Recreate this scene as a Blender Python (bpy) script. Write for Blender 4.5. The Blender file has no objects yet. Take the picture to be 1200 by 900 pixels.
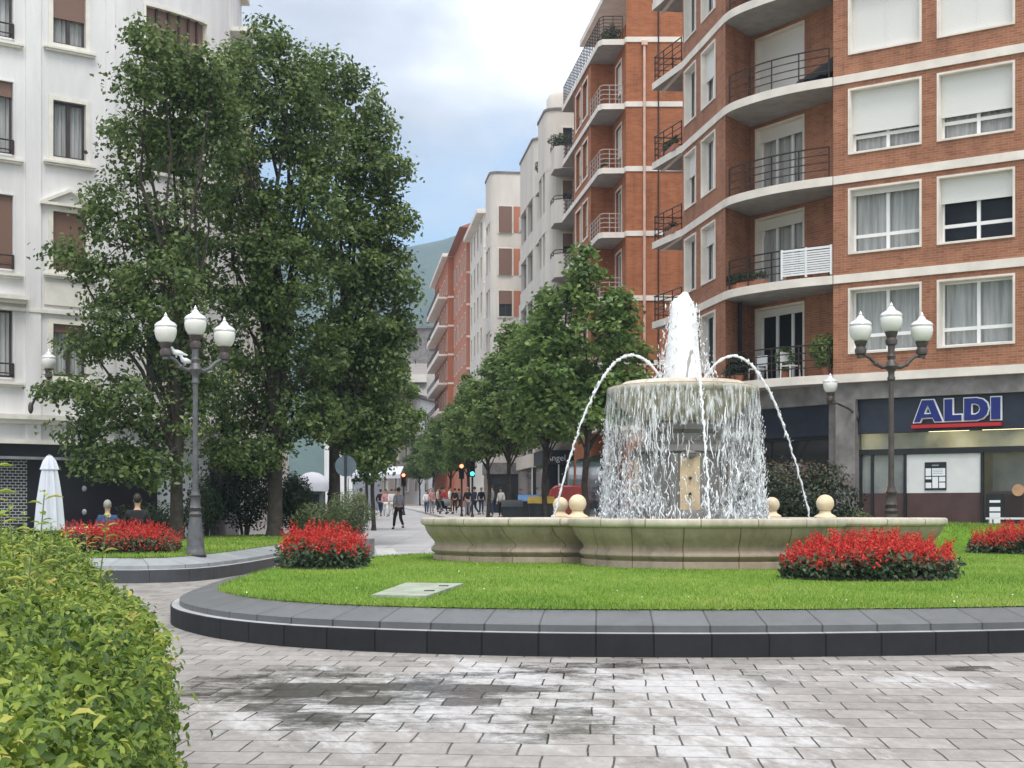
import bpy, bmesh, math, random
import numpy as np
from mathutils import Vector, Matrix

rnd = random.Random(7)
NR = np.random.default_rng(11)
PI = math.pi
SC = bpy.context.scene
COL = SC.collection
F, HZ, EYE = 1700.0, 600.0, 1.6
def G(d): return 0.0138 * d                       # the plaza and the street climb gently away
def P(x, y, d): return Vector(((x - 600) / F * d, d, EYE + (HZ - y) / F * d))
def XP(x, d): return (x - 600) / F * d

# ------------------------------------------------------------------ materials
def nt_new(name):
    m = bpy.data.materials.new(name); m.use_nodes = True
    nt = m.node_tree; b = nt.nodes['Principled BSDF']
    return m, nt, b
def N(nt, t, **kw):
    n = nt.nodes.new(t)
    for k, v in kw.items(): setattr(n, k, v)
    return n
def L(nt, a, b): nt.links.new(a, b)
def rgba(c): return (c[0], c[1], c[2], 1.0)
def ramp(nt, fac, stops):
    r = N(nt, 'ShaderNodeValToRGB')
    e = r.color_ramp.elements
    while len(e) > 1: e.remove(e[-1])
    e[0].position = stops[0][0]; e[0].color = rgba(stops[0][1])
    for p, c in stops[1:]:
        k = e.new(p); k.color = rgba(c)
    L(nt, fac, r.inputs['Fac'])
    return r.outputs['Color']
def noise(nt, vec, scale, detail=4, rough=0.55):
    n = N(nt, 'ShaderNodeTexNoise'); n.inputs['Scale'].default_value = scale
    n.inputs['Detail'].default_value = detail; n.inputs['Roughness'].default_value = rough
    if vec is not None: L(nt, vec, n.inputs['Vector'])
    return n.outputs['Fac']
def objco(nt, scale=None):
    t = N(nt, 'ShaderNodeTexCoord')
    if scale is None: return t.outputs['Object']
    m = N(nt, 'ShaderNodeMapping'); m.inputs['Scale'].default_value = scale
    L(nt, t.outputs['Object'], m.inputs['Vector']); return m.outputs['Vector']
def bump(nt, b, h, strength, dist=0.02):
    n = N(nt, 'ShaderNodeBump'); n.inputs['Strength'].default_value = strength; n.inputs['Distance'].default_value = dist
    L(nt, h, n.inputs['Height']); L(nt, n.outputs['Normal'], b.inputs['Normal'])
def mulc(c, k): return tuple(min(1, x * k) for x in c)

def plain(name, col, rough=0.6, metal=0.0, var=0.18, scale=3.0, bmp=0.0, bscale=30, spec=0.4):
    m, nt, b = nt_new(name)
    co = objco(nt)
    f = noise(nt, co, scale, 5)
    c = ramp(nt, f, [(0.3, mulc(col, 1 - var)), (0.7, mulc(col, 1 + var))])
    L(nt, c, b.inputs['Base Color'])
    b.inputs['Roughness'].default_value = rough; b.inputs['Metallic'].default_value = metal
    b.inputs['Specular IOR Level'].default_value = spec
    if bmp: bump(nt, b, noise(nt, co, bscale, 4), bmp)
    return m

def leafmat(name, stops, rough=0.45, trans=0.35, spec=0.35):
    m, nt, b = nt_new(name)
    a = N(nt, 'ShaderNodeAttribute'); a.attribute_name = 'rnd'
    c = ramp(nt, a.outputs['Fac'], stops)
    L(nt, c, b.inputs['Base Color']); b.inputs['Roughness'].default_value = rough
    b.inputs['Specular IOR Level'].default_value = spec
    out = nt.nodes['Material Output']
    if trans > 0:
        t = N(nt, 'ShaderNodeBsdfTranslucent'); L(nt, c, t.inputs['Color'])
        mx = N(nt, 'ShaderNodeMixShader'); mx.inputs[0].default_value = trans
        L(nt, b.outputs[0], mx.inputs[1]); L(nt, t.outputs[0], mx.inputs[2]); L(nt, mx.outputs[0], out.inputs['Surface'])
    return m

def brickmat(name, c1, c2, mortar, bw=0.26, bh=0.075, ms=0.008):
    m, nt, b = nt_new(name)
    uv = N(nt, 'ShaderNodeUVMap')
    br = N(nt, 'ShaderNodeTexBrick'); L(nt, uv.outputs[0], br.inputs['Vector'])
    br.inputs['Scale'].default_value = 1; br.inputs['Brick Width'].default_value = bw
    br.inputs['Row Height'].default_value = bh; br.inputs['Mortar Size'].default_value = ms
    br.inputs['Mortar Smooth'].default_value = 0.3; br.inputs['Bias'].default_value = -0.1
    br.inputs['Color1'].default_value = rgba(c1); br.inputs['Color2'].default_value = rgba(c2); br.inputs['Mortar'].default_value = rgba(mortar)
    mp = N(nt, 'ShaderNodeMapping'); mp.inputs['Scale'].default_value = (0.5, 1.3, 1); L(nt, uv.outputs[0], mp.inputs[0])
    f = noise(nt, mp.outputs[0], 0.9, 7, 0.7)
    c = ramp(nt, f, [(0.25, (0.72, 0.70, 0.68)), (0.55, (1, 1, 1)), (0.8, (1.15, 1.1, 1.05))])
    mx = N(nt, 'ShaderNodeMix', data_type='RGBA', blend_type='MULTIPLY'); mx.inputs[0].default_value = 1
    L(nt, br.outputs['Color'], mx.inputs[6]); L(nt, c, mx.inputs[7])
    mp2 = N(nt, 'ShaderNodeMapping'); mp2.inputs['Scale'].default_value = (2.2, 0.22, 1); L(nt, uv.outputs[0], mp2.inputs[0])
    g2 = ramp(nt, noise(nt, mp2.outputs[0], 1.0, 8, .7), [(0.3, (.74, .72, .72)), (0.5, (1, 1, 1)), (.75, (1.08, 1.07, 1.06))])
    mg = N(nt, 'ShaderNodeMix', data_type='RGBA', blend_type='MULTIPLY'); mg.inputs[0].default_value = 1; L(nt, mx.outputs[2], mg.inputs[6]); L(nt, g2, mg.inputs[7]); L(nt, mg.outputs[2], b.inputs['Base Color'])
    b.inputs['Roughness'].default_value = 0.8; b.inputs['Specular IOR Level'].default_value = 0.25
    inv = N(nt, 'ShaderNodeMath', operation='SUBTRACT'); inv.inputs[0].default_value = 1; L(nt, br.outputs['Fac'], inv.inputs[1])
    bump(nt, b, inv.outputs[0], 0.4, 0.01)
    return m

def render_wall(name, col, streak=0.20):
    m, nt, b = nt_new(name)
    f = noise(nt, objco(nt, (0.8, 0.8, 0.16)), 1.2, 6, 0.65)
    f2 = noise(nt, objco(nt), 0.35, 3)
    c = ramp(nt, f, [(0.3, mulc(col, 1 - streak)), (0.62, col)])
    c2 = ramp(nt, f2, [(0.35, (0.94, 0.94, 0.95)), (0.7, (1, 1, 1))])
    mx = N(nt, 'ShaderNodeMix', data_type='RGBA', blend_type='MULTIPLY'); mx.inputs[0].default_value = 1
    L(nt, c, mx.inputs[6]); L(nt, c2, mx.inputs[7]); L(nt, mx.outputs[2], b.inputs['Base Color'])
    b.inputs['Roughness'].default_value = 0.85; b.inputs['Specular IOR Level'].default_value = 0.2
    bump(nt, b, noise(nt, objco(nt), 25, 5), 0.15)
    return m

def glass_pane(name, tint=(0.02, 0.025, 0.03), clear=0.55):
    m, nt, b = nt_new(name)
    b.inputs['Base Color'].default_value = rgba(tint); b.inputs['Roughness'].default_value = 0.06
    b.inputs['Specular IOR Level'].default_value = 0.6
    if clear:
        t = N(nt, 'ShaderNodeBsdfTransparent'); mx = N(nt, 'ShaderNodeMixShader'); mx.inputs[0].default_value = clear
        L(nt, b.outputs[0], mx.inputs[1]); L(nt, t.outputs[0], mx.inputs[2])
        L(nt, mx.outputs[0], nt.nodes['Material Output'].inputs['Surface'])
    return m

def slatmat(name, col, pitch=0.05):
    m, nt, b = nt_new(name)
    co = objco(nt); s = N(nt, 'ShaderNodeSeparateXYZ'); L(nt, co, s.inputs[0])
    d = N(nt, 'ShaderNodeMath', operation='DIVIDE'); L(nt, s.outputs[2], d.inputs[0]); d.inputs[1].default_value = pitch
    fr = N(nt, 'ShaderNodeMath', operation='FRACT'); L(nt, d.outputs[0], fr.inputs[0])
    c = ramp(nt, fr.outputs[0], [(0.0, mulc(col, 0.72)), (0.14, col), (0.9, mulc(col, 0.97)), (1.0, mulc(col, 0.75))])
    L(nt, c, b.inputs['Base Color']); b.inputs['Roughness'].default_value = 0.5
    bump(nt, b, fr.outputs[0], 0.3, 0.01)
    return m

def curtainmat(name, col):
    m, nt, b = nt_new(name)
    f = noise(nt, objco(nt, (1, 1, 0.06)), 9, 3)
    c = ramp(nt, f, [(0.35, mulc(col, 0.62)), (0.65, col)])  # fold shade put into the colour as darker upright streaks
    L(nt, c, b.inputs['Base Color']); b.inputs['Roughness'].default_value = 0.9
    return m

def emis(name, col, s):
    m, nt, b = nt_new(name)
    b.inputs['Base Color'].default_value = rgba(col)
    b.inputs['Emission Color'].default_value = rgba(col); b.inputs['Emission Strength'].default_value = s
    return m

M = {}
M['brick'] = brickmat('brick', (0.375, 0.160, 0.092), (0.265, 0.106, 0.060), (0.38, 0.24, 0.165))
M['brick_orange'] = brickmat('brick_orange', (0.40, 0.140, 0.060), (0.30, 0.098, 0.041), (0.36, 0.18, 0.11), 0.28, 0.08)
M['pink_render'] = render_wall('pink_render', (0.50, 0.20, 0.13))
M['rust_render'] = render_wall('rust_render', (0.45, 0.155, 0.085))
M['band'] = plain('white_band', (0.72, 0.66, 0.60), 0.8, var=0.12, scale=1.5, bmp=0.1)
M['soffit'] = plain('grey_soffit', (0.31, 0.29, 0.275), 0.9, var=0.15)  # shade under the slabs put into a darker base colour
M['white_wall'] = render_wall('white_wall', (0.77, 0.755, 0.75))
M['cream_trim'] = plain('cream_trim', (0.70, 0.675, 0.61), 0.8, var=0.1, bmp=0.1)
M['cream_wall'] = render_wall('cream_wall', (0.68, 0.63, 0.57), 0.16)
M['pvc'] = plain('white_pvc', (0.80, 0.80, 0.80), 0.4, var=0.04)
M['shutter'] = slatmat('white_shutter', (0.72, 0.71, 0.69))
M['shutter_beige'] = slatmat('beige_shutter', (0.45, 0.36, 0.27))
M['shutter_brown'] = slatmat('brown_shutter', (0.20, 0.115, 0.085))
M['wood_frame'] = plain('dark_wood', (0.055, 0.04, 0.04), 0.5)
M['pane'] = glass_pane('window_glass', clear=.78)
M['pane_dark'] = glass_pane('dark_glass', (0.03, 0.035, 0.04), 0)
M['curtain'] = curtainmat('curtain', (0.72, 0.73, 0.72))
M['room'] = plain('room_dark', (0.03, 0.03, 0.032), 0.9)
M['iron'] = plain('dark_iron', (0.045, 0.035, 0.033), 0.5, 0.3)
M['iron_white'] = plain('pale_rail', (0.45, 0.40, 0.37), 0.5, 0.2)
M['concrete'] = plain('concrete', (0.20, 0.185, 0.18), 0.85, var=0.3, scale=2.5, bmp=0.3)
M['navy'] = plain('navy_panel', (0.022, 0.026, 0.042), 0.45)
M['sign_blue'] = plain('sign_blue', (0.008, 0.016, 0.155), 0.35, var=0.05)
M['sign_white'] = plain('sign_white', (0.82, 0.84, 0.86), 0.4, var=0.03)
M['sign_red'] = plain('sign_red', (0.46, 0.02, 0.025), 0.4, var=0.05)
M['black_frame'] = plain('black_frame', (0.02, 0.02, 0.022), 0.45)
M['brown_panel'] = plain('brown_panel', (0.085, 0.048, 0.045), 0.5)
M['white_film'] = plain('white_film', (0.70, 0.70, 0.69), 0.35, var=0.05)
M['frosted'] = plain('frosted_film', (0.40, 0.43, 0.42), 0.15, var=0.3, scale=1.2)  # pale reflection on the shop panes, painted as a grey-green layer
M['frosted_warm'] = plain('frosted_warm', (0.40, 0.39, 0.30), 0.15, var=0.4, scale=.8)
_nt = M['frosted_warm'].node_tree; _b = _nt.nodes['Principled BSDF']; L(_nt, ramp(_nt, noise(_nt, objco(_nt), .55, 3), [(.42, (.02, .02, .015)), (.62, (.42, .36, .17)), (.75, (.8, .74, .5))]), _b.inputs['Emission Color']); _b.inputs['Emission Strength'].default_value = .55
M['tan_disc'] = plain('tan_disc', (0.50, 0.29, 0.16), 0.5)
M['copper'] = plain('copper_pipe', (0.62, 0.42, 0.34), 0.45, 0.2)
M['roof_tile'] = slatmat('roof_tile', (0.30, 0.13, 0.09), 0.2)
M['grey_roof'] = slatmat('grey_roof', (0.26, 0.24, 0.225), 0.45)
M['lamp_iron'] = plain('lamp_iron', (0.115, 0.115, 0.12), 0.5, 0.3, var=0.25, scale=8)
M['lamp_iron_dark'] = plain('lamp_iron_dark', (0.085, 0.07, 0.066), 0.5, 0.3, var=0.25, scale=8)
M['globe'] = plain('opal_globe', (0.72, 0.71, 0.67), 0.25, var=0.05)
M['globe_cap'] = plain('globe_cap', (0.72, 0.73, 0.76), 0.3, 0.25, var=0.06)
M['bark'] = plain('bark', (0.050, 0.041, 0.034), 0.95, var=0.45, scale=6, bmp=0.8, bscale=14)
M['soil'] = plain('soil', (0.04, 0.03, 0.02), 0.95)
M['shoot_green'] = plain('shoot_green', (0.16, 0.20, 0.07), 0.7)
M['twig'] = plain('twig', (0.06, 0.065, 0.03), 0.9)
M['white_cloth'] = plain('white_cloth', (0.60, 0.615, 0.69), 0.85, var=0.06)
M['plastic_white'] = plain('white_plastic', (0.75, 0.76, 0.78), 0.4, var=0.04)
M['plastic_dark'] = plain('dark_plastic', (0.03, 0.032, 0.036), 0.5)
M['grey_metal'] = plain('grey_metal', (0.30, 0.32, 0.34), 0.45, 0.5)
M['skin'] = plain('skin', (0.50, 0.30, 0.21), 0.55, var=0.06)
M['hair'] = plain('hair', (0.03, 0.022, 0.018), 0.6)
M['hair_grey'] = plain('grey_hair', (0.3, 0.28, 0.26), 0.6)
for k, c in dict(denim=(0.035, 0.07, 0.15), black=(0.018, 0.018, 0.02), white=(0.72, 0.72, 0.72), grey=(0.25, 0.25, 0.27), pink=(0.55, 0.28, 0.30),
                 red=(0.45, 0.05, 0.05), beige=(0.50, 0.43, 0.34), navy=(0.03, 0.04, 0.09), olive=(0.12, 0.13, 0.07)).items():
    M['cloth_' + k] = plain('cloth_' + k, c, 0.9, var=0.2, scale=10)
M['terracotta'] = plain('terracotta', (0.36, 0.15, 0.09), 0.8)
M['car_red'] = plain('red_paint', (0.50, 0.035, 0.03), 0.25, var=0.06, spec=0.6)
M['lid_yellow'] = plain('yellow_lid', (0.55, 0.36, 0.04), 0.45)
M['lid_blue'] = plain('blue_lid', (0.05, 0.14, 0.30), 0.45)
M['bin_green'] = plain('bin_dark', (0.025, 0.03, 0.034), 0.5)
M['light_red'] = emis('signal_red', (1, 0.12, 0.06), 5)
M['light_green'] = emis('signal_green', (0.05, 1, 0.75), 3)
M['tube_light'] = emis('shop_light', (1, 0.85, 0.5), 4)

# the foliage: albedo varies leaf by leaf
M['leaf_tall'] = leafmat('leaf_tall', [(0, (0.036, 0.066, 0.022)), (0.4, (0.104, 0.162, 0.048)), (0.8, (0.185, 0.250, 0.072)), (1, (0.28, 0.33, 0.11))], 0.40, 0.44, 0.45)
M['leaf_street'] = leafmat('leaf_street', [(0, (0.055, 0.10, 0.032)), (0.4, (0.145, 0.235, 0.066)), (0.8, (0.235, 0.325, 0.09)), (1, (0.31, 0.36, 0.12))], 0.42, 0.42, 0.4)
M['leaf_shrub'] = leafmat('leaf_shrub', [(0, (0.03, 0.05, 0.025)), (0.6, (0.055, 0.085, 0.04)), (1, (0.10, 0.13, 0.06))], 0.5, 0.25)
M['leaf_dark'] = leafmat('leaf_dark', [(0, (0.012, 0.024, 0.014)), (0.7, (0.025, 0.045, 0.022)), (1, (0.05, 0.07, 0.035))], 0.4, 0.15)
M['leaf_photinia'] = leafmat('leaf_photinia', [(0, (0.016, 0.026, 0.014)), (0.6, (0.04, 0.055, 0.025)), (0.8, (0.10, 0.06, 0.035)), (1, (0.26, 0.09, 0.06))], 0.4, 0.2)
M['leaf_box'] = leafmat('leaf_box', [(0, (0.06, 0.085, 0.035)), (0.6, (0.12, 0.155, 0.065)), (1, (0.22, 0.25, 0.12))], 0.5, 0.25)
M['leaf_hedge'] = leafmat('leaf_hedge', [(0, (0.035, 0.075, 0.016)), (0.3, (0.115, 0.185, 0.028)), (0.65, (0.235, 0.315, 0.048)), (0.92, (0.40, 0.425, 0.09)), (1, (0.50, 0.38, 0.11))], 0.45, 0.32, 0.25)
M['leaf_salvia'] = leafmat('leaf_salvia', [(0, (0.022, 0.040, 0.020)), (0.6, (0.050, 0.085, 0.038)), (1, (0.11, 0.15, 0.06))], 0.5, 0.15)
M['petal_red'] = leafmat('petal_red', [(0, (0.34, 0.018, 0.016)), (0.5, (0.62, 0.036, 0.028)), (0.9, (0.76, 0.08, 0.055)), (1, (0.55, 0.18, 0.10))], 0.5, 0.25)
M['grass_blade'] = leafmat('grass_blade', [(0, (0.09, 0.18, 0.022)), (0.45, (0.20, 0.315, 0.040)), (0.85, (0.32, 0.41, 0.07)), (1, (0.42, 0.42, 0.14))], 0.5, 0.3)

def lawnmat():
    m, nt, b = nt_new('lawn')
    co = objco(nt)
    f = noise(nt, co, 1.3, 6, 0.7); f2 = noise(nt, co, 55, 3, 0.7)
    c = ramp(nt, f, [(0.3, (0.11, 0.22, 0.022)), (0.5, (0.15, 0.275, 0.03)), (0.72, (0.20, 0.32, 0.05))])
    c2 = ramp(nt, f2, [(0.3, (0.45, 0.5, 0.4)), (0.65, (1, 1, 1))])
    mx = N(nt, 'ShaderNodeMix', data_type='RGBA', blend_type='MULTIPLY'); mx.inputs[0].default_value = 1
    L(nt, c, mx.inputs[6]); L(nt, c2, mx.inputs[7]); L(nt, mx.outputs[2], b.inputs['Base Color'])
    b.inputs['Roughness'].default_value = 0.9; b.inputs['Specular IOR Level'].default_value = 0.15
    bump(nt, b, f2, 0.6, 0.03)
    return m
M['lawn'] = lawnmat()

def pavermat():
    m, nt, b = nt_new('pavers')
    co = objco(nt)
    mp = N(nt, 'ShaderNodeMapping'); mp.inputs['Rotation'].default_value = (0, 0, math.radians(4)); L(nt, co, mp.inputs[0])
    wb = N(nt, 'ShaderNodeTexNoise'); wb.inputs['Scale'].default_value = 1.9; L(nt, mp.outputs[0], wb.inputs['Vector'])
    ad = N(nt, 'ShaderNodeMix', data_type='RGBA', blend_type='LINEAR_LIGHT'); ad.inputs[0].default_value = 0.022
    L(nt, mp.outputs[0], ad.inputs[6]); L(nt, wb.outputs['Color'], ad.inputs[7])
    br = N(nt, 'ShaderNodeTexBrick'); L(nt, ad.outputs[2], br.inputs['Vector'])
    br.inputs['Scale'].default_value = 1; br.inputs['Brick Width'].default_value = 0.43; br.inputs['Row Height'].default_value = 0.40
    br.inputs['Mortar Size'].default_value = 0.009; br.inputs['Mortar Smooth'].default_value = 0.5; br.offset = 0.37
    br.inputs['Color1'].default_value = rgba((0.355, 0.338, 0.322)); br.inputs['Color2'].default_value = rgba((0.255, 0.240, 0.228)); br.inputs['Mortar'].default_value = rgba((0.045, 0.042, 0.04))
    b2 = N(nt, 'ShaderNodeTexBrick'); L(nt, ad.outputs[2], b2.inputs['Vector']); b2.offset = 0.37
    for k_ in ('Scale', 'Brick Width', 'Row Height', 'Mortar Size', 'Mortar Smooth'): b2.inputs[k_].default_value = br.inputs[k_].default_value
    b2.inputs['Color1'].default_value = (0, 0, 0, 1); b2.inputs['Color2'].default_value = (1, 1, 1, 1); b2.inputs['Mortar'].default_value = (1, 1, 1, 1)
    # wear on the stones
    f = noise(nt, co, 2.2, 8, 0.72)
    wear = ramp(nt, f, [(0.3, (0.72, 0.70, 0.68)), (0.6, (1.05, 1.04, 1.03))])
    f3 = noise(nt, objco(nt, (1.0, 0.45, 1)), 14, 5, 0.7)
    wear2 = ramp(nt, f3, [(0.3, (0.82, 0.8, 0.79)), (0.7, (1.08, 1.08, 1.08))])
    m1 = N(nt, 'ShaderNodeMix', data_type='RGBA', blend_type='MULTIPLY'); m1.inputs[0].default_value = 1
    L(nt, br.outputs['Color'], m1.inputs[6]); L(nt, wear, m1.inputs[7])
    m2 = N(nt, 'ShaderNodeMix', data_type='RGBA', blend_type='MULTIPLY'); m2.inputs[0].default_value = 1
    L(nt, m1.outputs[2], m2.inputs[6]); L(nt, wear2, m2.inputs[7])
    # where splashes from the basin have wetted it: streaks, mostly left of the middle, nearer the kerb
    sp = N(nt, 'ShaderNodeSeparateXYZ'); L(nt, co, sp.inputs[0])
    def gauss(cx, sx, cy, sy):
        a = N(nt, 'ShaderNodeMath', operation='SUBTRACT'); L(nt, sp.outputs[0], a.inputs[0]); a.inputs[1].default_value = cx
        a2 = N(nt, 'ShaderNodeMath', operation='DIVIDE'); L(nt, a.outputs[0], a2.inputs[0]); a2.inputs[1].default_value = sx
        a3 = N(nt, 'ShaderNodeMath', operation='POWER'); L(nt, a2.outputs[0], a3.inputs[0]); a3.inputs[1].default_value = 2
        c = N(nt, 'ShaderNodeMath', operation='SUBTRACT'); L(nt, sp.outputs[1], c.inputs[0]); c.inputs[1].default_value = cy
        c2 = N(nt, 'ShaderNodeMath', operation='DIVIDE'); L(nt, c.outputs[0], c2.inputs[0]); c2.inputs[1].default_value = sy
        c3 = N(nt, 'ShaderNodeMath', operation='POWER'); L(nt, c2.outputs[0], c3.inputs[0]); c3.inputs[1].default_value = 2
        s = N(nt, 'ShaderNodeMath', operation='ADD'); L(nt, a3.outputs[0], s.inputs[0]); L(nt, c3.outputs[0], s.inputs[1])
        q = N(nt, 'ShaderNodeMath', operation='MULTIPLY'); L(nt, s.outputs[0], q.inputs[0]); q.inputs[1].default_value = -1
        e = N(nt, 'ShaderNodeMath', operation='EXPONENT'); L(nt, q.outputs[0], e.inputs[0])
        return e.outputs[0]
    def add(a, bb, k=1.0):
        q = N(nt, 'ShaderNodeMath', operation='MULTIPLY_ADD'); L(nt, bb, q.inputs[0]); q.inputs[1].default_value = k; L(nt, a, q.inputs[2]); return q.outputs[0]
    n1 = noise(nt, objco(nt, (0.8, 1.0, 1)), 1.35, 10, 0.75)
    w = add(n1, gauss(-1.25, 1.6, 11.5, 1.5), 0.41)
    w = add(w, gauss(0.9, 1.5, 13.2, 0.8), 0.18)
    w = add(w, gauss(0.5, 0.9, 9.6, 1.6), 0.16)
    w = add(w, gauss(4.0, 2.5, 13.0, 0.5), 0.14); w = add(w, b2.outputs['Color'], .16); w = add(w, noise(nt, objco(nt, (.8, 2.4, 1)), 5, 6, .75), .22)
    wet = N(nt, 'ShaderNodeMapRange'); wet.interpolation_type = 'SMOOTHSTEP'
    wet.inputs['From Min'].default_value = 0.78; wet.inputs['From Max'].default_value = 0.98; L(nt, w, wet.inputs['Value'])
    soak = N(nt, 'ShaderNodeMapRange'); soak.interpolation_type = 'SMOOTHSTEP'
    soak.inputs['From Min'].default_value = 0.88; soak.inputs['From Max'].default_value = 1.06; L(nt, w, soak.inputs['Value'])
    # wet sheen painted in: sky reflection put into the colour as pale streaks
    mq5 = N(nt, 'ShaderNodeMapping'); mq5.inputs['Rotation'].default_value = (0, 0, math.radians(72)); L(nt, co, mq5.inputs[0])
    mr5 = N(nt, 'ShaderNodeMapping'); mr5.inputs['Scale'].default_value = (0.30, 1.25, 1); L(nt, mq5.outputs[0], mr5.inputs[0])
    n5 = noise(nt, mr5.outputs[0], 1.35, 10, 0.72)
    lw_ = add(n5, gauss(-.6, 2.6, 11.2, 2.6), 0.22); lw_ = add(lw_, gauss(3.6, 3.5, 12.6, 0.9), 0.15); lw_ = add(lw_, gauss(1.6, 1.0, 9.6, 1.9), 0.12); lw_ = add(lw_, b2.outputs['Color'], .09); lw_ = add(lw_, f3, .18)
    sheen = N(nt, 'ShaderNodeMapRange'); sheen.interpolation_type = 'SMOOTHSTEP'; sheen.inputs['From Min'].default_value = 0.74; sheen.inputs['From Max'].default_value = 0.90; sheen.inputs['To Max'].default_value = .58; L(nt, lw_, sheen.inputs['Value'])
    lm = N(nt, 'ShaderNodeMix', data_type='RGBA', blend_type='MIX'); L(nt, sheen.outputs[0], lm.inputs[0]); L(nt, m2.outputs[2], lm.inputs[6])
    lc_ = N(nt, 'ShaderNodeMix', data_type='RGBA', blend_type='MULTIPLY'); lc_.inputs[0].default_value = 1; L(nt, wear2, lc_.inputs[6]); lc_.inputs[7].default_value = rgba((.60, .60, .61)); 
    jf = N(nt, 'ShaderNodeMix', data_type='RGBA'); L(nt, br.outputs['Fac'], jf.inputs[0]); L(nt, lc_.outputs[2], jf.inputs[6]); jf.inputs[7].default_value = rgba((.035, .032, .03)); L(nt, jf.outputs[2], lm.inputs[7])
    dk = N(nt, 'ShaderNodeMix', data_type='RGBA', blend_type='MULTIPLY'); L(nt, soak.outputs[0], dk.inputs[0])
    L(nt, lm.outputs[2], dk.inputs[6]); dk.inputs[7].default_value = rgba((0.24, 0.22, 0.21)); L(nt, dk.outputs[2], b.inputs['Base Color'])
    rr = N(nt, 'ShaderNodeMapRange'); rr.inputs['To Min'].default_value = 0.55; rr.inputs['To Max'].default_value = 0.12; L(nt, wet.outputs[0], rr.inputs['Value'])
    L(nt, rr.outputs[0], b.inputs['Roughness'])
    b.inputs['Specular IOR Level'].default_value = 0.5
    h1 = N(nt, 'ShaderNodeMath', operation='MULTIPLY_ADD'); L(nt, br.outputs['Fac'], h1.inputs[0]); h1.inputs[1].default_value = -1.0
    L(nt, f3, h1.inputs[2])
    bump(nt, b, h1.outputs[0], 0.35, 0.012)
    return m
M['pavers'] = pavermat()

def slabmat(name, col, bw, bh, ms=0.012, rough=0.6, mort=0.5, var=0.15):
    m, nt, b = nt_new(name)
    uv = N(nt, 'ShaderNodeUVMap')
    br = N(nt, 'ShaderNodeTexBrick'); L(nt, uv.outputs[0], br.inputs['Vector']); br.offset = 0.0
    br.inputs['Scale'].default_value = 1; br.inputs['Brick Width'].default_value = bw; br.inputs['Row Height'].default_value = bh
    br.inputs['Mortar Size'].default_value = ms; br.inputs['Mortar Smooth'].default_value = 0.2
    br.inputs['Color1'].default_value = rgba(mulc(col, 1.08)); br.inputs['Color2'].default_value = rgba(mulc(col, 0.86)); br.inputs['Mortar'].default_value = rgba(mulc(col, mort))
    f = noise(nt, objco(nt), 3.5, 7, 0.7)
    c = ramp(nt, f, [(0.3, (1 - var,) * 3), (0.7, (1 + var,) * 3)])
    mx = N(nt, 'ShaderNodeMix', data_type='RGBA', blend_type='MULTIPLY'); mx.inputs[0].default_value = 1
    L(nt, br.outputs['Color'], mx.inputs[6]); L(nt, c, mx.inputs[7]); L(nt, mx.outputs[2], b.inputs['Base Color'])
    b.inputs['Roughness'].default_value = rough
    bump(nt, b, noise(nt, objco(nt), 60, 3), 0.12, 0.01)
    return m
M['coping'] = slabmat('slate_coping', (0.108, 0.112, 0.116), 0.56, 50, 0.010, 0.5, 0.3)
M['kerbstone'] = slabmat('dark_kerbstone', (0.027, 0.028, 0.031), 0.56, 50, 0.010, 0.75, 0.4)
M['kerbstone'].node_tree.nodes['Principled BSDF'].inputs['Specular IOR Level'].default_value = .15
M['kerbstone_grey'] = slabmat('grey_kerbstone', (0.05, 0.052, 0.058), 0.75, 50, 0.010, 0.5, 0.5)
M['coping_pale'] = slabmat('pale_coping', (0.27, 0.285, 0.295), 0.75, 50, 0.012, 0.5, 0.5)
M['ledge_stone'] = slabmat('worn_ledge', (0.40, 0.40, 0.40), 0.56, 50, 0.010, 0.4, 0.5)  # light caught along the step, put into a pale base colour
M['street'] = slabmat('street_slabs', (0.42, 0.415, 0.425), 1.2, 0.9, 0.03, 0.55, 0.75)
M['sidewalk'] = slabmat('sidewalk_tiles', (0.50, 0.49, 0.48), 0.6, 0.6, 0.02, 0.6, 0.75)

def stonemat(name, col, wet=0.3):
    m, nt, b = nt_new(name)
    f = noise(nt, objco(nt, (1, 1, 0.25)), 1.7, 7, 0.68); f2 = noise(nt, objco(nt), 9, 6, 0.7)
    c = ramp(nt, f, [(0.28, mulc(col, 0.36)), (0.44, mulc(col, 0.82)), (0.7, mulc(col, 1.06))])
    c2 = ramp(nt, f2, [(0.3, (0.82, 0.80, 0.76)), (0.65, (1.03, 1.02, 1.0))])
    mx = N(nt, 'ShaderNodeMix', data_type='RGBA', blend_type='MULTIPLY'); mx.inputs[0].default_value = 1
    L(nt, c, mx.inputs[6]); L(nt, c2, mx.inputs[7])
    uv = N(nt, 'ShaderNodeUVMap')
    br = N(nt, 'ShaderNodeTexBrick'); L(nt, uv.outputs[0], br.inputs['Vector']); br.offset = 0.0
    br.inputs['Scale'].default_value = 1; br.inputs['Brick Width'].default_value = 0.92; br.inputs['Row Height'].default_value = 50
    br.inputs['Mortar Size'].default_value = 0.012
    br.inputs['Color1'].default_value = (1, 1, 1, 1); br.inputs['Color2'].default_value = (0.93, 0.92, 0.9, 1); br.inputs['Mortar'].default_value = (0.45, 0.40, 0.34, 1)
    m2 = N(nt, 'ShaderNodeMix', data_type='RGBA', blend_type='MULTIPLY'); m2.inputs[0].default_value = 1
    L(nt, mx.outputs[2], m2.inputs[6]); L(nt, br.outputs['Color'], m2.inputs[7]); L(nt, m2.outputs[2], b.inputs['Base Color'])
    b.inputs['Roughness'].default_value = 0.65 - wet * 0.5
    bump(nt, b, f2, 0.25, 0.015)
    return m
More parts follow.
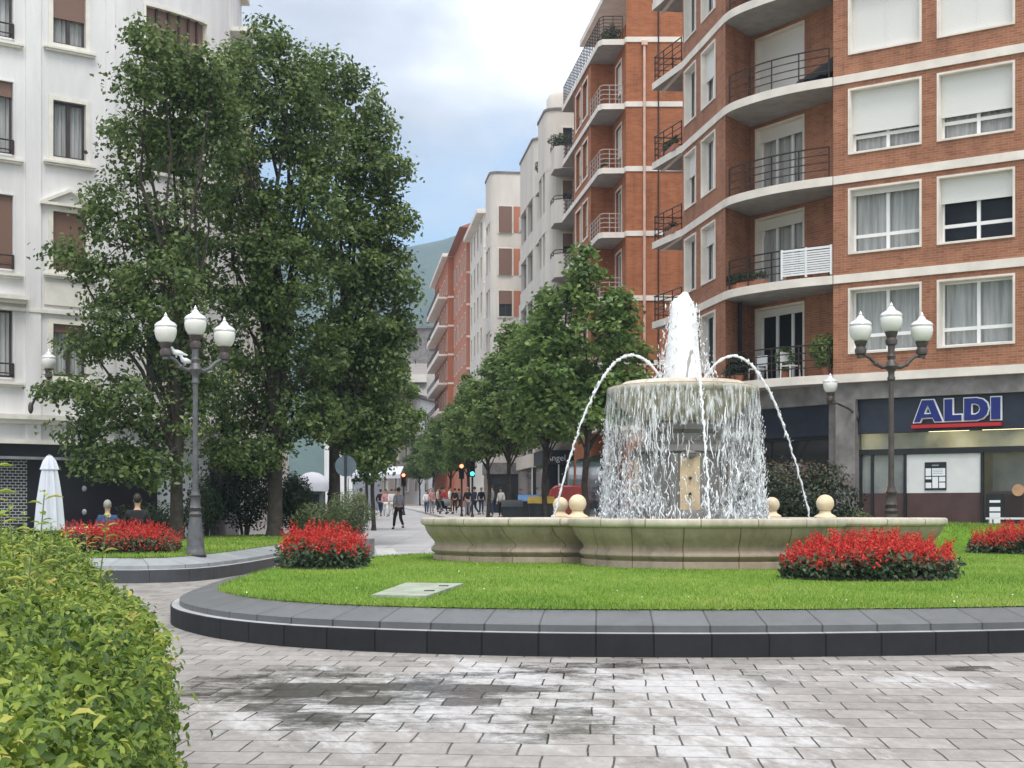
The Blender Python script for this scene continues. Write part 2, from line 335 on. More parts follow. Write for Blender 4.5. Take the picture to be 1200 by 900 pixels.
M['stone'] = stonemat('sandstone', (0.455, 0.355, 0.28), 0.2)
M['stone_rim'] = stonemat('sandstone_rim', (0.62, 0.56, 0.47), 0.2)
M['stone_wet'] = stonemat('wet_stone', (0.25, 0.235, 0.225), 0.7)
M['stone_bowl'] = stonemat('bowl_stone', (0.56, 0.49, 0.37), 0.4)
M['stone_panel'] = plain('panel_stone', (0.60, 0.46, 0.29), 0.5, var=.2, scale=4, bmp=.2)
M['stone_ball'] = plain('ball_stone', (0.66, 0.53, 0.36), 0.6, var=0.15, scale=5, bmp=0.2)

def watermat(name, alpha_scale=None, thr=(0.45, 0.6), lip=None):
    m, nt, b = nt_new(name)
    b.inputs['Base Color'].default_value = (0.94, 0.95, 0.96, 1); b.inputs['Roughness'].default_value = 0.15
    b.inputs['Specular IOR Level'].default_value = 0.6
    out = nt.nodes['Material Output']
    tl = N(nt, 'ShaderNodeBsdfTranslucent'); tl.inputs['Color'].default_value = (0.9, 0.91, 0.93, 1)
    mt = N(nt, 'ShaderNodeMixShader'); mt.inputs[0].default_value = 0.22
    L(nt, b.outputs[0], mt.inputs[1]); L(nt, tl.outputs[0], mt.inputs[2])
    if alpha_scale:
        uv = N(nt, 'ShaderNodeUVMap'); mp = N(nt, 'ShaderNodeMapping'); mp.inputs['Scale'].default_value = (*alpha_scale, 1)
        L(nt, uv.outputs[0], mp.inputs[0])
        f = noise(nt, mp.outputs[0], 1.0, 7, 0.68)
        if lip:
            sv = N(nt, 'ShaderNodeSeparateXYZ'); L(nt, uv.outputs[0], sv.inputs[0]); lr = N(nt, 'ShaderNodeMapRange'); lr.inputs['From Min'].default_value = lip - 1.3; lr.inputs['From Max'].default_value = lip; lr.inputs['To Max'].default_value = .05; L(nt, sv.outputs[1], lr.inputs['Value'])
            q = N(nt, 'ShaderNodeMath', operation='ADD'); L(nt, f, q.inputs[0]); L(nt, lr.outputs[0], q.inputs[1]); f = q.outputs[0]
        mr = N(nt, 'ShaderNodeMapRange'); mr.interpolation_type = 'SMOOTHSTEP'; mr.inputs['From Min'].default_value = thr[0]; mr.inputs['From Max'].default_value = thr[1]
        mr.inputs['To Max'].default_value = 0.85
        L(nt, f, mr.inputs['Value'])
        t = N(nt, 'ShaderNodeBsdfTransparent'); mx = N(nt, 'ShaderNodeMixShader')
        L(nt, mr.outputs[0], mx.inputs[0]); L(nt, t.outputs[0], mx.inputs[1]); L(nt, mt.outputs[0], mx.inputs[2])
        L(nt, mx.outputs[0], out.inputs['Surface'])
    else:
        L(nt, mt.outputs[0], out.inputs['Surface'])
    return m
M['foam'] = watermat('water_foam')
M['foam_core'] = plain('jet_foam', (0.90, 0.91, 0.93), 0.5, var=0.05, scale=14, bmp=0.35, bscale=16)
M['sheet'] = watermat('water_sheet', (14, 2.4), (0.47, 0.70), 4.0)
m, nt, b = nt_new('pool_water'); b.inputs['Base Color'].default_value = (0.10, 0.14, 0.14, 1); b.inputs['Roughness'].default_value = 0.08
bump(nt, b, noise(nt, objco(nt), 6, 4), 0.5, 0.05); M['pool'] = m

def postermat():
    m, nt, b = nt_new('poster'); co = objco(nt)
    v = N(nt, 'ShaderNodeTexVoronoi'); v.inputs['Scale'].default_value = 6; L(nt, co, v.inputs['Vector'])
    c = ramp(nt, v.outputs['Distance'], [(0.28, (0.03, 0.04, 0.05)), (0.36, (0.62, 0.68, 0.70))])
    L(nt, c, b.inputs['Base Color']); b.inputs['Roughness'].default_value = 0.3; return m
M['poster'] = postermat()
def latticemat():
    m, nt, b = nt_new('lattice_tiles')
    uv = N(nt, 'ShaderNodeUVMap'); br = N(nt, 'ShaderNodeTexBrick'); L(nt, uv.outputs[0], br.inputs['Vector'])
    br.inputs['Scale'].default_value = 1; br.inputs['Brick Width'].default_value = 0.16; br.inputs['Row Height'].default_value = 0.085; br.inputs['Mortar Size'].default_value = 0.012
    br.inputs['Color1'].default_value = (0.012, 0.012, 0.014, 1); br.inputs['Color2'].default_value = (0.02, 0.02, 0.022, 1); br.inputs['Mortar'].default_value = (0.42, 0.43, 0.44, 1)
    L(nt, br.outputs['Color'], b.inputs['Base Color']); b.inputs['Roughness'].default_value = 0.3; return m
M['lattice'] = latticemat()
M['shop_dark'] = plain('dark_shopfront', (0.018, 0.016, 0.022), 0.35)
def forestmat():
    m, nt, b = nt_new('forest'); f = noise(nt, objco(nt), 0.016, 8, 0.75)
    c = ramp(nt, f, [(0.35, (0.018, 0.035, 0.016)), (0.6, (0.045, 0.085, 0.03)), (0.75, (0.08, 0.12, 0.05))])
    L(nt, c, b.inputs['Base Color']); b.inputs['Roughness'].default_value = 1; bump(nt, b, f, 1.0, 8); return m
M['forest'] = forestmat()

# ------------------------------------------------------------------ mesh building
class Fr:
    """facade frame: u along the wall, v out of it, z up"""
    def __init__(s, o, d, flip=False):
        l = math.hypot(*d); s.o = o; s.d = (d[0] / l, d[1] / l)
        s.n = (s.d[1], -s.d[0])
        if flip: s.n = (-s.n[0], -s.n[1])
    def __call__(s, u, v, z): return (s.o[0] + u * s.d[0] + v * s.n[0], s.o[1] + u * s.d[1] + v * s.n[1], z)
    def xy(s, u, v=0): return s(u, v, 0)[:2]
ID = lambda u, v, z: (u, v, z)

class MB:
    def __init__(s): s.v = []; s.f = []; s.uv = []; s.m = []
    def face(s, pts, uv=None, mi=0):
        i = len(s.v); s.v.extend(tuple(p) for p in pts); s.f.append(list(range(i, i + len(pts))))
        s.uv.append(uv if uv else [(0, 0)] * len(pts)); s.m.append(mi)
    def box(s, u0, u1, v0, v1, z0, z1, fr=ID, mi=0):
        c = [fr(u, v, z) for z in (z0, z1) for v in (v0, v1) for u in (u0, u1)]
        i = len(s.v); s.v.extend(c)
        for q, uv in (((0, 1, 3, 2), 0), ((4, 6, 7, 5), 0), ((0, 4, 5, 1), 1), ((2, 3, 7, 6), 2), ((0, 2, 6, 4), 3), ((1, 5, 7, 3), 4)):
            s.f.append([i + k for k in q])
            uvs = []
            for k in q:
                uu = (u0, u1)[k & 1]; vv = (v0, v1)[(k >> 1) & 1]; zz = (z0, z1)[k >> 2]
                uvs.append((uu, vv) if uv == 0 else ((uu, zz) if uv in (1, 2) else (vv, zz)))
            s.uv.append(uvs); s.m.append(mi)
    def prism(s, poly, z0, z1, mi=0):
        n = len(poly); i = len(s.v)
        z0f = z0 if callable(z0) else (lambda x, y: z0); z1f = z1 if callable(z1) else (lambda x, y: z1)
        s.v.extend((p[0], p[1], z0f(*p[:2])) for p in poly); s.v.extend((p[0], p[1], z1f(*p[:2])) for p in poly)
        s.f.append([i + k for k in range(n)][::-1]); s.uv.append([poly[k][:2] for k in range(n)][::-1]); s.m.append(mi)
        s.f.append([i + n + k for k in range(n)]); s.uv.append([tuple(poly[k][:2]) for k in range(n)]); s.m.append(mi)
        a = 0
        for k in range(n):
            k2 = (k + 1) % n; l = math.hypot(poly[k2][0] - poly[k][0], poly[k2][1] - poly[k][1])
            za, zb = z0f(*poly[k][:2]), z1f(*poly[k][:2])
            s.f.append([i + k, i + k2, i + n + k2, i + n + k]); s.uv.append([(a, za), (a + l, za), (a + l, zb), (a, zb)]); s.m.append(mi); a += l
    def tube(s, pts, rad, n=8, cap=True, mi=0):
        pts = [Vector(p) for p in pts]; rs = rad if isinstance(rad, (list, tuple)) else [rad] * len(pts)
        i = len(s.v); prev = None
        for k, p in enumerate(pts):
            t = (pts[min(k + 1, len(pts) - 1)] - pts[max(k - 1, 0)]).normalized()
            if prev is None: a = t.orthogonal().normalized()
            else: a = (prev - t * prev.dot(t)); a = a.normalized() if a.length > 1e-6 else t.orthogonal().normalized()
            prev = a; bb = t.cross(a)
            for j in range(n):
                th = 2 * PI * j / n
                q = p + (a * math.cos(th) + bb * math.sin(th)) * rs[k]; s.v.append(tuple(q))
        for k in range(len(pts) - 1):
            for j in range(n):
                j2 = (j + 1) % n
                s.f.append([i + k * n + j, i + k * n + j2, i + (k + 1) * n + j2, i + (k + 1) * n + j]); s.uv.append([(0, 0)] * 4); s.m.append(mi)
        if cap:
            s.f.append([i + j for j in range(n)][::-1]); s.uv.append([(0, 0)] * n); s.m.append(mi)
            b0 = i + (len(pts) - 1) * n; s.f.append([b0 + j for j in range(n)]); s.uv.append([(0, 0)] * n); s.m.append(mi)
    def lathe(s, prof, c=(0, 0, 0), n=20, mi=0, star=0, amp=0):
        i = len(s.v)
        for r, z in prof:
            for j in range(n):
                th = 2 * PI * j / n; rr = r * (1 + (amp * math.cos(star * th) if star else 0))
                s.v.append((c[0] + rr * math.cos(th), c[1] + rr * math.sin(th), c[2] + z))
        for k in range(len(prof) - 1):
            for j in range(n):
                j2 = (j + 1) % n
                s.f.append([i + k * n + j, i + k * n + j2, i + (k + 1) * n + j2, i + (k + 1) * n + j])
                u0, u1 = j / n * 6.28 * max(prof[k][0], 0.3), (j + 1) / n * 6.28 * max(prof[k][0], 0.3)
                s.uv.append([(u0, prof[k][1]), (u1, prof[k][1]), (u1, prof[k + 1][1]), (u0, prof[k + 1][1])]); s.m.append(mi)
        for k, rev in ((0, True), (len(prof) - 1, False)):
            if prof[k][0] > 1e-4:
                q = [i + k * n + j for j in range(n)]; s.f.append(q[::-1] if rev else q); s.uv.append([(0, 0)] * n); s.m.append(mi)
    def ball(s, c, r, n=12, sq=(1, 1, 1), mi=0):
        c = Vector(c); k = n // 2
        prof = [(math.sin(PI * a / k) * r, -math.cos(PI * a / k) * r) for a in range(k + 1)]
        i = len(s.v); s.lathe([(max(p[0], 1e-5), p[1]) for p in prof], (0, 0, 0), n, mi)
        for q in range(i, len(s.v)):
            x, y, z = s.v[q]; s.v[q] = (c.x + x * sq[0], c.y + y * sq[1], c.z + z * sq[2])
    def build(s, name, mats, parent=None, smooth=False, org=None, recalc=True, weld=False):
        o0 = org if org is not None else (ORG[parent] if parent is not None else Vector((0, 0, 0)))
        o0 = Vector(o0)
        me = bpy.data.meshes.new(name)
        me.from_pydata([(v[0] - o0.x, v[1] - o0.y, v[2] - o0.z) for v in s.v], [], s.f)
        ul = me.uv_layers.new(name='UVMap')
        flat = [c for uvs in s.uv for p in uvs for c in p]
        ul.data.foreach_set('uv', flat)
        ml = mats if isinstance(mats, (list, tuple)) else [mats]
        for mt in ml: me.materials.append(M[mt] if isinstance(mt, str) else mt)
        me.polygons.foreach_set('material_index', s.m)
        if recalc and len(s.f) < 60000:
            bm = bmesh.new(); bm.from_mesh(me)
            if weld: bmesh.ops.remove_doubles(bm, verts=bm.verts, dist=1e-4)
            bmesh.ops.recalc_face_normals(bm, faces=bm.faces); bm.to_mesh(me); bm.free()
        if smooth:
            me.polygons.foreach_set('use_smooth', [True] * len(me.polygons))
            try: me.set_sharp_from_angle(angle=math.radians(38))
            except Exception: pass
        me.update()
        o = bpy.data.objects.new(name, me); COL.objects.link(o)
        if parent is not None: o.parent = parent; ORG[o] = ORG[parent]
        else: o.location = o0; ORG[o] = o0
        return o

ORG = {}
def tag(o, label, cat, group=None, kind=None):
    if label: o['label'] = label
    if cat: o['category'] = cat
    if group: o['group'] = group
    if kind: o['kind'] = kind
    return o
def thing(name, label, cat, loc, group=None):
    o = bpy.data.objects.new(name, None); o.empty_display_size = 0.3; COL.objects.link(o); o.location = loc
    ORG[o] = Vector(loc); return tag(o, label, cat, group)
def struct(o): o['kind'] = 'structure'; return o
def dup(root, loc, rotz=0, scale=1, label=None):
    r = root.copy(); COL.objects.link(r); r.location = loc; r.rotation_euler = (0, 0, rotz)
    r.scale = scale if isinstance(scale, tuple) else (scale,) * 3
    if label: r['label'] = label
    for ch in root.children:
        c = ch.copy(); COL.objects.link(c); c.parent = r
        for g in ch.children:
            d = g.copy(); COL.objects.link(d); d.parent = c
    return r

def fastmesh(name, verts, faces, fr=None, mat=None, parent=None, org=None, smooth=False):
    """verts (n,3) array, faces (k,m) array, fr = one random number per face"""
    o0 = np.array(org if org is not None else (ORG[parent] if parent is not None else (0, 0, 0)), dtype=float)
    me = bpy.data.meshes.new(name); v = (verts - o0).astype(np.float32); k, w = faces.shape
    me.vertices.add(len(v)); me.vertices.foreach_set('co', v.ravel())
    me.loops.add(k * w); me.loops.foreach_set('vertex_index', faces.astype(np.int32).ravel())
    me.polygons.add(k); me.polygons.foreach_set('loop_start', np.arange(0, k * w, w, dtype=np.int32))
    if fr is not None:
        a = me.attributes.new('rnd', 'FLOAT', 'FACE'); a.data.foreach_set('value', fr.astype(np.float32))
    if smooth: me.polygons.foreach_set('use_smooth', np.ones(k, dtype=bool))
    me.update(calc_edges=True); me.validate()
    if mat: me.materials.append(M[mat])
    o = bpy.data.objects.new(name, me); COL.objects.link(o)
    if parent is not None: o.parent = parent; ORG[o] = ORG[parent]
    else: o.location = o0; ORG[o] = Vector(o0)
    return o

def leaves(c, nrm, size, aspect=0.55, fold=0.25, six=False, tdir=None):
    """one small folded leaf at each point c; nrm = facing, size = length"""
    n = len(c); nrm = nrm / (np.linalg.norm(nrm, axis=1, keepdims=True) + 1e-9)
    t = NR.normal(size=(n, 3)) if tdir is None else tdir + NR.normal(size=(n, 3)) * 0.35
    t -= nrm * np.sum(t * nrm, 1, keepdims=True); t /= (np.linalg.norm(t, axis=1, keepdims=True) + 1e-9)
    b = np.cross(nrm, t); s = size[:, None]; w = s * aspect * 0.5
    if not six:
        base = c - t * s * 0.5; tip = c + t * s * 0.5 - nrm * s * 0.12
        l = c + b * w + nrm * s * fold * 0.3 - t * s * 0.05; r = c - b * w + nrm * s * fold * 0.3 - t * s * 0.05
        v = np.stack([base, l, tip, r], 1).reshape(-1, 3); i = np.arange(n)[:, None] * 4
        f = np.concatenate([i + np.array([[0, 2, 1]]), i + np.array([[0, 3, 2]])], 1).reshape(-1, 3)
    else:
        base = c - t * s * 0.5; tip = c + t * s * 0.5 - nrm * s * 0.16; mid = c + nrm * s * 0.03
        l1 = c - t * s * 0.16 + b * w + nrm * s * fold * 0.3; l2 = c + t * s * 0.2 + b * w * 0.8 + nrm * s * fold * 0.22
        r1 = c - t * s * 0.16 - b * w + nrm * s * fold * 0.3; r2 = c + t * s * 0.2 - b * w * 0.8 + nrm * s * fold * 0.22
        v = np.stack([base, l1, l2, tip, r2, r1, mid], 1).reshape(-1, 3); i = np.arange(n)[:, None] * 7
        f = np.concatenate([i + np.array([[0, 6, 1, 1]]), i + np.array([[0, 6, 1, 1]])], 1).reshape(-1, 4)[:0]
        f = np.concatenate([i + np.array([[0, 6, 2, 1]]), i + np.array([[6, 3, 2, 2]])[:, :4], i + np.array([[0, 5, 4, 6]])], 1).reshape(-1, 4)
        # tip triangles are folded into quads: (mid, tip, l2) and (mid, r2, tip) as one quad
        f = np.concatenate([i + np.array([[0, 6, 2, 1]]), i + np.array([[6, 4, 3, 2]]), i + np.array([[0, 5, 4, 6]])], 1).reshape(-1, 4)
    return v, f

def faces_rnd(n, per, bias=None):
    r = NR.random(n) if bias is None else np.clip(bias, 0, 1)
    return np.repeat(r, per)

def smooth_closed(pts, k=6):
    out = []; n = len(pts)
    for i in range(n):
        p0, p1, p2, p3 = (np.array(pts[(i + j - 1) % n], float) for j in range(4))
        for a in range(k):
            t = a / k
            out.append(tuple(0.5 * ((2 * p1) + (-p0 + p2) * t + (2 * p0 - 5 * p1 + 4 * p2 - p3) * t * t + (-p0 + 3 * p1 - 3 * p2 + p3) * t ** 3)))
    return out
def area(poly): return 0.5 * sum(poly[i][0] * poly[(i + 1) % len(poly)][1] - poly[(i + 1) % len(poly)][0] * poly[i][1] for i in range(len(poly)))
def inset(poly, o):
    n = len(poly); sgn = 1 if area(poly) > 0 else -1; out = []
    for i in range(n):
        a = np.array(poly[i - 1]); c = np.array(poly[(i + 1) % n]); t = c - a; t = t / np.linalg.norm(t)
        out.append((poly[i][0] - sgn * t[1] * o, poly[i][1] + sgn * t[0] * o))
    return out
def inside(px, py, poly):
    r = np.zeros(len(px), bool); n = len(poly)
    for i in range(n):
        x1, y1 = poly[i]; x2, y2 = poly[(i + 1) % n]
        c = ((y1 > py) != (y2 > py)); 
        with np.errstate(divide='ignore', invalid='ignore'): xi = (x2 - x1) * (py - y1) / (y2 - y1 + 1e-12) + x1
        r ^= c & (px < xi)
    return r

# ------------------------------------------------------------------ facade pieces
def wall(mb, fr, u0, u1, z0, z1, holes=(), depth=0.25, v=0.0, mi=0):
    us = sorted({u0, u1, *[h[0] for h in holes], *[h[1] for h in holes]}); us = [u for u in us if u0 <= u <= u1]
    zs = sorted({z0, z1, *[h[2] for h in holes], *[h[3] for h in holes]}); zs = [z for z in zs if z0 <= z <= z1]
    for i in range(len(us) - 1):
        for j in range(len(zs) - 1):
            a, b_, c, d = us[i], us[i + 1], zs[j], zs[j + 1]; um, zm = (a + b_) / 2, (c + d) / 2
            if any(h[0] < um < h[1] and h[2] < zm < h[3] for h in holes): continue
            mb.face([fr(a, v, c), fr(b_, v, c), fr(b_, v, d), fr(a, v, d)], [(a, c), (b_, c), (b_, d), (a, d)], mi)
    for a, b_, c, d in holes:
        w = v - depth
        for p, q in (((a, c), (a, d)), ((a, d), (b_, d)), ((b_, d), (b_, c)), ((b_, c), (a, c))):
            mb.face([fr(p[0], v, p[1]), fr(q[0], v, q[1]), fr(q[0], w, q[1]), fr(p[0], w, p[1])], [(0, p[1]), (0, q[1]), (depth, q[1]), (depth, p[1])], mi)

def window(bld, fr, u0, u1, z0, z1, depth=0.24, v=0.0, shutter=0.0, curtain=True, transom=True, surround=0.09, fmat='pvc', smat='shutter',
           sumat='band', shut_v=None, mull=(0.5,), room=True, lining=True, name='window'):
    mb = MB(); s = surround
    if s:
        mb.box(u0 - s, u0, v - 0.02, v + 0.03, z0 - s, z1 + s, fr); mb.box(u1, u1 + s, v - 0.02, v + 0.03, z0 - s, z1 + s, fr)
        mb.box(u0, u1, v - 0.02, v + 0.03, z1, z1 + s, fr); mb.box(u0, u1, v - 0.02, v + 0.04, z0 - s, z0, fr)
    if lining:
        t = 0.015; vb = v - depth
        mb.box(u0 + 0.002, u0 + t, vb, v + 0.027, z0 + 0.002, z1 - 0.002, fr); mb.box(u1 - t, u1 - 0.002, vb, v + 0.027, z0 + 0.002, z1 - 0.002, fr)
        mb.box(u0 + t, u1 - t, vb, v + 0.027, z1 - t, z1 - 0.002, fr); mb.box(u0 + t, u1 - t, vb, v + 0.027, z0 + 0.002, z0 + t, fr)
    if not s and not lining:
        mb.box(u0, u1, v - depth - 0.02, v - depth + 0.02, z0, z0 + 0.05, fr)
    w = mb.build(name, sumat, bld)
    zt = z1 - (z1 - z0) * shutter
    fv = v - depth + 0.02; k = 0.07
    f = MB(); f.box(u0 + 0.016, u0 + k, fv, fv + 0.06, z0 + 0.016, z1 - 0.016, fr); f.box(u1 - k, u1 - 0.016, fv, fv + 0.06, z0 + 0.016, z1 - 0.016, fr)
    f.box(u0 + k, u1 - k, fv, fv + 0.06, z1 - k, z1 - 0.016, fr); f.box(u0 + k, u1 - k, fv, fv + 0.06, z0 + 0.016, z0 + k, fr)
    for q in mull:
        um = u0 + (u1 - u0) * q; f.box(um - 0.05, um + 0.05, fv + 0.002, fv + 0.065, z0 + k, z1 - k, fr)
    if transom:
        zt2 = z0 + (z1 - z0) * 0.27; f.box(u0 + k, u1 - k, fv + 0.004, fv + 0.055, zt2 - 0.05, zt2 + 0.05, fr)
    f.build('frame', fmat, w)
    if shutter < 0.97:
        g = MB(); g.face([fr(u0 + k, fv + 0.02, z0 + k), fr(u1 - k, fv + 0.02, z0 + k), fr(u1 - k, fv + 0.02, z1 - k), fr(u0 + k, fv + 0.02, z1 - k)])
        g.build('pane', 'pane' if curtain or room else 'pane_dark', w, recalc=False)
        if curtain:
            c = MB(); n = 22; gap = (u1 - u0) * rnd.uniform(0.0, 0.06)
            for i in range(n):
                a, bq = u0 + (u1 - u0) * i / n, u0 + (u1 - u0) * (i + 1) / n
                va, vb_ = fv - 0.10 + 0.03 * math.sin(i * 2.1), fv - 0.10 + 0.03 * math.sin((i + 1) * 2.1)
                c.face([fr(a, va, z0), fr(bq, vb_, z0), fr(bq, vb_, z1), fr(a, va, z1)])
            c.build('curtain', 'curtain', w, recalc=False)
        if room and not curtain:
            c = MB(); c.face([fr(u0 - .9, fv - 0.4, z0 - .3), fr(u1 + .9, fv - 0.4, z0 - .3), fr(u1 + .9, fv - 0.4, z1 + .3), fr(u0 - .9, fv - 0.4, z1 + .3)]); c.build('interior', 'room', w, recalc=False)
    if shutter > 0:
        sv = (fv + 0.07) if shut_v is None else shut_v
        h = MB(); h.box(u0 + 0.017, u1 - 0.017, sv, sv + 0.02, zt, z1 - 0.017, fr); h.box(u0 + 0.017, u1 - 0.017, sv - 0.005, sv + 0.03, zt - 0.05, zt, fr)
        if shutter > .97 and u1 - u0 > 1.8: h.box((u0 + u1) / 2 - .03, (u0 + u1) / 2 + .03, sv - .005, sv + .035, zt, z1 - .02, fr)
        h.build('roller_shutter', smat, w)
    return w

def railing(bld, path, z, h=0.95, rails=4, post=0.9, r=0.014, mat='iron', name='railing', outs=0.0):
    mb = MB()
    for k in range(rails):
        zz = z + h - k * (h * 0.72) / max(rails - 1, 1)
        mb.tube([(p[0], p[1], zz) for p in path], r * (1.3 if k == 0 else 1), 5)
    acc = 0; nxt = 0
    for i in range(len(path) - 1):
        a = np.array(path[i]); c = np.array(path[i + 1]); l = np.linalg.norm(c - a)
        while nxt <= acc + l + 1e-6:
            q = a + (c - a) * (nxt - acc) / max(l, 1e-6); mb.tube([(q[0], q[1], z - 0.02), (q[0], q[1], z + h)], r * 1.2, 5); nxt += post
        acc += l
    q = path[-1]; mb.tube([(q[0], q[1], z - 0.02), (q[0], q[1], z + h)], r * 1.2, 5)
    return mb.build(name, mat, bld)
def densify(path, k=4):
    out = []
    n = len(path)
    for i in range(n - 1):
        p0 = np.array(path[max(i - 1, 0)], float); p1 = np.array(path[i], float); p2 = np.array(path[i + 1], float); p3 = np.array(path[min(i + 2, n - 1)], float)
        for a in range(k):
            t = a / k
            out.append(tuple(0.5 * ((2 * p1) + (-p0 + p2) * t + (2 * p0 - 5 * p1 + 4 * p2 - p3) * t * t + (-p0 + 3 * p1 - 3 * p2 + p3) * t ** 3)))
    out.append(tuple(path[-1])); return out

#@@SETTING
# ------------------------------------------------------------------ the ground, street, hill
mb = MB()
for y0, y1 in ((-60, 14), (14, 60), (60, 140), (140, 260)):
    mb.face([(-420, y0, G(y0)), (420, y0, G(y0)), (420, y1, G(y1)), (-420, y1, G(y1))])
mb.face([(-420, 260, G(260)), (420, 260, G(260)), (2600, 2600, G(260)), (-2600, 2600, G(260))])
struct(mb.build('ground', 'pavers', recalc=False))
SD = (-0.12, 0.993)                                # direction of the street
def sx(x0, d, d0=46.0): return x0 + (d - d0) * SD[0] / SD[1]
mb = MB()
ds = [31, 40, 60, 90, 130, 180, 250]
for a, c in zip(ds[:-1], ds[1:]):
    la, lc = sx(-4.9, a), sx(-4.9, c); ra, rc = sx(0.9, a), sx(0.9, c)
    mb.face([(la, a, G(a) + .004), (ra, a, G(a) + .004), (rc, c, G(c) + .004), (lc, c, G(c) + .004)], [(la, a), (ra, a), (rc, c), (lc, c)])
struct(mb.build('street', 'street', recalc=False))
mb = MB()
for a, c in zip([40, 60, 90, 130, 180][:-1], [60, 90, 130, 180]):
    la, lc = sx(0.9, a), sx(0.9, c)
    mb.prism([(la, a), (la + 7.5, a), (lc + 7.5, c), (lc, c)], lambda x, y: G(y) - .05, lambda x, y: G(y) + .12)
struct(mb.build('pavement', 'sidewalk'))
# the white slab let into the street and the hatch in the lawn come with the small things below
# far wooded hill
mb = MB(); nx, ny = 60, 16
ridge = lambda x: 335 + 50 * math.sin(x / 320 + 1.1) + 26 * math.sin(x / 122) + 11 * math.sin(x / 46)
hp = [[(-1800 + 3800 * i / nx, 1250 + 840 * j / ny + 40 * math.sin(i * 1.3), 0) for i in range(nx + 1)] for j in range(ny + 1)]
hill_v = []
for j in range(ny + 1):
    for i in range(nx + 1):
        x, y, _ = hp[j][i]; t = j / ny
        z = 3 + ridge(x) * (math.sin(min(t * 1.25, 1) * PI / 2)) * (1 if t < .8 else 1 - (t - .8) * .8) + 9 * math.sin(i * 2.3 + j * 1.7) * t
        hill_v.append((x, y, z))
hf = np.array([[j * (nx + 1) + i, j * (nx + 1) + i + 1, (j + 1) * (nx + 1) + i + 1, (j + 1) * (nx + 1) + i] for j in range(ny) for i in range(nx)])
struct(fastmesh('hill', np.array(hill_v), hf, None, 'forest', smooth=True))

#@@PLANTERS
# ------------------------------------------------------------------ planters: kerb, lawn
def planter_kerb(outer, lawn_z, label, name='planter_kerb', w=0.62, step=0.11, coping='coping', low='kerbstone'):
    """stone edging swept round a closed outline: a dark block, a narrow ledge, a sloping coping"""
    offs = [(0, 0, 0), (0, .56, 1), (.014, .575, 1), (step, .585, 1), (step, .74, 2), (step + .03, .765, 2), (w, 1.0, 2), (w + .1, .98, 2)]
    rings = []
    for o, hfr, mi in offs:
        pl = inset(outer, o)
        rings.append([(p[0], p[1], (G(q[1]) - .02) + (lawn_z(p[0], p[1]) + .01 - G(q[1])) * hfr) for p, q in zip(pl, outer)])
    n = len(outer); al = [0]
    for i in range(n): al.append(al[-1] + math.dist(outer[i], outer[(i + 1) % n]))
    th = thing(name, label, 'planter edging', (outer[0][0], outer[0][1], G(outer[0][1])))
    lo, hi, le = MB(), MB(), MB()
    for k in range(len(rings) - 1):
        tgt = lo if k < 2 else (le if k == 2 else hi)
        for i in range(n):
            j = (i + 1) % n
            tgt.face([rings[k][i], rings[k][j], rings[k + 1][j], rings[k + 1][i]], [(al[i], 5 + k), (al[i + 1], 5 + k), (al[i + 1], 5.5 + k), (al[i], 5.5 + k)])
    lo.build('kerb_block', low, th, recalc=True, weld=True); le.build('ledge', 'ledge_stone', th, recalc=True, weld=True); hi.build('coping', coping, th, recalc=True, weld=True)
    return inset(outer, w)
OUT1 = smooth_closed([(-3.5, 16.25), (-2.68, 15.28), (-1.72, 14.66), (-.5, 14.25), (.83, 14.05), (2.7, 14.05), (5.09, 14.43), (8, 15.4), (11, 17.3), (13.4, 20), (14.7, 25),
                      (14.3, 30), (12.6, 34.4), (8, 36.2), (3, 35.6), (0, 33.6), (-2.5, 31), (-3.75, 28.2), (-4.5, 24), (-4.46, 20), (-4.18, 17.75)])
z1 = lambda x, y: .62 + (y - 14.9) * .006
IN1 = planter_kerb(OUT1, z1, 'dark stone kerb with sloping slate coping round the fountain lawn')
mb = MB(); mb.face([(p[0], p[1], z1(*p)) for p in IN1]); struct(mb.build('fountain_lawn', 'lawn', recalc=False))
OUT2 = smooth_closed([(-7.1, 25.45), (-6.35, 25.5), (-5.6, 26.2), (-5.15, 28.5), (-4.85, 33), (-4.7, 38), (-4.9, 43), (-6.2, 44.5), (-8, 43), (-9.8, 39.5), (-11.6, 35), (-12.6, 31), (-11.6, 27.8), (-9.4, 25.9)])
z2 = lambda x, y: .79 + (y - 27) * .009
IN2 = planter_kerb(OUT2, z2, 'grey stone kerb with pale coping round the lawn under the tall trees', coping='coping_pale', low='kerbstone_grey')
mb = MB(); mb.face([(p[0], p[1], z2(*p)) for p in IN2]); struct(mb.build('tree_lawn', 'lawn', recalc=False))
# a raised bank of grass before the supermarket
OUT3 = smooth_closed([(5.6, 38.6), (9, 37.5), (12.5, 36.6), (15.6, 35.4), (17.5, 35.0), (17.0, 36.6), (14.5, 38.6), (11.5, 40.4), (8, 41.6), (6, 40.8)])
cen3 = (11.5, 38.4)
mb = MB(); rr = [(1.0, 0.0), (0.985, 0.16), (0.93, 0.34), (0.75, 0.56), (0.5, 0.70), (0.2, 0.76)]
rg = [[(cen3[0] + (p[0] - cen3[0]) * s, cen3[1] + (p[1] - cen3[1]) * s, G(p[1]) + h) for p in OUT3] for s, h in rr]
for k in range(len(rg) - 1):
    for i in range(len(OUT3)):
        j = (i + 1) % len(OUT3); mb.face([rg[k][i], rg[k][j], rg[k + 1][j], rg[k + 1][i]])
mb.face(rg[-1]); bank = struct(mb.build('grass_bank', 'lawn', smooth=True, weld=True))

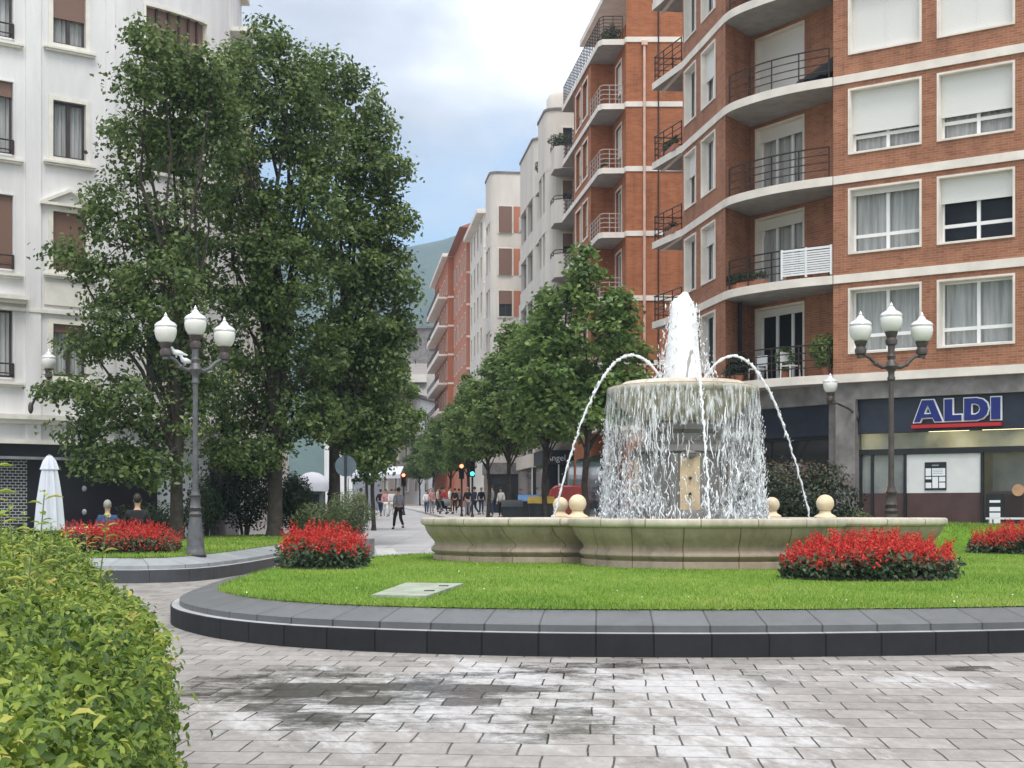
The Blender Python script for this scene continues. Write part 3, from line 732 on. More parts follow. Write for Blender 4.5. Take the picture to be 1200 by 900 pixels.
def blades(name, poly, zf, n, yr, hgt, w, label, edge=None):
    xs = [p[0] for p in poly]; ys = [p[1] for p in poly]
    x0, x1, y0, y1 = min(xs), max(xs), max(min(ys), yr[0]), min(max(ys), yr[1])
    # thicker towards the viewer's side, where blades can be told apart
    px = NR.uniform(x0, x1, n * 2); t = NR.random(n * 2) ** 1.7; py = y0 + (y1 - y0) * t
    ok = inside(px, py, poly) & (np.abs(px) < 0.37 * py + 0.6); px, py = px[ok][:n], py[ok][:n]; k = len(px)
    # and a fringe along the coping
    if edge:
        ep = np.array(poly); seg = NR.integers(0, len(ep), edge); tt = NR.random(edge)[:, None]
        q = ep[seg] * (1 - tt) + ep[(seg + 1) % len(ep)] * tt + NR.normal(0, .03, (edge, 2))
        px = np.concatenate([px, q[:, 0]]); py = np.concatenate([py, q[:, 1]]); k = len(px)
    pz = zf(px, py); h = hgt * NR.uniform(.5, 1.3, k); a = NR.uniform(0, 2 * PI, k); lean = NR.normal(0, .45, (k, 2)) * h[:, None]
    base = np.stack([px, py, pz - .004], 1); dx = np.stack([np.cos(a), np.sin(a), np.zeros(k)], 1) * w * .5
    tip = base + np.stack([lean[:, 0], lean[:, 1], h], 1)
    v = np.stack([base - dx, base + dx, tip], 1).reshape(-1, 3); f = np.arange(k * 3).reshape(-1, 3)
    pn = .5 + .24 * np.sin(px * 1.9 + 1 + .7 * np.sin(py * .8)) * np.cos(py * 1.4) + .14 * np.sin(px * .55 + py * .35) + NR.normal(0, .25, k)
    o = fastmesh(name, v, f, np.clip(pn, 0, 1), 'grass_blade')
    return tag(o, label, 'grass', kind='stuff')
blades('grass', IN1, z1, 90000, (14, 37), .040, .011, 'short bright green grass on the lawn round the fountain', 5000)
nb_ = 14000; op = np.array(OUT3); sg_ = NR.integers(0, len(op), nb_); tt_ = NR.random(nb_)[:, None]; q_ = op[sg_] * (1 - tt_) + op[(sg_ + 1) % len(op)] * tt_; s_ = np.sqrt(NR.random(nb_))
bx_ = cen3[0] + (q_[:, 0] - cen3[0]) * s_; by_ = cen3[1] + (q_[:, 1] - cen3[1]) * s_; bz_ = .0138 * q_[:, 1] + np.interp(s_, [a for a, _ in rr[::-1]], [h for _, h in rr[::-1]])
a_ = NR.uniform(0, 2 * PI, nb_); dx_ = np.stack([np.cos(a_), np.sin(a_), np.zeros(nb_)], 1) * .011; b0_ = np.stack([bx_, by_, bz_ - .005], 1); tp_ = b0_ + np.stack([NR.normal(0, .025, nb_), NR.normal(0, .025, nb_), NR.uniform(.03, .075, nb_)], 1)
tag(fastmesh('bank_grass', np.stack([b0_ - dx_, b0_ + dx_, tp_], 1).reshape(-1, 3), np.arange(nb_ * 3).reshape(-1, 3), np.clip(.5 + .2 * np.sin(bx_ * 2) + NR.normal(0, .25, nb_), 0, 1), 'grass_blade'), 'green grass on the raised bank before the supermarket', 'grass', kind='stuff')
blades('tree_lawn_grass', IN2, z2, 16000, (25, 45), .05, .018, 'green grass on the lawn under the tall trees', 1500)

nd = 60; px = NR.uniform(-4, 14, nd * 4); py = 15.2 + 18 * NR.random(nd * 4) ** 1.6; ok = inside(px, py, IN1) & (np.sin(px * 1.3 + 2) * np.cos(py * .9) + NR.normal(0, .5, nd * 4) > .2); px, py = px[ok][:nd], py[ok][:nd]
v, f = leaves(np.stack([px, py, z1(px, py) + NR.uniform(.03, .05, len(px))], 1), np.stack([NR.normal(0, .3, len(px)), NR.normal(-.5, .3, len(px)), np.ones(len(px))], 1), NR.uniform(.012, .024, len(px)), .9, .1)
tag(fastmesh('daisies', v, f, None, 'plastic_white'), 'tiny white daisies dotted through the fountain lawn', 'daisies', kind='stuff')

#@@HEDGE
# ------------------------------------------------------------------ the hedge close by on the left
HB = [(-.74, 2.2), (-.82, 3.0), (-1.11, 4.4), (-1.395, 5.9), (-1.99, 8.0), (-2.9, 10.4), (-3.75, 12.4), (-4.6, 13.2)]
def hbx(y): return np.interp(y, [p[1] for p in HB], [p[0] for p in HB])
hz = lambda x, y: 1.10 + .05 * np.sin(x * 2.3 + y * 1.1) + .04 * np.sin(y * 3.1 - x) + .035 * np.sin(x * 7 + y * 5) + .26 * np.clip((-x - 2.3) / 1.3, 0, 1)
hd = thing('hedge', 'bright yellow-green leafy hedge filling the near left corner', 'hedge', (-2.4, 6, G(6)))
mb = MB(); yy = np.linspace(2.2, 13.2, 24)
for a, c in zip(yy[:-1], yy[1:]):
    for y0, y1 in ((a, c),):
        ra, rc = float(hbx(y0)) - .16, float(hbx(y1)) - .16
        za, zc = 0.98, 0.98
        mb.face([(-6.5, y0, za), (ra - .12, y0, za), (rc - .12, y1, zc), (-6.5, y1, zc)])
        mb.face([(ra - .12, y0, za), (ra, y0, .8), (rc, y1, .8), (rc - .12, y1, zc)])
        mb.face([(ra, y0, .8), (ra, y0, G(y0)), (rc, y1, G(y1)), (rc, y1, .8)])
mb.face([(-6.5, 13.2, .98), (-4.8, 13.2, .98), (-4.8, 13.2, .1), (-6.5, 13.2, .1)])
mb.build('stems', 'twig', hd, recalc=False)
n = 95000
t = NR.random(n) ** 1.5; y = 2.3 + 11.0 * t
x = hbx(y) - np.abs(NR.normal(0, 1, n)) * 1.6 - .02
ok = x > -.40 * y - .4; x, y = x[ok], y[ok]; k = len(x)
dep = hbx(y) - x                                   # distance in from the side
zt = hz(x, y) - np.clip(.16 - dep, 0, .2) * 1.1
c1 = np.stack([x + NR.normal(0, .03, k), y + NR.normal(0, .03, k), zt + NR.normal(0, .045, k)], 1)
n1_ = np.stack([NR.normal(.12, .75, k), NR.normal(-.30, .75, k), np.ones(k)], 1)
s1 = NR.gamma(4, .0068, k) + .008 * (0.9 + .25 * np.sin(x * 5 + y * 4))
n = 30000
y = 2.3 + 9.5 * NR.random(n) ** 1.6; z = NR.uniform(.05, 1.08, n)
x = hbx(y) - .06 - .05 * np.sin(y * 6 + z * 5) - np.clip(z - .92, 0, .2) * .5 + NR.normal(0, .045, n)
c2 = np.stack([x, y, z], 1); n2_ = np.stack([NR.normal(.8, .4, n), NR.normal(-.45, .45, n), NR.normal(.55, .4, n)], 1); s2 = NR.uniform(.022, .05, n)
v, f = leaves(np.concatenate([c1, c2]), np.concatenate([n1_, n2_]), np.concatenate([s1, s2]), .38, .6, six=True)
fastmesh('foliage', v, f, faces_rnd(k + n, 3, np.concatenate([NR.beta(1.25, 1.75, k) + .1 * np.sin(c1[:, 0] * 3 + c1[:, 1] * 2), NR.beta(1.6, 3.4, n)])), 'leaf_hedge', hd)
# tall shoots standing out of it
lc, ln, ls, lt = [], [], [], []
shoots = [(-14, 552, 5.0, 2.0), (52, 580, 6.6, 1.5), (126, 606, 8.0, 1.2), (32, 622, 7.4, 1), (88, 632, 8.6, 1), (2, 606, 6.4, 1.6), (108, 640, 9.5, .9), (70, 640, 7.7, 1.1), (20, 640, 8.8, 1.1), (45, 645, 9.6, 1), (10, 590, 8.2, 1.2), (60, 612, 9.2, 1.1), (28, 600, 10.2, 1), (100, 618, 10.8, 1), (78, 622, 8.2, 1.1), (40, 618, 6.0, 1.2)]
for px, py, d, sc in shoots:
    p = P(px, py, d); b0 = Vector((p.x + rnd.uniform(-.05, .05), p.y, .95)); hh = p.z - .95
    mb = MB(); lean = Vector((rnd.uniform(-.03, .03), rnd.uniform(-.03, .03), 0)); mb.tube([b0, b0.lerp(p, .5) + lean, p], [.005, .004, .0025], 5); mb.build('shoot_stem', 'shoot_green', hd)
    q = int(hh / .06) + 2
    for i in range(q):
        a = i * 1.57 + rnd.uniform(0, .5); f_ = .25 + .75 * i / max(q - 1, 1); c = b0.lerp(p, f_) + lean * (1 - (2 * f_ - 1) ** 2)
        for s in (0, PI):
            dr = np.array([math.cos(a + s), math.sin(a + s), .25]); ln_ = .062 * sc * (1.1 - .35 * f_) * rnd.uniform(.6, 1.25); dr[2] = rnd.uniform(-.3, .7)
            lc.append(np.array(c) + dr * ln_ * .55); ln.append(np.array([-.3 * dr[0], -.3 * dr[1] - .15, 1.0])); ls.append(ln_ * 1.1); lt.append(dr)
v, f = leaves(np.array(lc), np.array(ln), np.array(ls), .42, .4, six=True, tdir=np.array(lt) * 2)
fastmesh('shoot_leaves', v, f, faces_rnd(len(lc), 3, NR.uniform(.45, .95, len(lc))), 'leaf_hedge', hd, smooth=True)

#@@TREES
# ------------------------------------------------------------------ trees
def crown(centres, radii, n_clump, per, sig, size, aspect=.6, up=.5, keep_out=None):
    """leaf clusters spread through a set of ellipsoids: small clumps with gaps between them"""
    centres = np.array(centres, float); radii = np.array(radii, float)
    vol = np.prod(radii, 1) ** (2 / 3); pr = vol / vol.sum()
    idx = NR.choice(len(centres), n_clump, p=pr); dr = NR.normal(size=(n_clump, 3)); dr /= np.linalg.norm(dr, axis=1, keepdims=True)
    rad = NR.uniform(.35, 1.0, n_clump) ** .6
    cl = centres[idx] + dr * rad[:, None] * radii[idx]
    out = np.repeat(dr, per, 0); c = np.repeat(cl, per, 0) + NR.normal(0, 1, (n_clump * per, 3)) * sig * np.array([1, 1, .72])
    nr = out * .5 + NR.normal(0, .55, (len(c), 3)) + np.array([0, 0, up])
    s = NR.uniform(.7, 1.25, len(c)) * size
    v, f = leaves(c, nr, s, aspect, .3)
    tone = np.repeat(NR.normal(.45, .15, n_clump), per) + NR.normal(0, .17, len(c))
    return v, f, np.repeat(np.clip(tone, 0, 1), 2), cl
def limbs(mb, base, fork, centres, r0, cl=None, twigs=120):
    base = Vector(base); fork = Vector(fork)
    mb.tube([base + Vector((0, 0, -.1)), base + Vector((0, 0, .25)), base.lerp(fork, .5) + Vector((rnd.uniform(-.08, .08), rnd.uniform(-.08, .08), 0)), fork],
            [r0 * 1.45, r0 * 1.05, r0 * .9, r0 * .8], 10)
    cs = [Vector(c) for c in centres]; ends = []
    for c in cs:
        st = base.lerp(fork, rnd.uniform(.6, 1)); l = (c - st).length
        m1 = st.lerp(c, .35) + Vector((0, 0, l * .10)) + Vector((rnd.uniform(-.12, .12), rnd.uniform(-.12, .12), 0)) * l * .3
        m2 = st.lerp(c, .72) + Vector((rnd.uniform(-.1, .1), rnd.uniform(-.1, .1), rnd.uniform(0, .08))) * l * .5
        q = r0 * rnd.uniform(.34, .52)
        mb.tube([st, m1, m2, c], [q, q * .75, q * .5, q * .22], 6, cap=False); ends += [m1, m2, c, m2.lerp(c, .5)]
    if cl is not None:
        for i in NR.choice(len(cl), min(twigs, len(cl)), replace=False):
            c = Vector(cl[i]); e = min(ends, key=lambda p: (p - c).length)
            mb.tube([e, e.lerp(c, .5) + Vector((0, 0, .05)), c], [.025, .016, .006], 4, cap=False)

def big_tree(d, trunk_px, base_y, fork_y, blobs, r0, label, n_clump, per, size, up=.45, dspread=.8):
    base = P(trunk_px, base_y, d); base.z = float(z2(base.x, d)) - .02
    fork = P(trunk_px + rnd.uniform(-3, 3), fork_y, d)
    k = d / F; cs, rs = [], []
    for (bx, by, rx, ry) in blobs:
        c = P(bx, by, d); c.y += rnd.uniform(-1, 1) * dspread * rx * k; cs.append(tuple(c)); rs.append((rx * k, max(rx * k * 1.0, .8), ry * k))
    th = thing('deciduous_tree', label, 'tree', base, 'tall trees on the left lawn')
    v, f, r, cl = crown(cs, rs, n_clump, per, .17, size, .62, up)
    mb = MB(); limbs(mb, base, fork, cs, r0, cl, 180); mb.build('trunk', 'bark', th, smooth=True)
    fastmesh('crown', v, f, r, 'leaf_tall', th); return th
big_tree(37.5, 207, 632, 500, [(192, 75, 32, 40), (172, 52, 24, 24), (222, 85, 38, 42), (248, 130, 30, 40), (250, 88, 24, 34), (180, 110, 44, 36), (195, 120, 46, 50), (160, 175, 42, 45), (235, 180, 48, 60), (135, 250, 45, 40), (195, 265, 62, 55), (90, 305, 36, 18), (125, 330, 50, 32), (200, 345, 58, 50),
                              (150, 385, 50, 40), (100, 405, 32, 18), (220, 420, 50, 55), (85, 462, 38, 15), (140, 470, 55, 36), (95, 508, 36, 14), (200, 490, 52, 42), (130, 540, 52, 24), (190, 550, 40, 22)],
         .17, 'left tall tree with sparse low boughs before the white building', 1150, 26, .15)
big_tree(41, 322, 628, 470, [(315, 48, 26, 30), (300, 95, 44, 46), (338, 120, 44, 48), (285, 160, 44, 50), (372, 160, 34, 46), (268, 225, 44, 50), (332, 170, 22, 24), (318, 245, 20, 30), (350, 78, 24, 36), (272, 78, 22, 34), (352, 150, 26, 44), (344, 268, 26, 34), (362, 205, 20, 34), (310, 285, 40, 40), (372, 245, 30, 44), (280, 320, 54, 50), (345, 330, 50, 55),
                            (300, 395, 56, 52), (360, 410, 50, 52), (280, 460, 54, 44), (340, 480, 56, 46), (270, 520, 46, 32), (300, 535, 46, 26), (376, 490, 36, 32)],
         .21, 'tallest tree, dense and upright, with its trunk in the middle of the left lawn', 1350, 26, .155)
big_tree(43.3, 392, 622, 500, [(385, 88, 30, 36), (415, 120, 36, 44), (440, 165, 28, 40), (395, 190, 42, 50), (458, 205, 26, 24), (430, 245, 40, 44), (466, 262, 18, 26), (405, 300, 50, 50), (452, 310, 30, 32), (478, 340, 18, 16), (430, 370, 46, 44),
                               (468, 385, 20, 26), (395, 420, 46, 46), (445, 435, 34, 38), (415, 490, 46, 40), (450, 505, 26, 34), (432, 545, 26, 20)],
         .18, 'right tall tree of the lawn, its crown ending against open sky', 1150, 26, .16)

# the street trees: one tree, copied along the street
def street_tree():
    th = thing('street_tree', 'nearest street tree, broad and leafy, just behind the fountain bowl', 'tree', (0, 0, 0), 'trees in a row along the right of the street')
    cs = [(0, 0, 8.9), (-.55, .2, 7.9), (.7, -.2, 7.6), (-1.1, .3, 6.6), (.2, -.7, 6.7), (1.2, .4, 6.3), (-1.35, -.3, 5.3), (-.3, .9, 5.4), (.6, -.6, 5.2), (1.5, -.1, 5.0), (-.9, .1, 4.5), (.5, .3, 4.4), (1.3, .2, 4.3), (-.2, -.8, 4.2), (-1.4, 0, 4.3)]
    rs = [(.5, .5, .85), (.75, .7, .8), (.7, .7, .75), (.85, .9, .8), (.95, .8, .8), (.85, .9, .7), (.9, .9, .7), (1, .9, .8), (1, .9, .75), (.8, .9, .7), (.9, .9, .6), (1, .9, .6), (.7, .8, .5), (.9, .7, .5), (.6, .7, .45)]
    v, f, r, cl = crown(cs, rs, 520, 26, .17, .20, .68, .6)
    mb = MB(); limbs(mb, (0, 0, 0), (.05, 0, 3.7), cs, .10, cl, 120)
    mb.build('trunk', 'bark', th, smooth=True); fastmesh('crown', v, f, r, 'leaf_street', th); return th
st0 = street_tree()
st0.location = (XP(688, 46), 46, G(46) + .1); st0.scale = (1.10, 1.10, .95); st0.rotation_euler = (0, 0, .4)
rows = [(55, 640, 1.0, 'second street tree, seen through the left fountain jet'), (66, 597, 1.02, 'third street tree, rounded, left of the fountain jet'),
        (79, 572, 1.0, 'fourth street tree, half hidden by the rounded third tree'), (94, 548, 1.0, 'fifth street tree, above the green traffic signal'), (112, 528, .95, 'sixth street tree, above the red traffic signal'),
        (134, 508, .9, 'seventh street tree, small, before the far white house'), (158, 492, .9, 'eighth street tree, smallest, at the far end of the row')]
for i, (d, px, s, lb) in enumerate(rows):
    dup(st0, (XP(px, d), d, G(d) + .1), 1.3 * i + 1, (s * 1.04, s * 1.04, s * (.92 + .05 * math.sin(i * 3))), lb)
for i, (d, px, s, lb) in enumerate([(60, 438, .92, 'street tree left of the street behind the tall right tree'), (82, 430, .9, 'second street tree on the left side of the street'), (108, 436, .85, 'farthest street tree on the left side of the street')]):
    o = dup(st0, (XP(px, d), d, G(d)), 2.1 * i + .3, s, lb); o['group'] = 'trees along the left of the street'

# ------------------------------------------------------------------ shrubs
def shrub(px, d, z0, w, h, mat, label, n=2600, size=.09, name='shrub', cone=0, stem=True, depth=None, x=None):
    X = XP(px, d) if x is None else x
    th = thing(name, label, 'shrub' if name != 'conifer' else 'conifer', (X, d, z0))
    dr = NR.normal(size=(n, 3)); dr /= np.linalg.norm(dr, axis=1, keepdims=True)
    lob = 1 + .16 * np.sin(dr[:, 0] * 6 + X) * np.cos(dr[:, 2] * 5) + .1 * np.sin(dr[:, 1] * 9)
    rr = (NR.random(n) ** .35) * lob
    zz = dr[:, 2] * rr; sc = 1 - cone * np.clip((zz + 1) / 2, 0, 1)
    c = np.stack([X + dr[:, 0] * rr * w * sc, d + dr[:, 1] * rr * (depth or w) * sc, z0 + h * (.54 + .48 * zz)], 1)
    v, f = leaves(c, dr + NR.normal(0, .5, (n, 3)) + np.array([0, 0, .35]), NR.uniform(.7, 1.3, n) * size, .55, .3)
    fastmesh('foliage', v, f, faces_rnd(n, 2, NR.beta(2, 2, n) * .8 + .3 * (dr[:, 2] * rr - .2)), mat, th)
    if stem:
        mb = MB()
        for i in range(5):
            a = i * 1.26; mb.tube([(X + .08 * math.cos(a), d + .08 * math.sin(a), z0 - .05), (X + .2 * w * math.cos(a), d + .2 * w * math.sin(a), z0 + .35 * h), (X + .5 * w * math.cos(a), d + .5 * w * math.sin(a), z0 + .7 * h)], [.035, .03, .01], 5)
        mb.build('stem', 'bark', th)
    return th
lz = lambda px, d: float(z2(XP(px, d), d))
shrub(928, 39.6, G(39.6) + .1, 1.75, 2.35, 'leaf_photinia', 'big dark shrub with reddish tips behind the right of the fountain', 9000, .11)
shrub(988, 40.4, G(40.4) + .2, 1.0, .95, 'leaf_box', 'low light green bush at the foot of the concrete pillar', 2200, .09)
shrub(287, 42.2, lz(287, 42.2), 1.25, 2.5, 'leaf_dark', 'dark evergreen bush left of the middle trunk', 6500, .10, name='evergreen_bush')
shrub(240, 41, lz(240, 41), .8, 1.7, 'leaf_shrub', 'grey-green conifer bush between lamp post and left trunk', 3200, .08, name='conifer', cone=.5)
shrub(345, 43.3, lz(345, 43.3), .75, 1.8, 'leaf_shrub', 'loose tall shrub right of the middle trunk', 4500, .09, cone=.4)
shrub(374, 39.0, lz(374, 39), .7, .95, 'leaf_box', 'pale green bush between the red bed and the far lamp post', 3200, .07)
shrub(411, 36.2, G(36.2) + .35, .56, 1.3, 'leaf_box', 'clipped grey-green bush in a planter box beside the street', 6500, .05, depth=.9)
shrub(188, 40.6, lz(188, 40.6), 1.3, .95, 'leaf_shrub', 'low grey-green bush behind the long red bed', 2600, .08)
mb = MB(); mb.box(XP(411, 36.2) - .5, XP(411, 36.2) + .5, 35.4, 37.2, G(36) - .02, G(36) + .42)
tag(mb.build('planter_box', 'concrete', org=(XP(411, 36.2), 36.2, G(36))), 'low grey planter box under the clipped bush beside the street', 'planter box')

#@@BEDS
# ------------------------------------------------------------------ red flower beds
def bed(poly, zf, h, n_spk, label, cat='flower bed', lo=.46):
    cx = sum(p[0] for p in poly) / len(poly); cy = sum(p[1] for p in poly) / len(poly)
    th = thing('flower_bed', label, cat, (cx, cy, float(zf(cx, cy))), 'beds of red salvia')
    poly = smooth_closed(poly, 4); xs = [p[0] for p in poly]; ys = [p[1] for p in poly]
    mb = MB(); mb.prism(inset(poly, .03), lambda x, y: float(zf(x, y)) - .05, lambda x, y: float(zf(x, y)) + .03); mb.build('soil', 'soil', th)
    px = NR.uniform(min(xs), max(xs), n_spk * 9); py = NR.uniform(min(ys), max(ys), n_spk * 9); ok = inside(px, py, poly); n_spk = int(n_spk * 1.5); px, py = px[ok][:n_spk], py[ok][:n_spk]; n = len(px)
    z0 = zf(px, py)
    edge = np.clip(1.15 - .38 * (((px - np.mean(px)) / (.5 * (max(xs) - min(xs)))) ** 2), .6, 1.2); ht = h * edge * (NR.uniform(.62, 1.12, n) + .07 * np.sin(px * 5) * np.cos(py * 4));
    # green below
    m = 22; lx = np.repeat(px, m) + NR.normal(0, .07, n * m); ly = np.repeat(py, m) + NR.normal(0, .07, n * m); lzz = np.repeat(z0, m) + NR.uniform(.04, .62, n * m) * np.repeat(ht, m)
    nn = np.stack([NR.normal(0, .6, n * m), NR.normal(-.35, .6, n * m), NR.uniform(.2, 1, n * m)], 1)
    v, f = leaves(np.stack([lx, ly, lzz], 1), nn, NR.uniform(.06, .11, n * m), .6, .4)
    fastmesh('leaves', v, f, faces_rnd(n * m, 2, NR.beta(2, 2.5, n * m)), 'leaf_salvia', th)
    # red spikes above
    q = 34; tt = np.tile(np.linspace(0, 1, q), n); bx = np.repeat(px, q); by = np.repeat(py, q); H = np.repeat(ht, q)
    lnx = np.repeat(NR.normal(0, .10, n), q); lny = np.repeat(NR.normal(0, .10, n), q)
    zz = np.repeat(z0, q) + H * (lo + (1.02 - lo) * tt); a = NR.uniform(0, 2 * PI, n * q); rad = (.062 * (1 - tt) + .012)
    c = np.stack([bx + lnx * tt + np.cos(a) * rad, by + lny * tt + np.sin(a) * rad, zz], 1)
    nn = np.stack([np.cos(a), np.sin(a), NR.uniform(0, 1, n * q)], 1)
    v, f = leaves(c, nn, NR.uniform(.035, .065, n * q) * (1.15 - .5 * tt), .5, .4)
    fastmesh('flowers', v, f, faces_rnd(n * q, 2, NR.beta(2, 2, n * q)), 'petal_red', th); return th
def xb(px, d): return XP(px, d)
bed([(xb(925, 20.3), 20.6), (xb(975, 20), 19.95), (xb(1050, 20), 19.8), (xb(1110, 20), 20.1), (xb(1117, 21), 21.2), (xb(1060, 22), 22.4), (xb(985, 22), 22.4), (xb(932, 21.5), 21.6)], z1, .56, 300, 'red salvia bed on the lawn in front of the fountain, on its right')
bed([(xb(323, 24), 24.3), (xb(345, 23.7), 23.5), (xb(400, 23.7), 23.5), (xb(424, 24), 24.3), (xb(422, 25), 25.2), (xb(390, 25.5), 25.7), (xb(340, 25.5), 25.5)], z1, .62, 170, 'small round red salvia bed at the left tip of the fountain lawn')
bed([(xb(1142, 31), 31.2), (xb(1180, 30.6), 30.5), (xb(1240, 30.5), 30.3), (xb(1260, 31.5), 32), (xb(1200, 32.5), 32.6), (xb(1150, 32), 32.0)], z1, .56, 190, 'red salvia bed cut by the right edge, before the supermarket')
bed([(xb(70, 28.4), 28.4), (xb(110, 28), 27.9), (xb(170, 28), 27.9), (xb(200, 28.6), 28.7), (xb(198, 30), 30.4), (xb(150, 31), 31.4), (xb(90, 31), 31.0)], z2, .50, 330, 'long red salvia bed on the left lawn before the terrace', lo=.16)

#@@FOUNTAIN
# ------------------------------------------------------------------ the fountain
FX, FY, RIM = 3.33, 28.3, 1.49
LA, LR, ROT = 2.668, 2.432, math.radians(2.0)
def quatrefoil(o, n=26):
    rho = LR - o; k = (LA + math.sqrt(2 * rho * rho - LA * LA)) / 2; ph = math.atan2(k, k - LA); out = []
    for q in range(4):
        th = q * PI / 2 + ROT
        for i in range(n):
            a = -ph + 2 * ph * i / n; x = LA + rho * math.cos(a); y = rho * math.sin(a)
            out.append((FX + x * math.cos(th) - y * math.sin(th), FY + x * math.sin(th) + y * math.cos(th)))
    return out
ft = thing('fountain', 'sandstone fountain with a four-lobed basin and a raised round bowl', 'fountain', (FX, FY, float(z1(FX, FY))))
def sweep(prof, name, mat):
    mb = MB(); rings = [[(p[0], p[1], RIM + dz) for p in quatrefoil(o)] for o, dz in prof]; n = len(rings[0]); al = [0]
    for i in range(n): al.append(al[-1] + math.dist(rings[0][i][:2], rings[0][(i + 1) % n][:2]))
    for k in range(len(rings) - 1):
        for i in range(n):
            j = (i + 1) % n
            mb.face([rings[k][i], rings[k][j], rings[k + 1][j], rings[k + 1][i]], [(al[i], 5 - prof[k][1] * .01), (al[i + 1], 5 - prof[k][1] * .01), (al[i + 1], 5 - prof[k + 1][1] * .01), (al[i], 5 - prof[k + 1][1] * .01)])
    return mb.build(name, mat, ft, smooth=True, weld=True)
sweep([(.40, -.16), (.40, -.03), (.38, -.006), (.35, 0), (.05, 0), (.012, -.012), (0, -.04), (0, -.10), (.012, -.125), (.04, -.14)], 'basin_rim', 'stone_rim')
wp = [(.04, -.14), (.075, -.16), (.09, -.22), (.13, -.32), (.19, -.41), (.25, -.49), (.272, -.54), (.268, -.58), (.235, -.61), (.205, -.65), (.20, -.69), (.225, -.735), (.272, -.76), (.278, -.775)]
sweep([(o, -.14 + (z + .14) * .86) for o, z in wp] + [(.285, -.70), (.24, -.705), (.23, -.715), (.22, -1.0)], 'basin_wall', 'stone')
mb = MB(); mb.face([(p[0], p[1], RIM - .16) for p in quatrefoil(.38)]); struct(mb.build('basin_water', 'pool', recalc=False))
for q in range(4):
    k = 2.30; a = q * PI / 2 + PI / 4 + ROT; cx, cy = FX + k * math.sqrt(2) * math.cos(a) * .972, FY + k * math.sqrt(2) * math.sin(a) * .972
    mb = MB(); mb.lathe([(.20, 0), (.20, .025), (.165, .05), (.12, .075), (.10, .105), (.105, .13)], (cx, cy, RIM + .002), 20); mb.ball((cx, cy, RIM + .265), .16, 24)
    mb.build('ball_finial', 'stone_ball', ft, smooth=True)
BZ = EYE + 2.42                                     # the lip of the upper bowl
mb = MB(); mb.lathe([(1.15, .10), (1.30, .0), (1.34, .0), (1.40, .012), (1.46, -.005), (1.475, -.04), (1.465, -.09), (1.43, -.125), (1.36, -.15)], (FX, FY, BZ), 64); mb.build('bowl_rim', 'stone_rim', ft, smooth=True)
mb = MB(); mb.lathe([(1.36, -.15), (1.34, -.20), (1.26, -.32), (1.12, -.46), (.95, -.58), (.78, -.66), (.72, -.70)], (FX, FY, BZ), 64); mb.build('bowl', 'stone_bowl', ft, smooth=True)
mb = MB(); mb.lathe([(.74, -.66), (.80, -.72), (.80, -.84), (.72, -.92), (.72, -1.05), (.90, -1.14), (.94, -1.26), (.84, -1.32), (.80, -1.36), (.80, -2.3), (.92, -2.36), (.98, -2.5), (.98, -2.75)], (FX, FY, BZ), 40); mb.build('pedestal', 'stone_wet', ft, smooth=True)
for q in range(4):
    a = -PI / 2 + q * PI / 2 + ROT; fr = Fr((FX + .80 * math.cos(a), FY + .80 * math.sin(a)), (-math.sin(a), math.cos(a)))
    mb = MB(); mb.box(-.19, .19, -.1, .12, BZ - 2.38, BZ - 1.36, fr); pn = mb.build('spout_panel', 'stone_panel', ft)
    mb = MB(); mb.box(-.36, .36, -.12, .06, BZ - 2.44, BZ - 1.30, fr); mb.build('panel_frame', 'stone_wet', pn)
    mb = MB()
    for zz in (-1.78, -2.08):
        p0 = Vector(fr(.0, .12, BZ + zz)); p1 = Vector(fr(.0, .17, BZ + zz)); mb.tube([p0, p1], .03, 8)
    mb.build('spout', 'iron', pn)
    mb = MB(); mb.ball(fr(0, .16, BZ - 1.32), .11, 12, (1, 1, .9)); mb.box(-.16, .16, -.05, .14, BZ - 1.36, BZ - 1.28, fr); mb.build('mask', 'stone_wet', pn, smooth=True)

# the water: falling, jetting and splashing
def drops(c, r, stretch=1.6):
    """little stretched drops, each leaning a bit its own way"""
    n = len(c); o = np.array([[1, 0, 0], [-1, 0, 0], [0, 1, 0], [0, -1, 0], [0, 0, 1], [0, 0, -1]], float)
    sc = np.stack([NR.uniform(.5, 1.2, n), NR.uniform(.5, 1.2, n), NR.uniform(.7, stretch * 1.4, n)], 1)
    p = o[None] * (r[:, None] * sc)[:, None, :]; lean = NR.normal(0, .35, (n, 2))
    p[:, :, 0] += p[:, :, 2] * lean[:, :1]; p[:, :, 1] += p[:, :, 2] * lean[:, 1:]
    v = (c[:, None, :] + p).reshape(-1, 3)
    f = np.array([[0, 2, 4], [2, 1, 4], [1, 3, 4], [3, 0, 4], [2, 0, 5], [1, 2, 5], [3, 1, 5], [0, 3, 5]])
    return v, (np.arange(n)[:, None, None] * 6 + f[None]).reshape(-1, 3)
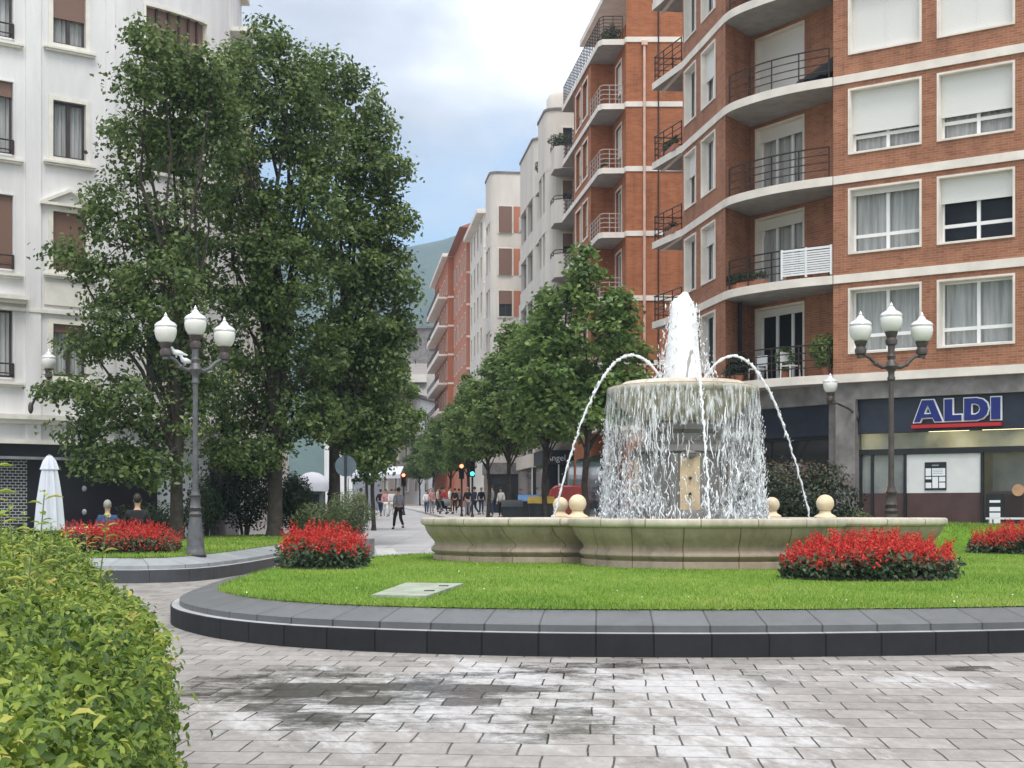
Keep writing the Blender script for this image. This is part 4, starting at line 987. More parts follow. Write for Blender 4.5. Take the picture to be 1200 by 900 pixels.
def ribbons(c0, length, width, wob):
    """short crooked ribbons of falling water"""
    n = len(c0); s = 5; rows = []
    x = np.zeros((n, 2)); ang = np.arctan2(c0[:, 1] - FY, c0[:, 0] - FX) + PI / 2 + NR.normal(0, .5, n)
    tx, ty = np.cos(ang), np.sin(ang)
    for k in range(s):
        t = k / (s - 1); x = x + NR.normal(0, 1, (n, 2)) * wob[:, None]
        w = width * (0.25 + math.sin(PI * (t * .86 + .1))) * NR.uniform(.5, 1.3, n)
        ctr = np.stack([c0[:, 0] + x[:, 0], c0[:, 1] + x[:, 1], c0[:, 2] - length * t], 1)
        d = np.stack([tx * w, ty * w, NR.normal(0, .3, n) * w], 1); rows.append(np.stack([ctr - d, ctr + d], 1))
    v = np.stack(rows, 1).reshape(-1, 3); b_ = np.arange(n)[:, None] * (2 * s)
    f = np.concatenate([b_ + np.array([[2 * k, 2 * k + 1, 2 * k + 3, 2 * k + 2]]) for k in range(s - 1)], 1).reshape(-1, 4)
    return v, f
wz0 = RIM - .14
wc = thing('water_curtain', 'veil of water falling all round from the lip of the upper bowl', 'water', (FX, FY, wz0)); wc['kind'] = 'stuff'
mb = MB(); n = 96; prof = [(1.475, BZ - .04), (1.49, BZ - .3), (1.50, BZ - .8), (1.52, BZ - 1.5), (1.54, BZ - 2.2), (1.55, wz0)]
for k in range(len(prof) - 1):
    for j in range(n):
        a0, a1 = 2 * PI * j / n, 2 * PI * (j + 1) / n
        if abs((a0 + a1) / 2 - 1.5 * PI) < .30 and k >= 2: continue
        q = [(FX + r * math.cos(a), FY + r * math.sin(a), z) for r, z, a in ((prof[k][0], prof[k][1], a0), (prof[k][0], prof[k][1], a1), (prof[k + 1][0], prof[k + 1][1], a1), (prof[k + 1][0], prof[k + 1][1], a0))]
        mb.face(q, [(a0 * 1.5, prof[k][1]), (a1 * 1.5, prof[k][1]), (a1 * 1.5, prof[k + 1][1]), (a0 * 1.5, prof[k + 1][1])])
mb.build('water_sheet', 'sheet', wc, smooth=True, recalc=False)
n = 3100
a = NR.uniform(0, 2 * PI, n); t = NR.random(n) ** .75; r = 1.47 + .03 * t + np.abs(NR.normal(0, .05, n)) * t
dens = .5 + .5 * np.sin(a * 7 + 1) * np.sin(a * 3)
front = np.exp(-(((a - 1.5 * PI) / .34) ** 2)) * (t > .18); keep = NR.random(n) < (.35 + .65 * dens) * (1 - .85 * front); a, t, r = a[keep], t[keep], r[keep]; n = len(a)
c0 = np.stack([FX + r * np.cos(a), FY + r * np.sin(a), BZ - .05 - t * 2.25], 1)
v, f = ribbons(c0, NR.uniform(.06, .40, n), .0025 + .012 * NR.random(n) ** 2, .006 + .022 * t)
fastmesh('water_strands', v, f, None, 'foam', wc)
n = 11000
a = NR.uniform(0, 2 * PI, n); h = NR.random(n) ** 2.1 * 1.55; r = 1.50 + NR.normal(0, .075, n) * np.clip(1 - .5 * h, .3, 1) + .045
c = np.stack([FX + r * np.cos(a), FY + r * np.sin(a), wz0 + h * 1.35], 1); kp = NR.random(n) > .8 * np.exp(-(((a - 1.5 * PI) / .42) ** 2)); c, h, n = c[kp], h[kp], int(kp.sum()); v, f = drops(c, (.003 + .020 * NR.random(n) ** 2.2) * np.clip(1.15 - .5 * h, .4, 2), 4.2)
fastmesh('splash_drops', v, f, None, 'foam', wc)
# the tall middle jet
cj = thing('centre_jet', 'thick white jet of water rising from the middle of the bowl', 'water jet', (FX, FY, BZ - .2))
mb = MB(); n = 20; top = EYE + 255 / F * FY
prof = [(.40, -.25), (.375, .1), (.345, .4), (.315, .7), (.29, 1.0), (.265, 1.25), (.245, 1.45), (.225, 1.58), (.205, 1.67), (.165, 1.74), (.10, 1.80), (.01, 1.83)]
mb.lathe(prof, (FX, FY, BZ), 44)
for i in range(len(mb.v)):
    x, y, z = mb.v[i]; k = 1 + .07 * math.sin(x * 21 + z * 5) * math.cos(y * 17 - z * 4) + rnd.uniform(-.035, .035); mb.v[i] = (FX + (x - FX) * k, FY + (y - FY) * k, z + rnd.uniform(-.02, .02) + (.05 * math.sin(x * 19) if z > BZ + 1.6 else 0))
mb.build('water_column', 'foam_core', cj, smooth=True)
n = 1500; hh = NR.random(n) ** 1.9; a = NR.uniform(-.35 * PI, 1.35 * PI, n); r = (.385 - .17 * hh) + np.abs(NR.normal(0, .11, n)) * (1.1 - .8 * hh) + .30 * (1 - hh) ** 2 * NR.random(n)
c = np.stack([FX + .06 * (1 - hh) + r * np.cos(a), FY + r * np.sin(a), BZ - .1 + hh * 1.8], 1); v, f = drops(c, .004 + .016 * NR.random(n) ** 2, 3.6); fastmesh('spray', v, f, None, 'foam', cj)
# four arching jets
for q, lb in ((3, 'thin water jet arching towards the viewer, falling down the middle'), (0, 'thin water jet arching to the right over the bowl lip'), (2, 'thin water jet arching to the left over the bowl lip'), (1, 'thin water jet arching away behind the bowl')):
    a = q * PI / 2 + math.radians(4); pts = []; rad = []; m = 70; dc = []
    for i in range(m + 1):
        t = i / m; r = .38 + 2.16 * t ** .62; z = EYE + 3.05 - 1.36 * (r - 1.0) ** 2; g_ = .003 + .006 * t
        p = (FX + r * math.cos(a) + rnd.gauss(0, g_), FY + r * math.sin(a) + rnd.gauss(0, g_), max(z, wz0) + rnd.gauss(0, g_)); pts.append(p)
        rad.append((.026 + .010 * math.sin(i * 1.9 + q)) * rnd.uniform(.8, 1.15) * (1.1 - .45 * t))
        for _ in range(3): dc.append([p[b_] + rnd.gauss(0, .014 + .016 * t) for b_ in range(3)])
    th = thing('arching_jet', lb, 'water jet', (FX, FY, BZ - .1), 'arching fountain jets')
    mb = MB(); mb.tube(pts, rad, 7); mb.build('water_thread', 'foam', th, smooth=True)
    v, f = drops(np.array(dc), .004 + .012 * NR.random(len(dc)) ** 1.5, 2.6); fastmesh('beads', v, f, None, 'foam', th)['kind'] = 'stuff'

#@@LAMPS
# ------------------------------------------------------------------ lamps
def globe_at(th, c, s=1.0):
    mb = MB(); mb.lathe([(.055, -.30), (.10, -.27), (.115, -.20), (.085, -.14), (.115, -.06), (.125, -.03)], tuple(c), 16); cup = mb.build('lamp_cup', 'lamp_iron_dark', th, smooth=True)
    mb = MB(); mb.lathe([(.10, -.03), (.145, .0), (.182, .06), (.203, .13), (.210, .20), (.20, .26), (.185, .275)], tuple(c), 24); mb.build('globe', 'globe', th, smooth=True)
    mb = MB(); mb.lathe([(.205, .262), (.212, .29), (.20, .315), (.165, .35), (.115, .375), (.08, .40), (.065, .43), (.045, .455), (.028, .47), (.034, .49), (.015, .52), (.001, .55)], tuple(c), 24); mb.build('globe_cap', 'globe_cap', th, smooth=True)
def lamp_post(label, dark):
    th = thing('street_lamp', label, 'street lamp', (0, 0, 0), 'three-globe street lamps'); mt = 'lamp_iron_dark' if dark else 'lamp_iron'
    mb = MB(); mb.lathe([(.20, 0), (.20, .06), (.175, .10), (.165, .2), (.13, .62), (.112, .74), (.125, .76), (.125, .80), (.105, .83), (.10, .90), (.115, .915), (.10, .94), (.088, 1.10), (.10, 1.12), (.10, 1.16), (.078, 1.20), (.074, 1.26)], (0, 0, 0), 20)
    mb.build('pedestal', mt, th, smooth=True)
    for z_, r_ in ((.0, .212), (.78, .132), (.88, .118), (1.14, .108)):
        mb = MB(); mb.lathe([(r_ - .02, z_ - .022), (r_, z_ - .014), (r_, z_ + .014), (r_ - .02, z_ + .022)], (0, 0, 0), 20); mb.build('dark_ring', 'iron', th, smooth=True)
    mb = MB(); mb.lathe([(.058, 1.2), (.053, 2.1), (.048, 3.28), (.075, 3.3), (.075, 3.34), (.058, 3.37), (.062, 3.45), (.10, 3.5), (.128, 3.56), (.10, 3.63), (.066, 3.68), (.085, 3.75), (.06, 3.8), (.07, 3.95), (.05, 4.05), (.05, 4.1)], (0, 0, 0), 16)
    mb.build('pole', mt, th, smooth=True)
    for s in (-1, 1):
        mb = MB(); mb.tube([(s * .06, 0, 3.56), (s * .18, 0, 3.54), (s * .30, 0, 3.60), (s * .42, 0, 3.72), (s * .52, 0, 3.77), (s * .60, 0, 3.76), (s * .66, 0, 3.73)], [.05, .042, .036, .034, .036, .045, .03], 10)
        mb.ball((s * .30, 0, 3.60), .05, 10); mb.lathe([(.07, 3.72), (.06, 3.80), (.05, 3.9)], (s * .60, 0, 0), 12); mb.build('arm', mt, th, smooth=True)
        globe_at(th, (s * .60, 0, 4.06))
    globe_at(th, (0, 0, 4.24)); return th
l0 = lamp_post('grey iron lamp post with three white globes, before the tall trees', False)
l0.location = P(229, 650, 27.3); l0.location.z = .775; l0.rotation_euler = (0, 0, .62); l0.scale = (.98, .98, .985)
l1 = lamp_post('dark iron lamp post with three white globes, right of the fountain', True)
l1.location = (XP(1044.5, 32.3), 32.3, .70); l1.scale = (1.165, 1.165, 1.165); l1.rotation_euler = (0, 0, .08)
l2 = dup(l1, (XP(388, 44.2), 44.2, .80), .9, 1.18, 'farther dark lamp post half lost in the right tall tree')
def wall_lamp(tip, wallpt, label, s=1.0):
    tip = Vector(tip); w = Vector(wallpt); th = thing('wall_lamp', label, 'wall lamp', w, 'globe lamps on wall brackets')
    mb = MB(); dr = (tip - w); mb.tube([w, w + Vector((0, 0, .1)) + dr * .3, w + Vector((dr.x * .75, dr.y * .75, dr.z + .02)), (tip.x, tip.y, tip.z)], [.04, .035, .03, .03], 8)
    mb.ball(w + Vector((0, 0, .0)), .08, 10, (1, 1, 2.2)); mb.lathe([(.05, -.25), (.03, -.16), (.04, 0), (.07, .06), (.045, .12)], tuple(tip), 10); mb.build('bracket', 'lamp_iron_dark', th, smooth=True)
    globe_at(th, tip + Vector((0, 0, .36))); return th
# pigeons sitting on the left lamp
def pigeon(loc, rz, label):
    th = thing('pigeon', label, 'pigeon', loc, 'pigeons on the lamp arm')
    sk = [((.0, 0, .07), .03), ((.06, 0, .085), .055), ((.14, 0, .075), .045), ((.24, 0, .05), .018), ((-.03, 0, .13), .028), ((-.045, 0, .165), .026), ((-.075, 0, .162), .008)]
    mb = MB(); mb.tube([(-.085, 0, .160), (-.06, 0, .168), (-.04, 0, .17), (-.025, 0, .135), (.01, 0, .09), (.07, 0, .08), (.14, 0, .072), (.20, 0, .06), (.27, 0, .045)], [.004, .02, .026, .03, .05, .058, .045, .024, .012], 10)
    mb.tube([(.05, .02, .05), (.05, .02, -.01)], .006, 5); mb.tube([(.05, -.02, .05), (.05, -.02, -.01)], .006, 5)
    c, s = math.cos(rz), math.sin(rz); mb.v = [(loc[0] + x * c - y * s, loc[1] + x * s + y * c, loc[2] + z) for x, y, z in mb.v]
    mb.build('body', 'plastic_white', th, smooth=True)
def lw(x, z):
    s = .98; c, q = math.cos(.62), math.sin(.62); return (l0.location.x + x * s * c, l0.location.y + x * s * q, l0.location.z + z * .985)
pigeon(lw(-.44, 3.775), .6, 'white pigeon at the outer end of the left lamp arm'); pigeon(lw(-.26, 3.635), .9, 'white pigeon lower on the left lamp arm, nearer the post')

#@@BUILDINGS
# ------------------------------------------------------------------ the brick corner building with the supermarket
C0 = (9.7, 43.8); FC = Fr(C0, (.821, -.571)); assert FC.n[1] < 0
S0 = (6.91, 47.0); FS = Fr(S0, (-.16, .987), flip=True)
if FS.n[0] > 0: FS.n = (-FS.n[0], -FS.n[1])
R0, P1_ = (10.02, 45.3), (7.98, 48.5)
FD = Fr(R0, (P1_[0] - R0[0], P1_[1] - R0[1]), flip=True)
if FD.n[1] > 0: FD.n = (-FD.n[0], -FD.n[1])
LD = math.dist(R0, P1_)
ARC = densify([C0, (8.9, 44.32), (8.12, 45.02), (7.46, 45.84), (7.07, 46.5), S0], 4)
SL = [5.74 + 2.99 * k for k in range(6)]; ZT = SL[5]
bb = thing('brick_apartment_building', 'red brick corner building with curved balconies above a supermarket', 'apartment building', (C0[0], C0[1], G(44)))
WU = [(.525, 2.67), (3.22, 5.34), (6.1, 8.2)]; WS = [(1.1, 2.62), (3.35, 4.7)]
mb = MB()
wall(mb, FC, 0, 10, SL[0], ZT, [(a, c, s + .64, s + 2.52) for a, c in WU for s in SL[:5]], .38)
wall(mb, FS, 0, 5, SL[0], ZT, [(a, c, s + .64, s + 2.52) for a, c in WS for s in SL[:5]], .26)
wall(mb, FD, 0, LD, SL[0], ZT, [(1.3, 3.5, s + .02, s + 2.55) for s in SL[:5]], .3)
FR1 = Fr(C0, (R0[0] - C0[0], R0[1] - C0[1])); FR2 = Fr(P1_, (S0[0] - P1_[0], S0[1] - P1_[1]))
wall(mb, FR1, 0, math.dist(C0, R0), SL[0], ZT); wall(mb, FR2, 0, math.dist(P1_, S0), SL[0], ZT)
wall(mb, FS, 5, 8.2, SL[0], ZT, v=-1.3); q5 = Fr(FS.xy(5, -1.3), FS.n); wall(mb, q5, 0, 1.3, SL[0], ZT)
mb.build('wall', 'brick', bb, recalc=False)
for k, s in enumerate(SL):
    mb = MB(); z0, z1_ = s - .25, s
    mb.box(0.02, 10, -.1, .05, z0, z1_, FC); mb.box(.02, 7.9, -.1, .05, z0, z1_, FS)
    mb.build('floor_band', 'band', bb)
    out = [(p[0] - .03, p[1] - .04) for p in ARC]
    if k < 6:
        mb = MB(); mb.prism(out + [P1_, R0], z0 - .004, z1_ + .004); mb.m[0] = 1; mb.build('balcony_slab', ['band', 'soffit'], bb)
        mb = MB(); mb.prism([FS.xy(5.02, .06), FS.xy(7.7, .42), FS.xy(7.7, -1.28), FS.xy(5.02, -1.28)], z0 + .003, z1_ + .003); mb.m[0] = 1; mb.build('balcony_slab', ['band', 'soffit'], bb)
    if k < 5:
        railing(bb, [(p[0] + .05, p[1] + .07) for p in ARC[1:-2]], s, .95, 4, .98, .019)
        railing(bb, [FS.xy(5.15, .0), FS.xy(7.6, .36), FS.xy(7.6, -1.2)], s, .95, 4, .8, .019)
# windows as they stand open or shuttered
for k, s in enumerate(SL[:5]):
    for j, (a, c) in enumerate(WU):
        sh = [[0.0, 0.0, .2], [0.06, .36, 0], [.66, .62, .5], [1.0, 1.0, 1], [1.0, .6, 1]][k][j]
        window(bb, FC, a, c, s + .64, s + 2.52, .38, shutter=sh, curtain=not (k == 1 and j == 1), shut_v=-.22, surround=.05)
    for j, (a, c) in enumerate(WS):
        window(bb, FS, a, c, s + .64, s + 2.52, .26, shutter=[0, .3, 0, .5, .2][k] if j == 0 else [.1, 0, .4, 0, 0][k], curtain=k != 0, transom=False, surround=.05)
    window(bb, FD, 1.3, 3.5, s + .03, s + 2.55, .3, shutter=[.08, .12, .15, .95, .3][k], curtain=k != 0, transom=False, mull=(.33, .66), name='balcony_door', shut_v=-.16, surround=.06)
mb = MB(); mb.prism([FC.xy(0, .25), FC.xy(10, .25), FC.xy(10, -14), FS.xy(8.2, -8), FS.xy(8.2, .25), FS.xy(0, .25)] , ZT + .002, ZT + .5); mb.build('roof', 'band', bb)
mb = MB(); e = FC.xy(10, 0); mb.box(0, 12, -.1, .1, 0.4, ZT, Fr(e, (-FC.n[0], -FC.n[1]))); mb.build('side_wall', 'brick', bb)
# ground floor: concrete, dark fascia, shopfront
mb = MB(); mb.box(.0, 10, -.45, -.12, 4.98, 5.488, FC); mb.box(.05, .66, -.5, -.06, .4, 4.98, FC); mb.box(-.35, .3, -.9, -.5, .4, 5.45, FC); mb.box(9.3, 9.9, -.5, -.06, .4, 4.98, FC)
FG = Fr((9.62, 44.25), (-.626, .78), flip=True)
if FG.n[1] > 0: FG.n = (-FG.n[0], -FG.n[1])
mb.box(.1, 3.7, -.4, -.1, 4.9, 5.488, FG); mb.box(3.4, 3.9, -.45, -.06, .5, 4.9, FG); mb.box(.2, 8.2, -.5, -.1, .5, 5.488, FS)
mb.build('concrete_frame', 'concrete', bb)
mb = MB(); mb.box(.64, 9.28, -.44, -.3, 3.96, 4.98, FC); mb.build('fascia', 'navy', bb)
mb = MB(); mb.box(.12, 3.38, -.42, -.28, 3.95, 4.90, FG); mb.build('fascia', 'navy', bb)
sf = MB(); MU = [.66, 1.02, 2.03, 4.30, 6.6, 9.2]
for u in MU: sf.box(u, u + .075, -.52, -.40, .5, 3.32, FC)
sf.box(.66, 9.28, -.54, -.38, 3.31, 3.47, FC); shop = sf.build('shopfront', 'black_frame', bb)
g = MB(); g.face([FC(.7, -.46, 3.48), FC(9.28, -.46, 3.48), FC(9.28, -.46, 3.955), FC(.7, -.46, 3.955)]); g.face([FC(.7, -.46, 2.16), FC(2.03, -.46, 2.16), FC(2.03, -.46, 3.31), FC(.7, -.46, 3.31)])
g.face([FC(4.37, -.46, .5), FC(9.28, -.46, .5), FC(9.28, -.46, 3.31), FC(4.37, -.46, 3.31)])
g.build('pane', glass_pane('shop_glass', (0.05, 0.06, 0.06), .7), shop, recalc=False)
g = MB(); g.box(2.11, 4.29, -.48, -.45, 2.16, 3.30, FC); g.build('white_film', 'white_film', shop)
g = MB(); g.box(.74, 1.0, -.50, -.465, 2.16, 3.30, FC); g.box(1.1, 2.02, -.50, -.465, 2.16, 3.30, FC); g.build('frosted_film', 'frosted', shop)
g = MB(); g.box(.70, 9.2, -.52, -.475, 3.48, 3.95, FC); g.build('transom_film', 'frosted_warm', shop)
g = MB(); g.box(4.4, 6.58, -1.3, -1.25, 2.2, 3.3, FC); g.build('inner_screen', 'frosted', shop)
g = MB(); g.box(.74, 1.0, -.49, -.455, .5, 2.155, FC); g.box(1.1, 2.02, -.49, -.455, .5, 2.155, FC); g.box(2.11, 4.29, -.49, -.455, .5, 2.155, FC); g.box(4.4, 6.59, -.9, -.86, .5, 2.2, FC); g.build('lower_panel', 'brown_panel', shop)
mb = MB(); mb.face([FC(.66, -3.2, .5), FC(9.3, -3.2, .5), FC(9.3, -3.2, 4.9), FC(.66, -3.2, 4.9)]); mb.face([FC(.66, -.55, 4.1), FC(9.3, -.55, 4.1), FC(9.3, -3.2, 4.1), FC(.66, -3.2, 4.1)]); mb.face([FC(.66, -.5, .5), FC(.66, -3.2, .5), FC(.66, -3.2, 4.9), FC(.66, -.5, 4.9)])
mb.build('shop_interior', plain('shop_interior', (.30, .29, .26), .8), bb, recalc=False)
mb = MB()
for u in (2.4, 4.0, 5.6, 7.2): mb.box(u, u + 1.2, -1.6, -1.45, 4.02, 4.06, FC)
mb.build('strip_light', 'tube_light', bb)
# the supermarket sign
def letters(polys, fr, u0, z0, su, sz, v, th, off=0.0):
    cu = bpy.data.curves.new('letters', 'CURVE'); cu.dimensions = '2D'; cu.fill_mode = 'BOTH'; cu.extrude = th / 2; cu.offset = off
    for pl in polys:
        sp = cu.splines.new('POLY'); sp.points.add(len(pl) - 1); sp.use_cyclic_u = True
        for p, (x, y) in zip(sp.points, pl): p.co = (x * su, y * sz, 0, 1)
    o = bpy.data.objects.new('tmp', cu); COL.objects.link(o); dg = bpy.context.evaluated_depsgraph_get(); dg.update()
    me = bpy.data.meshes.new_from_object(o.evaluated_get(dg)); bpy.data.objects.remove(o)
    mb = MB()
    for p in me.polygons: mb.face([fr(u0 + me.vertices[i].co.x, v + me.vertices[i].co.z, z0 + me.vertices[i].co.y) for i in p.vertices])
    bpy.data.meshes.remove(me); return mb
AL = [[(0, 0), (57, 150), (137, 150), (200, 0), (143, 0), (130, 27), (58, 27), (46, 0)], [(97, 108), (76, 58), (118, 58)],
      [(207, 0), (207, 150), (265, 150), (265, 45), (326, 45), (326, 0)],
      [(337, 0), (337, 150), (420, 150), (462, 140), (490, 114), (500, 76), (490, 38), (462, 11), (420, 0)], [(388, 108), (412, 108), (433, 97), (441, 76), (433, 54), (412, 43), (388, 43)],
      [(511, 0), (511, 150), (577, 150), (577, 0)]]
sg = thing('shop_sign', 'blue ALDI letters edged in white over a red bar on the dark fascia', 'shop sign', FC(2.4, -.29, 4.2))
letters(AL, FC, 2.40, 4.22, 2.54 / 577, .66 / 150, -.245, .07, .018).build('letter_edge', 'sign_white', sg)
letters(AL, FC, 2.40, 4.22, 2.54 / 577, .66 / 150, -.195, .05, -.016).build('letters', 'sign_blue', sg)
mb = MB(); mb.box(2.36, 4.95, -.295, -.14, 4.05, 4.15, FC); mb.build('red_bar', 'sign_red', sg)
# the shop beside it, with faint lettering on its glass
sf = MB(); sf.box(.14, 3.36, -.50, -.40, 3.85, 3.95, FG); sf.box(.14, .22, -.50, -.40, .6, 3.85, FG); sf.box(3.28, 3.36, -.50, -.40, .6, 3.85, FG); sf.box(2.6, 2.66, -.50, -.40, .6, 3.85, FG); sf.box(.22, 2.6, -.5, -.40, .6, 1.2, FG)
s2f = sf.build('shopfront', 'black_frame', bb)
g = MB(); g.face([FG(.22, -.45, 1.2), FG(3.28, -.45, 1.2), FG(3.28, -.45, 3.85), FG(.22, -.45, 3.85)]); g.build('pane', glass_pane('side_glass', (.03, .03, .03), .25), s2f, recalc=False)
g = MB(); g.face([FG(-.8, -1.0, .3), FG(5.2, -1.0, .3), FG(5.2, -1.0, 4.8), FG(-.8, -1.0, 4.8)]); g.build('interior', plain('side_shop_interior', (.06, .055, .05), .9), s2f, recalc=False)
def text(body, fr, u, z, v, size, mat, parent, name='lettering', depth=.006, flip=False, align='LEFT'):
    cu = bpy.data.curves.new('t', 'FONT'); cu.body = body; cu.size = size; cu.extrude = depth; cu.align_x = align
    o = bpy.data.objects.new('tmp', cu); COL.objects.link(o); dg = bpy.context.evaluated_depsgraph_get(); dg.update()
    me = bpy.data.meshes.new_from_object(o.evaluated_get(dg)); bpy.data.objects.remove(o); mb = MB(); s = -1 if flip else 1
    for p in me.polygons: mb.face([fr(u + s * me.vertices[i].co.x, v + me.vertices[i].co.z, z + me.vertices[i].co.y) for i in p.vertices])
    bpy.data.meshes.remove(me); return mb.build(name, mat, parent)
text('FRUTA Y', FG, 2.5, 2.85, -.435, .42, plain('faint_letter', (.25, .25, .25), .5), s2f, flip=True)
# poster in the supermarket window, and the two round stickers
ps = thing('window_poster', 'black and white opening-hours poster on the white shop window', 'poster', FC(2.75, -.44, 2.3))
mb = MB(); mb.box(2.66, 3.30, -.447, -.425, 2.24, 3.06, FC); mb.build('board', 'black_frame', ps)
mb = MB()
for u0, u1, z0, z1_ in ((2.69, 2.85, 2.66, 2.88), (2.88, 3.27, 2.66, 2.88), (2.69, 2.86, 2.30, 2.46), (2.69, 2.86, 2.56, 2.63), (2.89, 3.06, 2.30, 2.63), (3.09, 3.27, 2.30, 2.46), (3.09, 3.27, 2.49, 2.63)): mb.box(u0, u1, -.427, -.419, z0, z1_, FC)
mb.build('printed_field', 'sign_white', ps); mb = MB()
for zz in (2.72, 2.77, 2.82): mb.box(2.9, 3.2, -.421, -.416, zz, zz + .012, FC)
mb.box(2.88, 3.08, -.427, -.418, 2.945, 2.985, FC); mb.build('printed_line', 'grey_metal', ps)
for u, lb in ((1.62, 'round tan sticker low on the shop glass behind the right lamp'), (5.35, 'round tan sticker low on the shop glass at the right edge')):
    mb = MB(); c = FC(u, -.44, 2.2); fr = FC
    pts = [FC(u + .17 * math.cos(a), -.442, 2.22 + .17 * math.sin(a)) for a in np.linspace(0, 2 * PI, 21)[:-1]]; pts2 = [FC(u + .17 * math.cos(a), -.432, 2.22 + .17 * math.sin(a)) for a in np.linspace(0, 2 * PI, 21)[:-1]]
    mb.face(pts2); mb.face(pts[::-1]); 
    for i in range(20): mb.face([pts[i], pts[(i + 1) % 20], pts2[(i + 1) % 20], pts2[i]])
    tag(mb.build('window_sticker', 'tan_disc', org=c), lb, 'sticker', 'round stickers on the shop glass')
# wall lamp on the corner pillar
wall_lamp(P(973, 473, 43.0), P(1004, 487, 43.62), 'globe lamp on a dark bracket on the concrete pillar')
# balcony things
def potted(xy, z, w, h, mat, label, n=420, size=.1, pot='terracotta', name='balcony_plant', long=0, dirv=(1, 0)):
    th = thing(name, label, 'balcony plant', (xy[0], xy[1], z))
    mb = MB()
    if long:
        fr = Fr(xy, dirv); mb.box(-long / 2, long / 2, -.09, .09, z + .005, z + .2, fr)
    else: mb.lathe([(.11, .005), (.16, .26), (.17, .28), (.14, .28)], (xy[0], xy[1], z), 14)
    mb.build('pot', pot, th)
    dr = NR.normal(size=(n, 3)); dr /= np.linalg.norm(dr, axis=1, keepdims=True); r = NR.random(n) ** .4
    c = np.stack([xy[0] + dr[:, 0] * r * w, xy[1] + dr[:, 1] * r * w * .6, z + .22 + h * (.5 + .5 * dr[:, 2] * r)], 1)
    if long:
        t = NR.uniform(-long / 2, long / 2, n); c[:, 0] = xy[0] + dirv[0] * t + NR.normal(0, .06, n); c[:, 1] = xy[1] + dirv[1] * t + NR.normal(0, .06, n)
    v, f = leaves(c, dr + np.array([0, 0, .4]) + NR.normal(0, .4, (n, 3)), NR.uniform(.7, 1.3, n) * size, .5, .3)
    fastmesh('foliage', v, f, faces_rnd(n, 2, NR.beta(2, 2, n)), mat, th); return th
arcp = lambda t: ARC[int(t * (len(ARC) - 1))]
def inn(p, k=.35): return (p[0] + .55 * k, p[1] + .83 * k)
potted(inn(arcp(.14), .55), SL[0], .62, 1.15, 'leaf_street', 'large leafy potted plant at the right of the lowest balcony', 1100, .13)
potted(inn(arcp(.42), .9), SL[0], .34, .9, 'leaf_street', 'leafy plant before the lowest balcony door', 420, .12)
potted(inn(arcp(.80), .5), SL[0], .42, .75, 'leaf_dark', 'dark bushy pot at the left of the lowest balcony', 600, .1)
potted(inn(arcp(.92), .3), SL[0], .35, .4, 'leaf_shrub', 'low plant behind the rail at the left end of the lowest balcony', 380, .09)
potted(inn(arcp(.62), .3), SL[1], .3, .3, 'leaf_shrub', 'trough of green plants in the middle of the second balcony', 380, .09, long=1.1, dirv=(-.68, .73))
potted(inn(arcp(.28), .3), SL[1], .3, .22, 'leaf_box', 'terracotta trough at the right of the second balcony', 240, .08, long=.8, dirv=(-.78, .62))
potted(inn(arcp(.86), .3), SL[1], .3, .35, 'leaf_shrub', 'green trough at the left of the second balcony', 320, .09, long=.7, dirv=(-.5, .86))
potted(FS.xy(6.3, .1), SL[3], .3, .35, 'leaf_shrub', 'long green trough behind the rail of a high side balcony', 420, .09, long=1.7, dirv=FS.d)
potted(FS.xy(6.3, .1), SL[2], .3, .2, 'leaf_dark', 'dark low trough behind the rail of the middle side balcony', 220, .08, long=1.5, dirv=FS.d)
# white slatted panel tied to the second balcony's rail, dark cover on the fourth
mb = MB(); a0, a1 = arcp(.02), arcp(.36); fr = Fr((a0[0] + .02, a0[1] + .0), (a1[0] - a0[0], a1[1] - a0[1]))
if fr.n[1] > 0: fr.n = (-fr.n[0], -fr.n[1])
lp = math.dist(a0, a1)
mb.box(.05, lp, .02, .05, SL[1] + .12, SL[1] + .18, fr); mb.box(.05, lp, .02, .05, SL[1] + .86, SL[1] + .93, fr)
for i in range(9): mb.box(.05, lp, .025, .045, SL[1] + .20 + i * .072, SL[1] + .25 + i * .072, fr)
for u in (.05, lp / 2, lp - .06): mb.box(u, u + .06, .0, .055, SL[1] + .05, SL[1] + .95, fr)
tag(mb.build('slatted_screen', 'plastic_white', org=fr(0, 0, SL[1])), 'white slatted screen fixed inside the second balcony rail', 'screen')
mb = MB(); q0 = inn(arcp(.12), .55)
for i in range(9):
    for j in range(7): pass
gx = np.linspace(-1.0, 1.15, 14); gy = np.linspace(-.4, .4, 6); dirc = np.array([-.75, .66]); dirn = np.array([.66, .75]); vv = []
for i, a in enumerate(gx):
    for j, c in enumerate(gy):
        h = .92 * math.exp(-((a + .45) / .42) ** 2) * (1 - (c / .55) ** 2) * 0 + (1 - (c / .46) ** 2) * max(0, 1.05 - .40 * (a + 1.0) ** 1.1) + .04 * math.sin(i * 2.3 + j * 1.7)
        p = np.array(q0) + dirc * a + dirn * c; vv.append((p[0], p[1], SL[3] + .02 + max(h, .02)))
ff = np.array([[i * 6 + j, i * 6 + j + 1, (i + 1) * 6 + j + 1, (i + 1) * 6 + j] for i in range(13) for j in range(5)])
tag(fastmesh('furniture_cover', np.array(vv), ff, None, 'cloth_black', org=(q0[0], q0[1], SL[3]), smooth=True), 'black cover thrown over furniture on the upper balcony', 'cover')
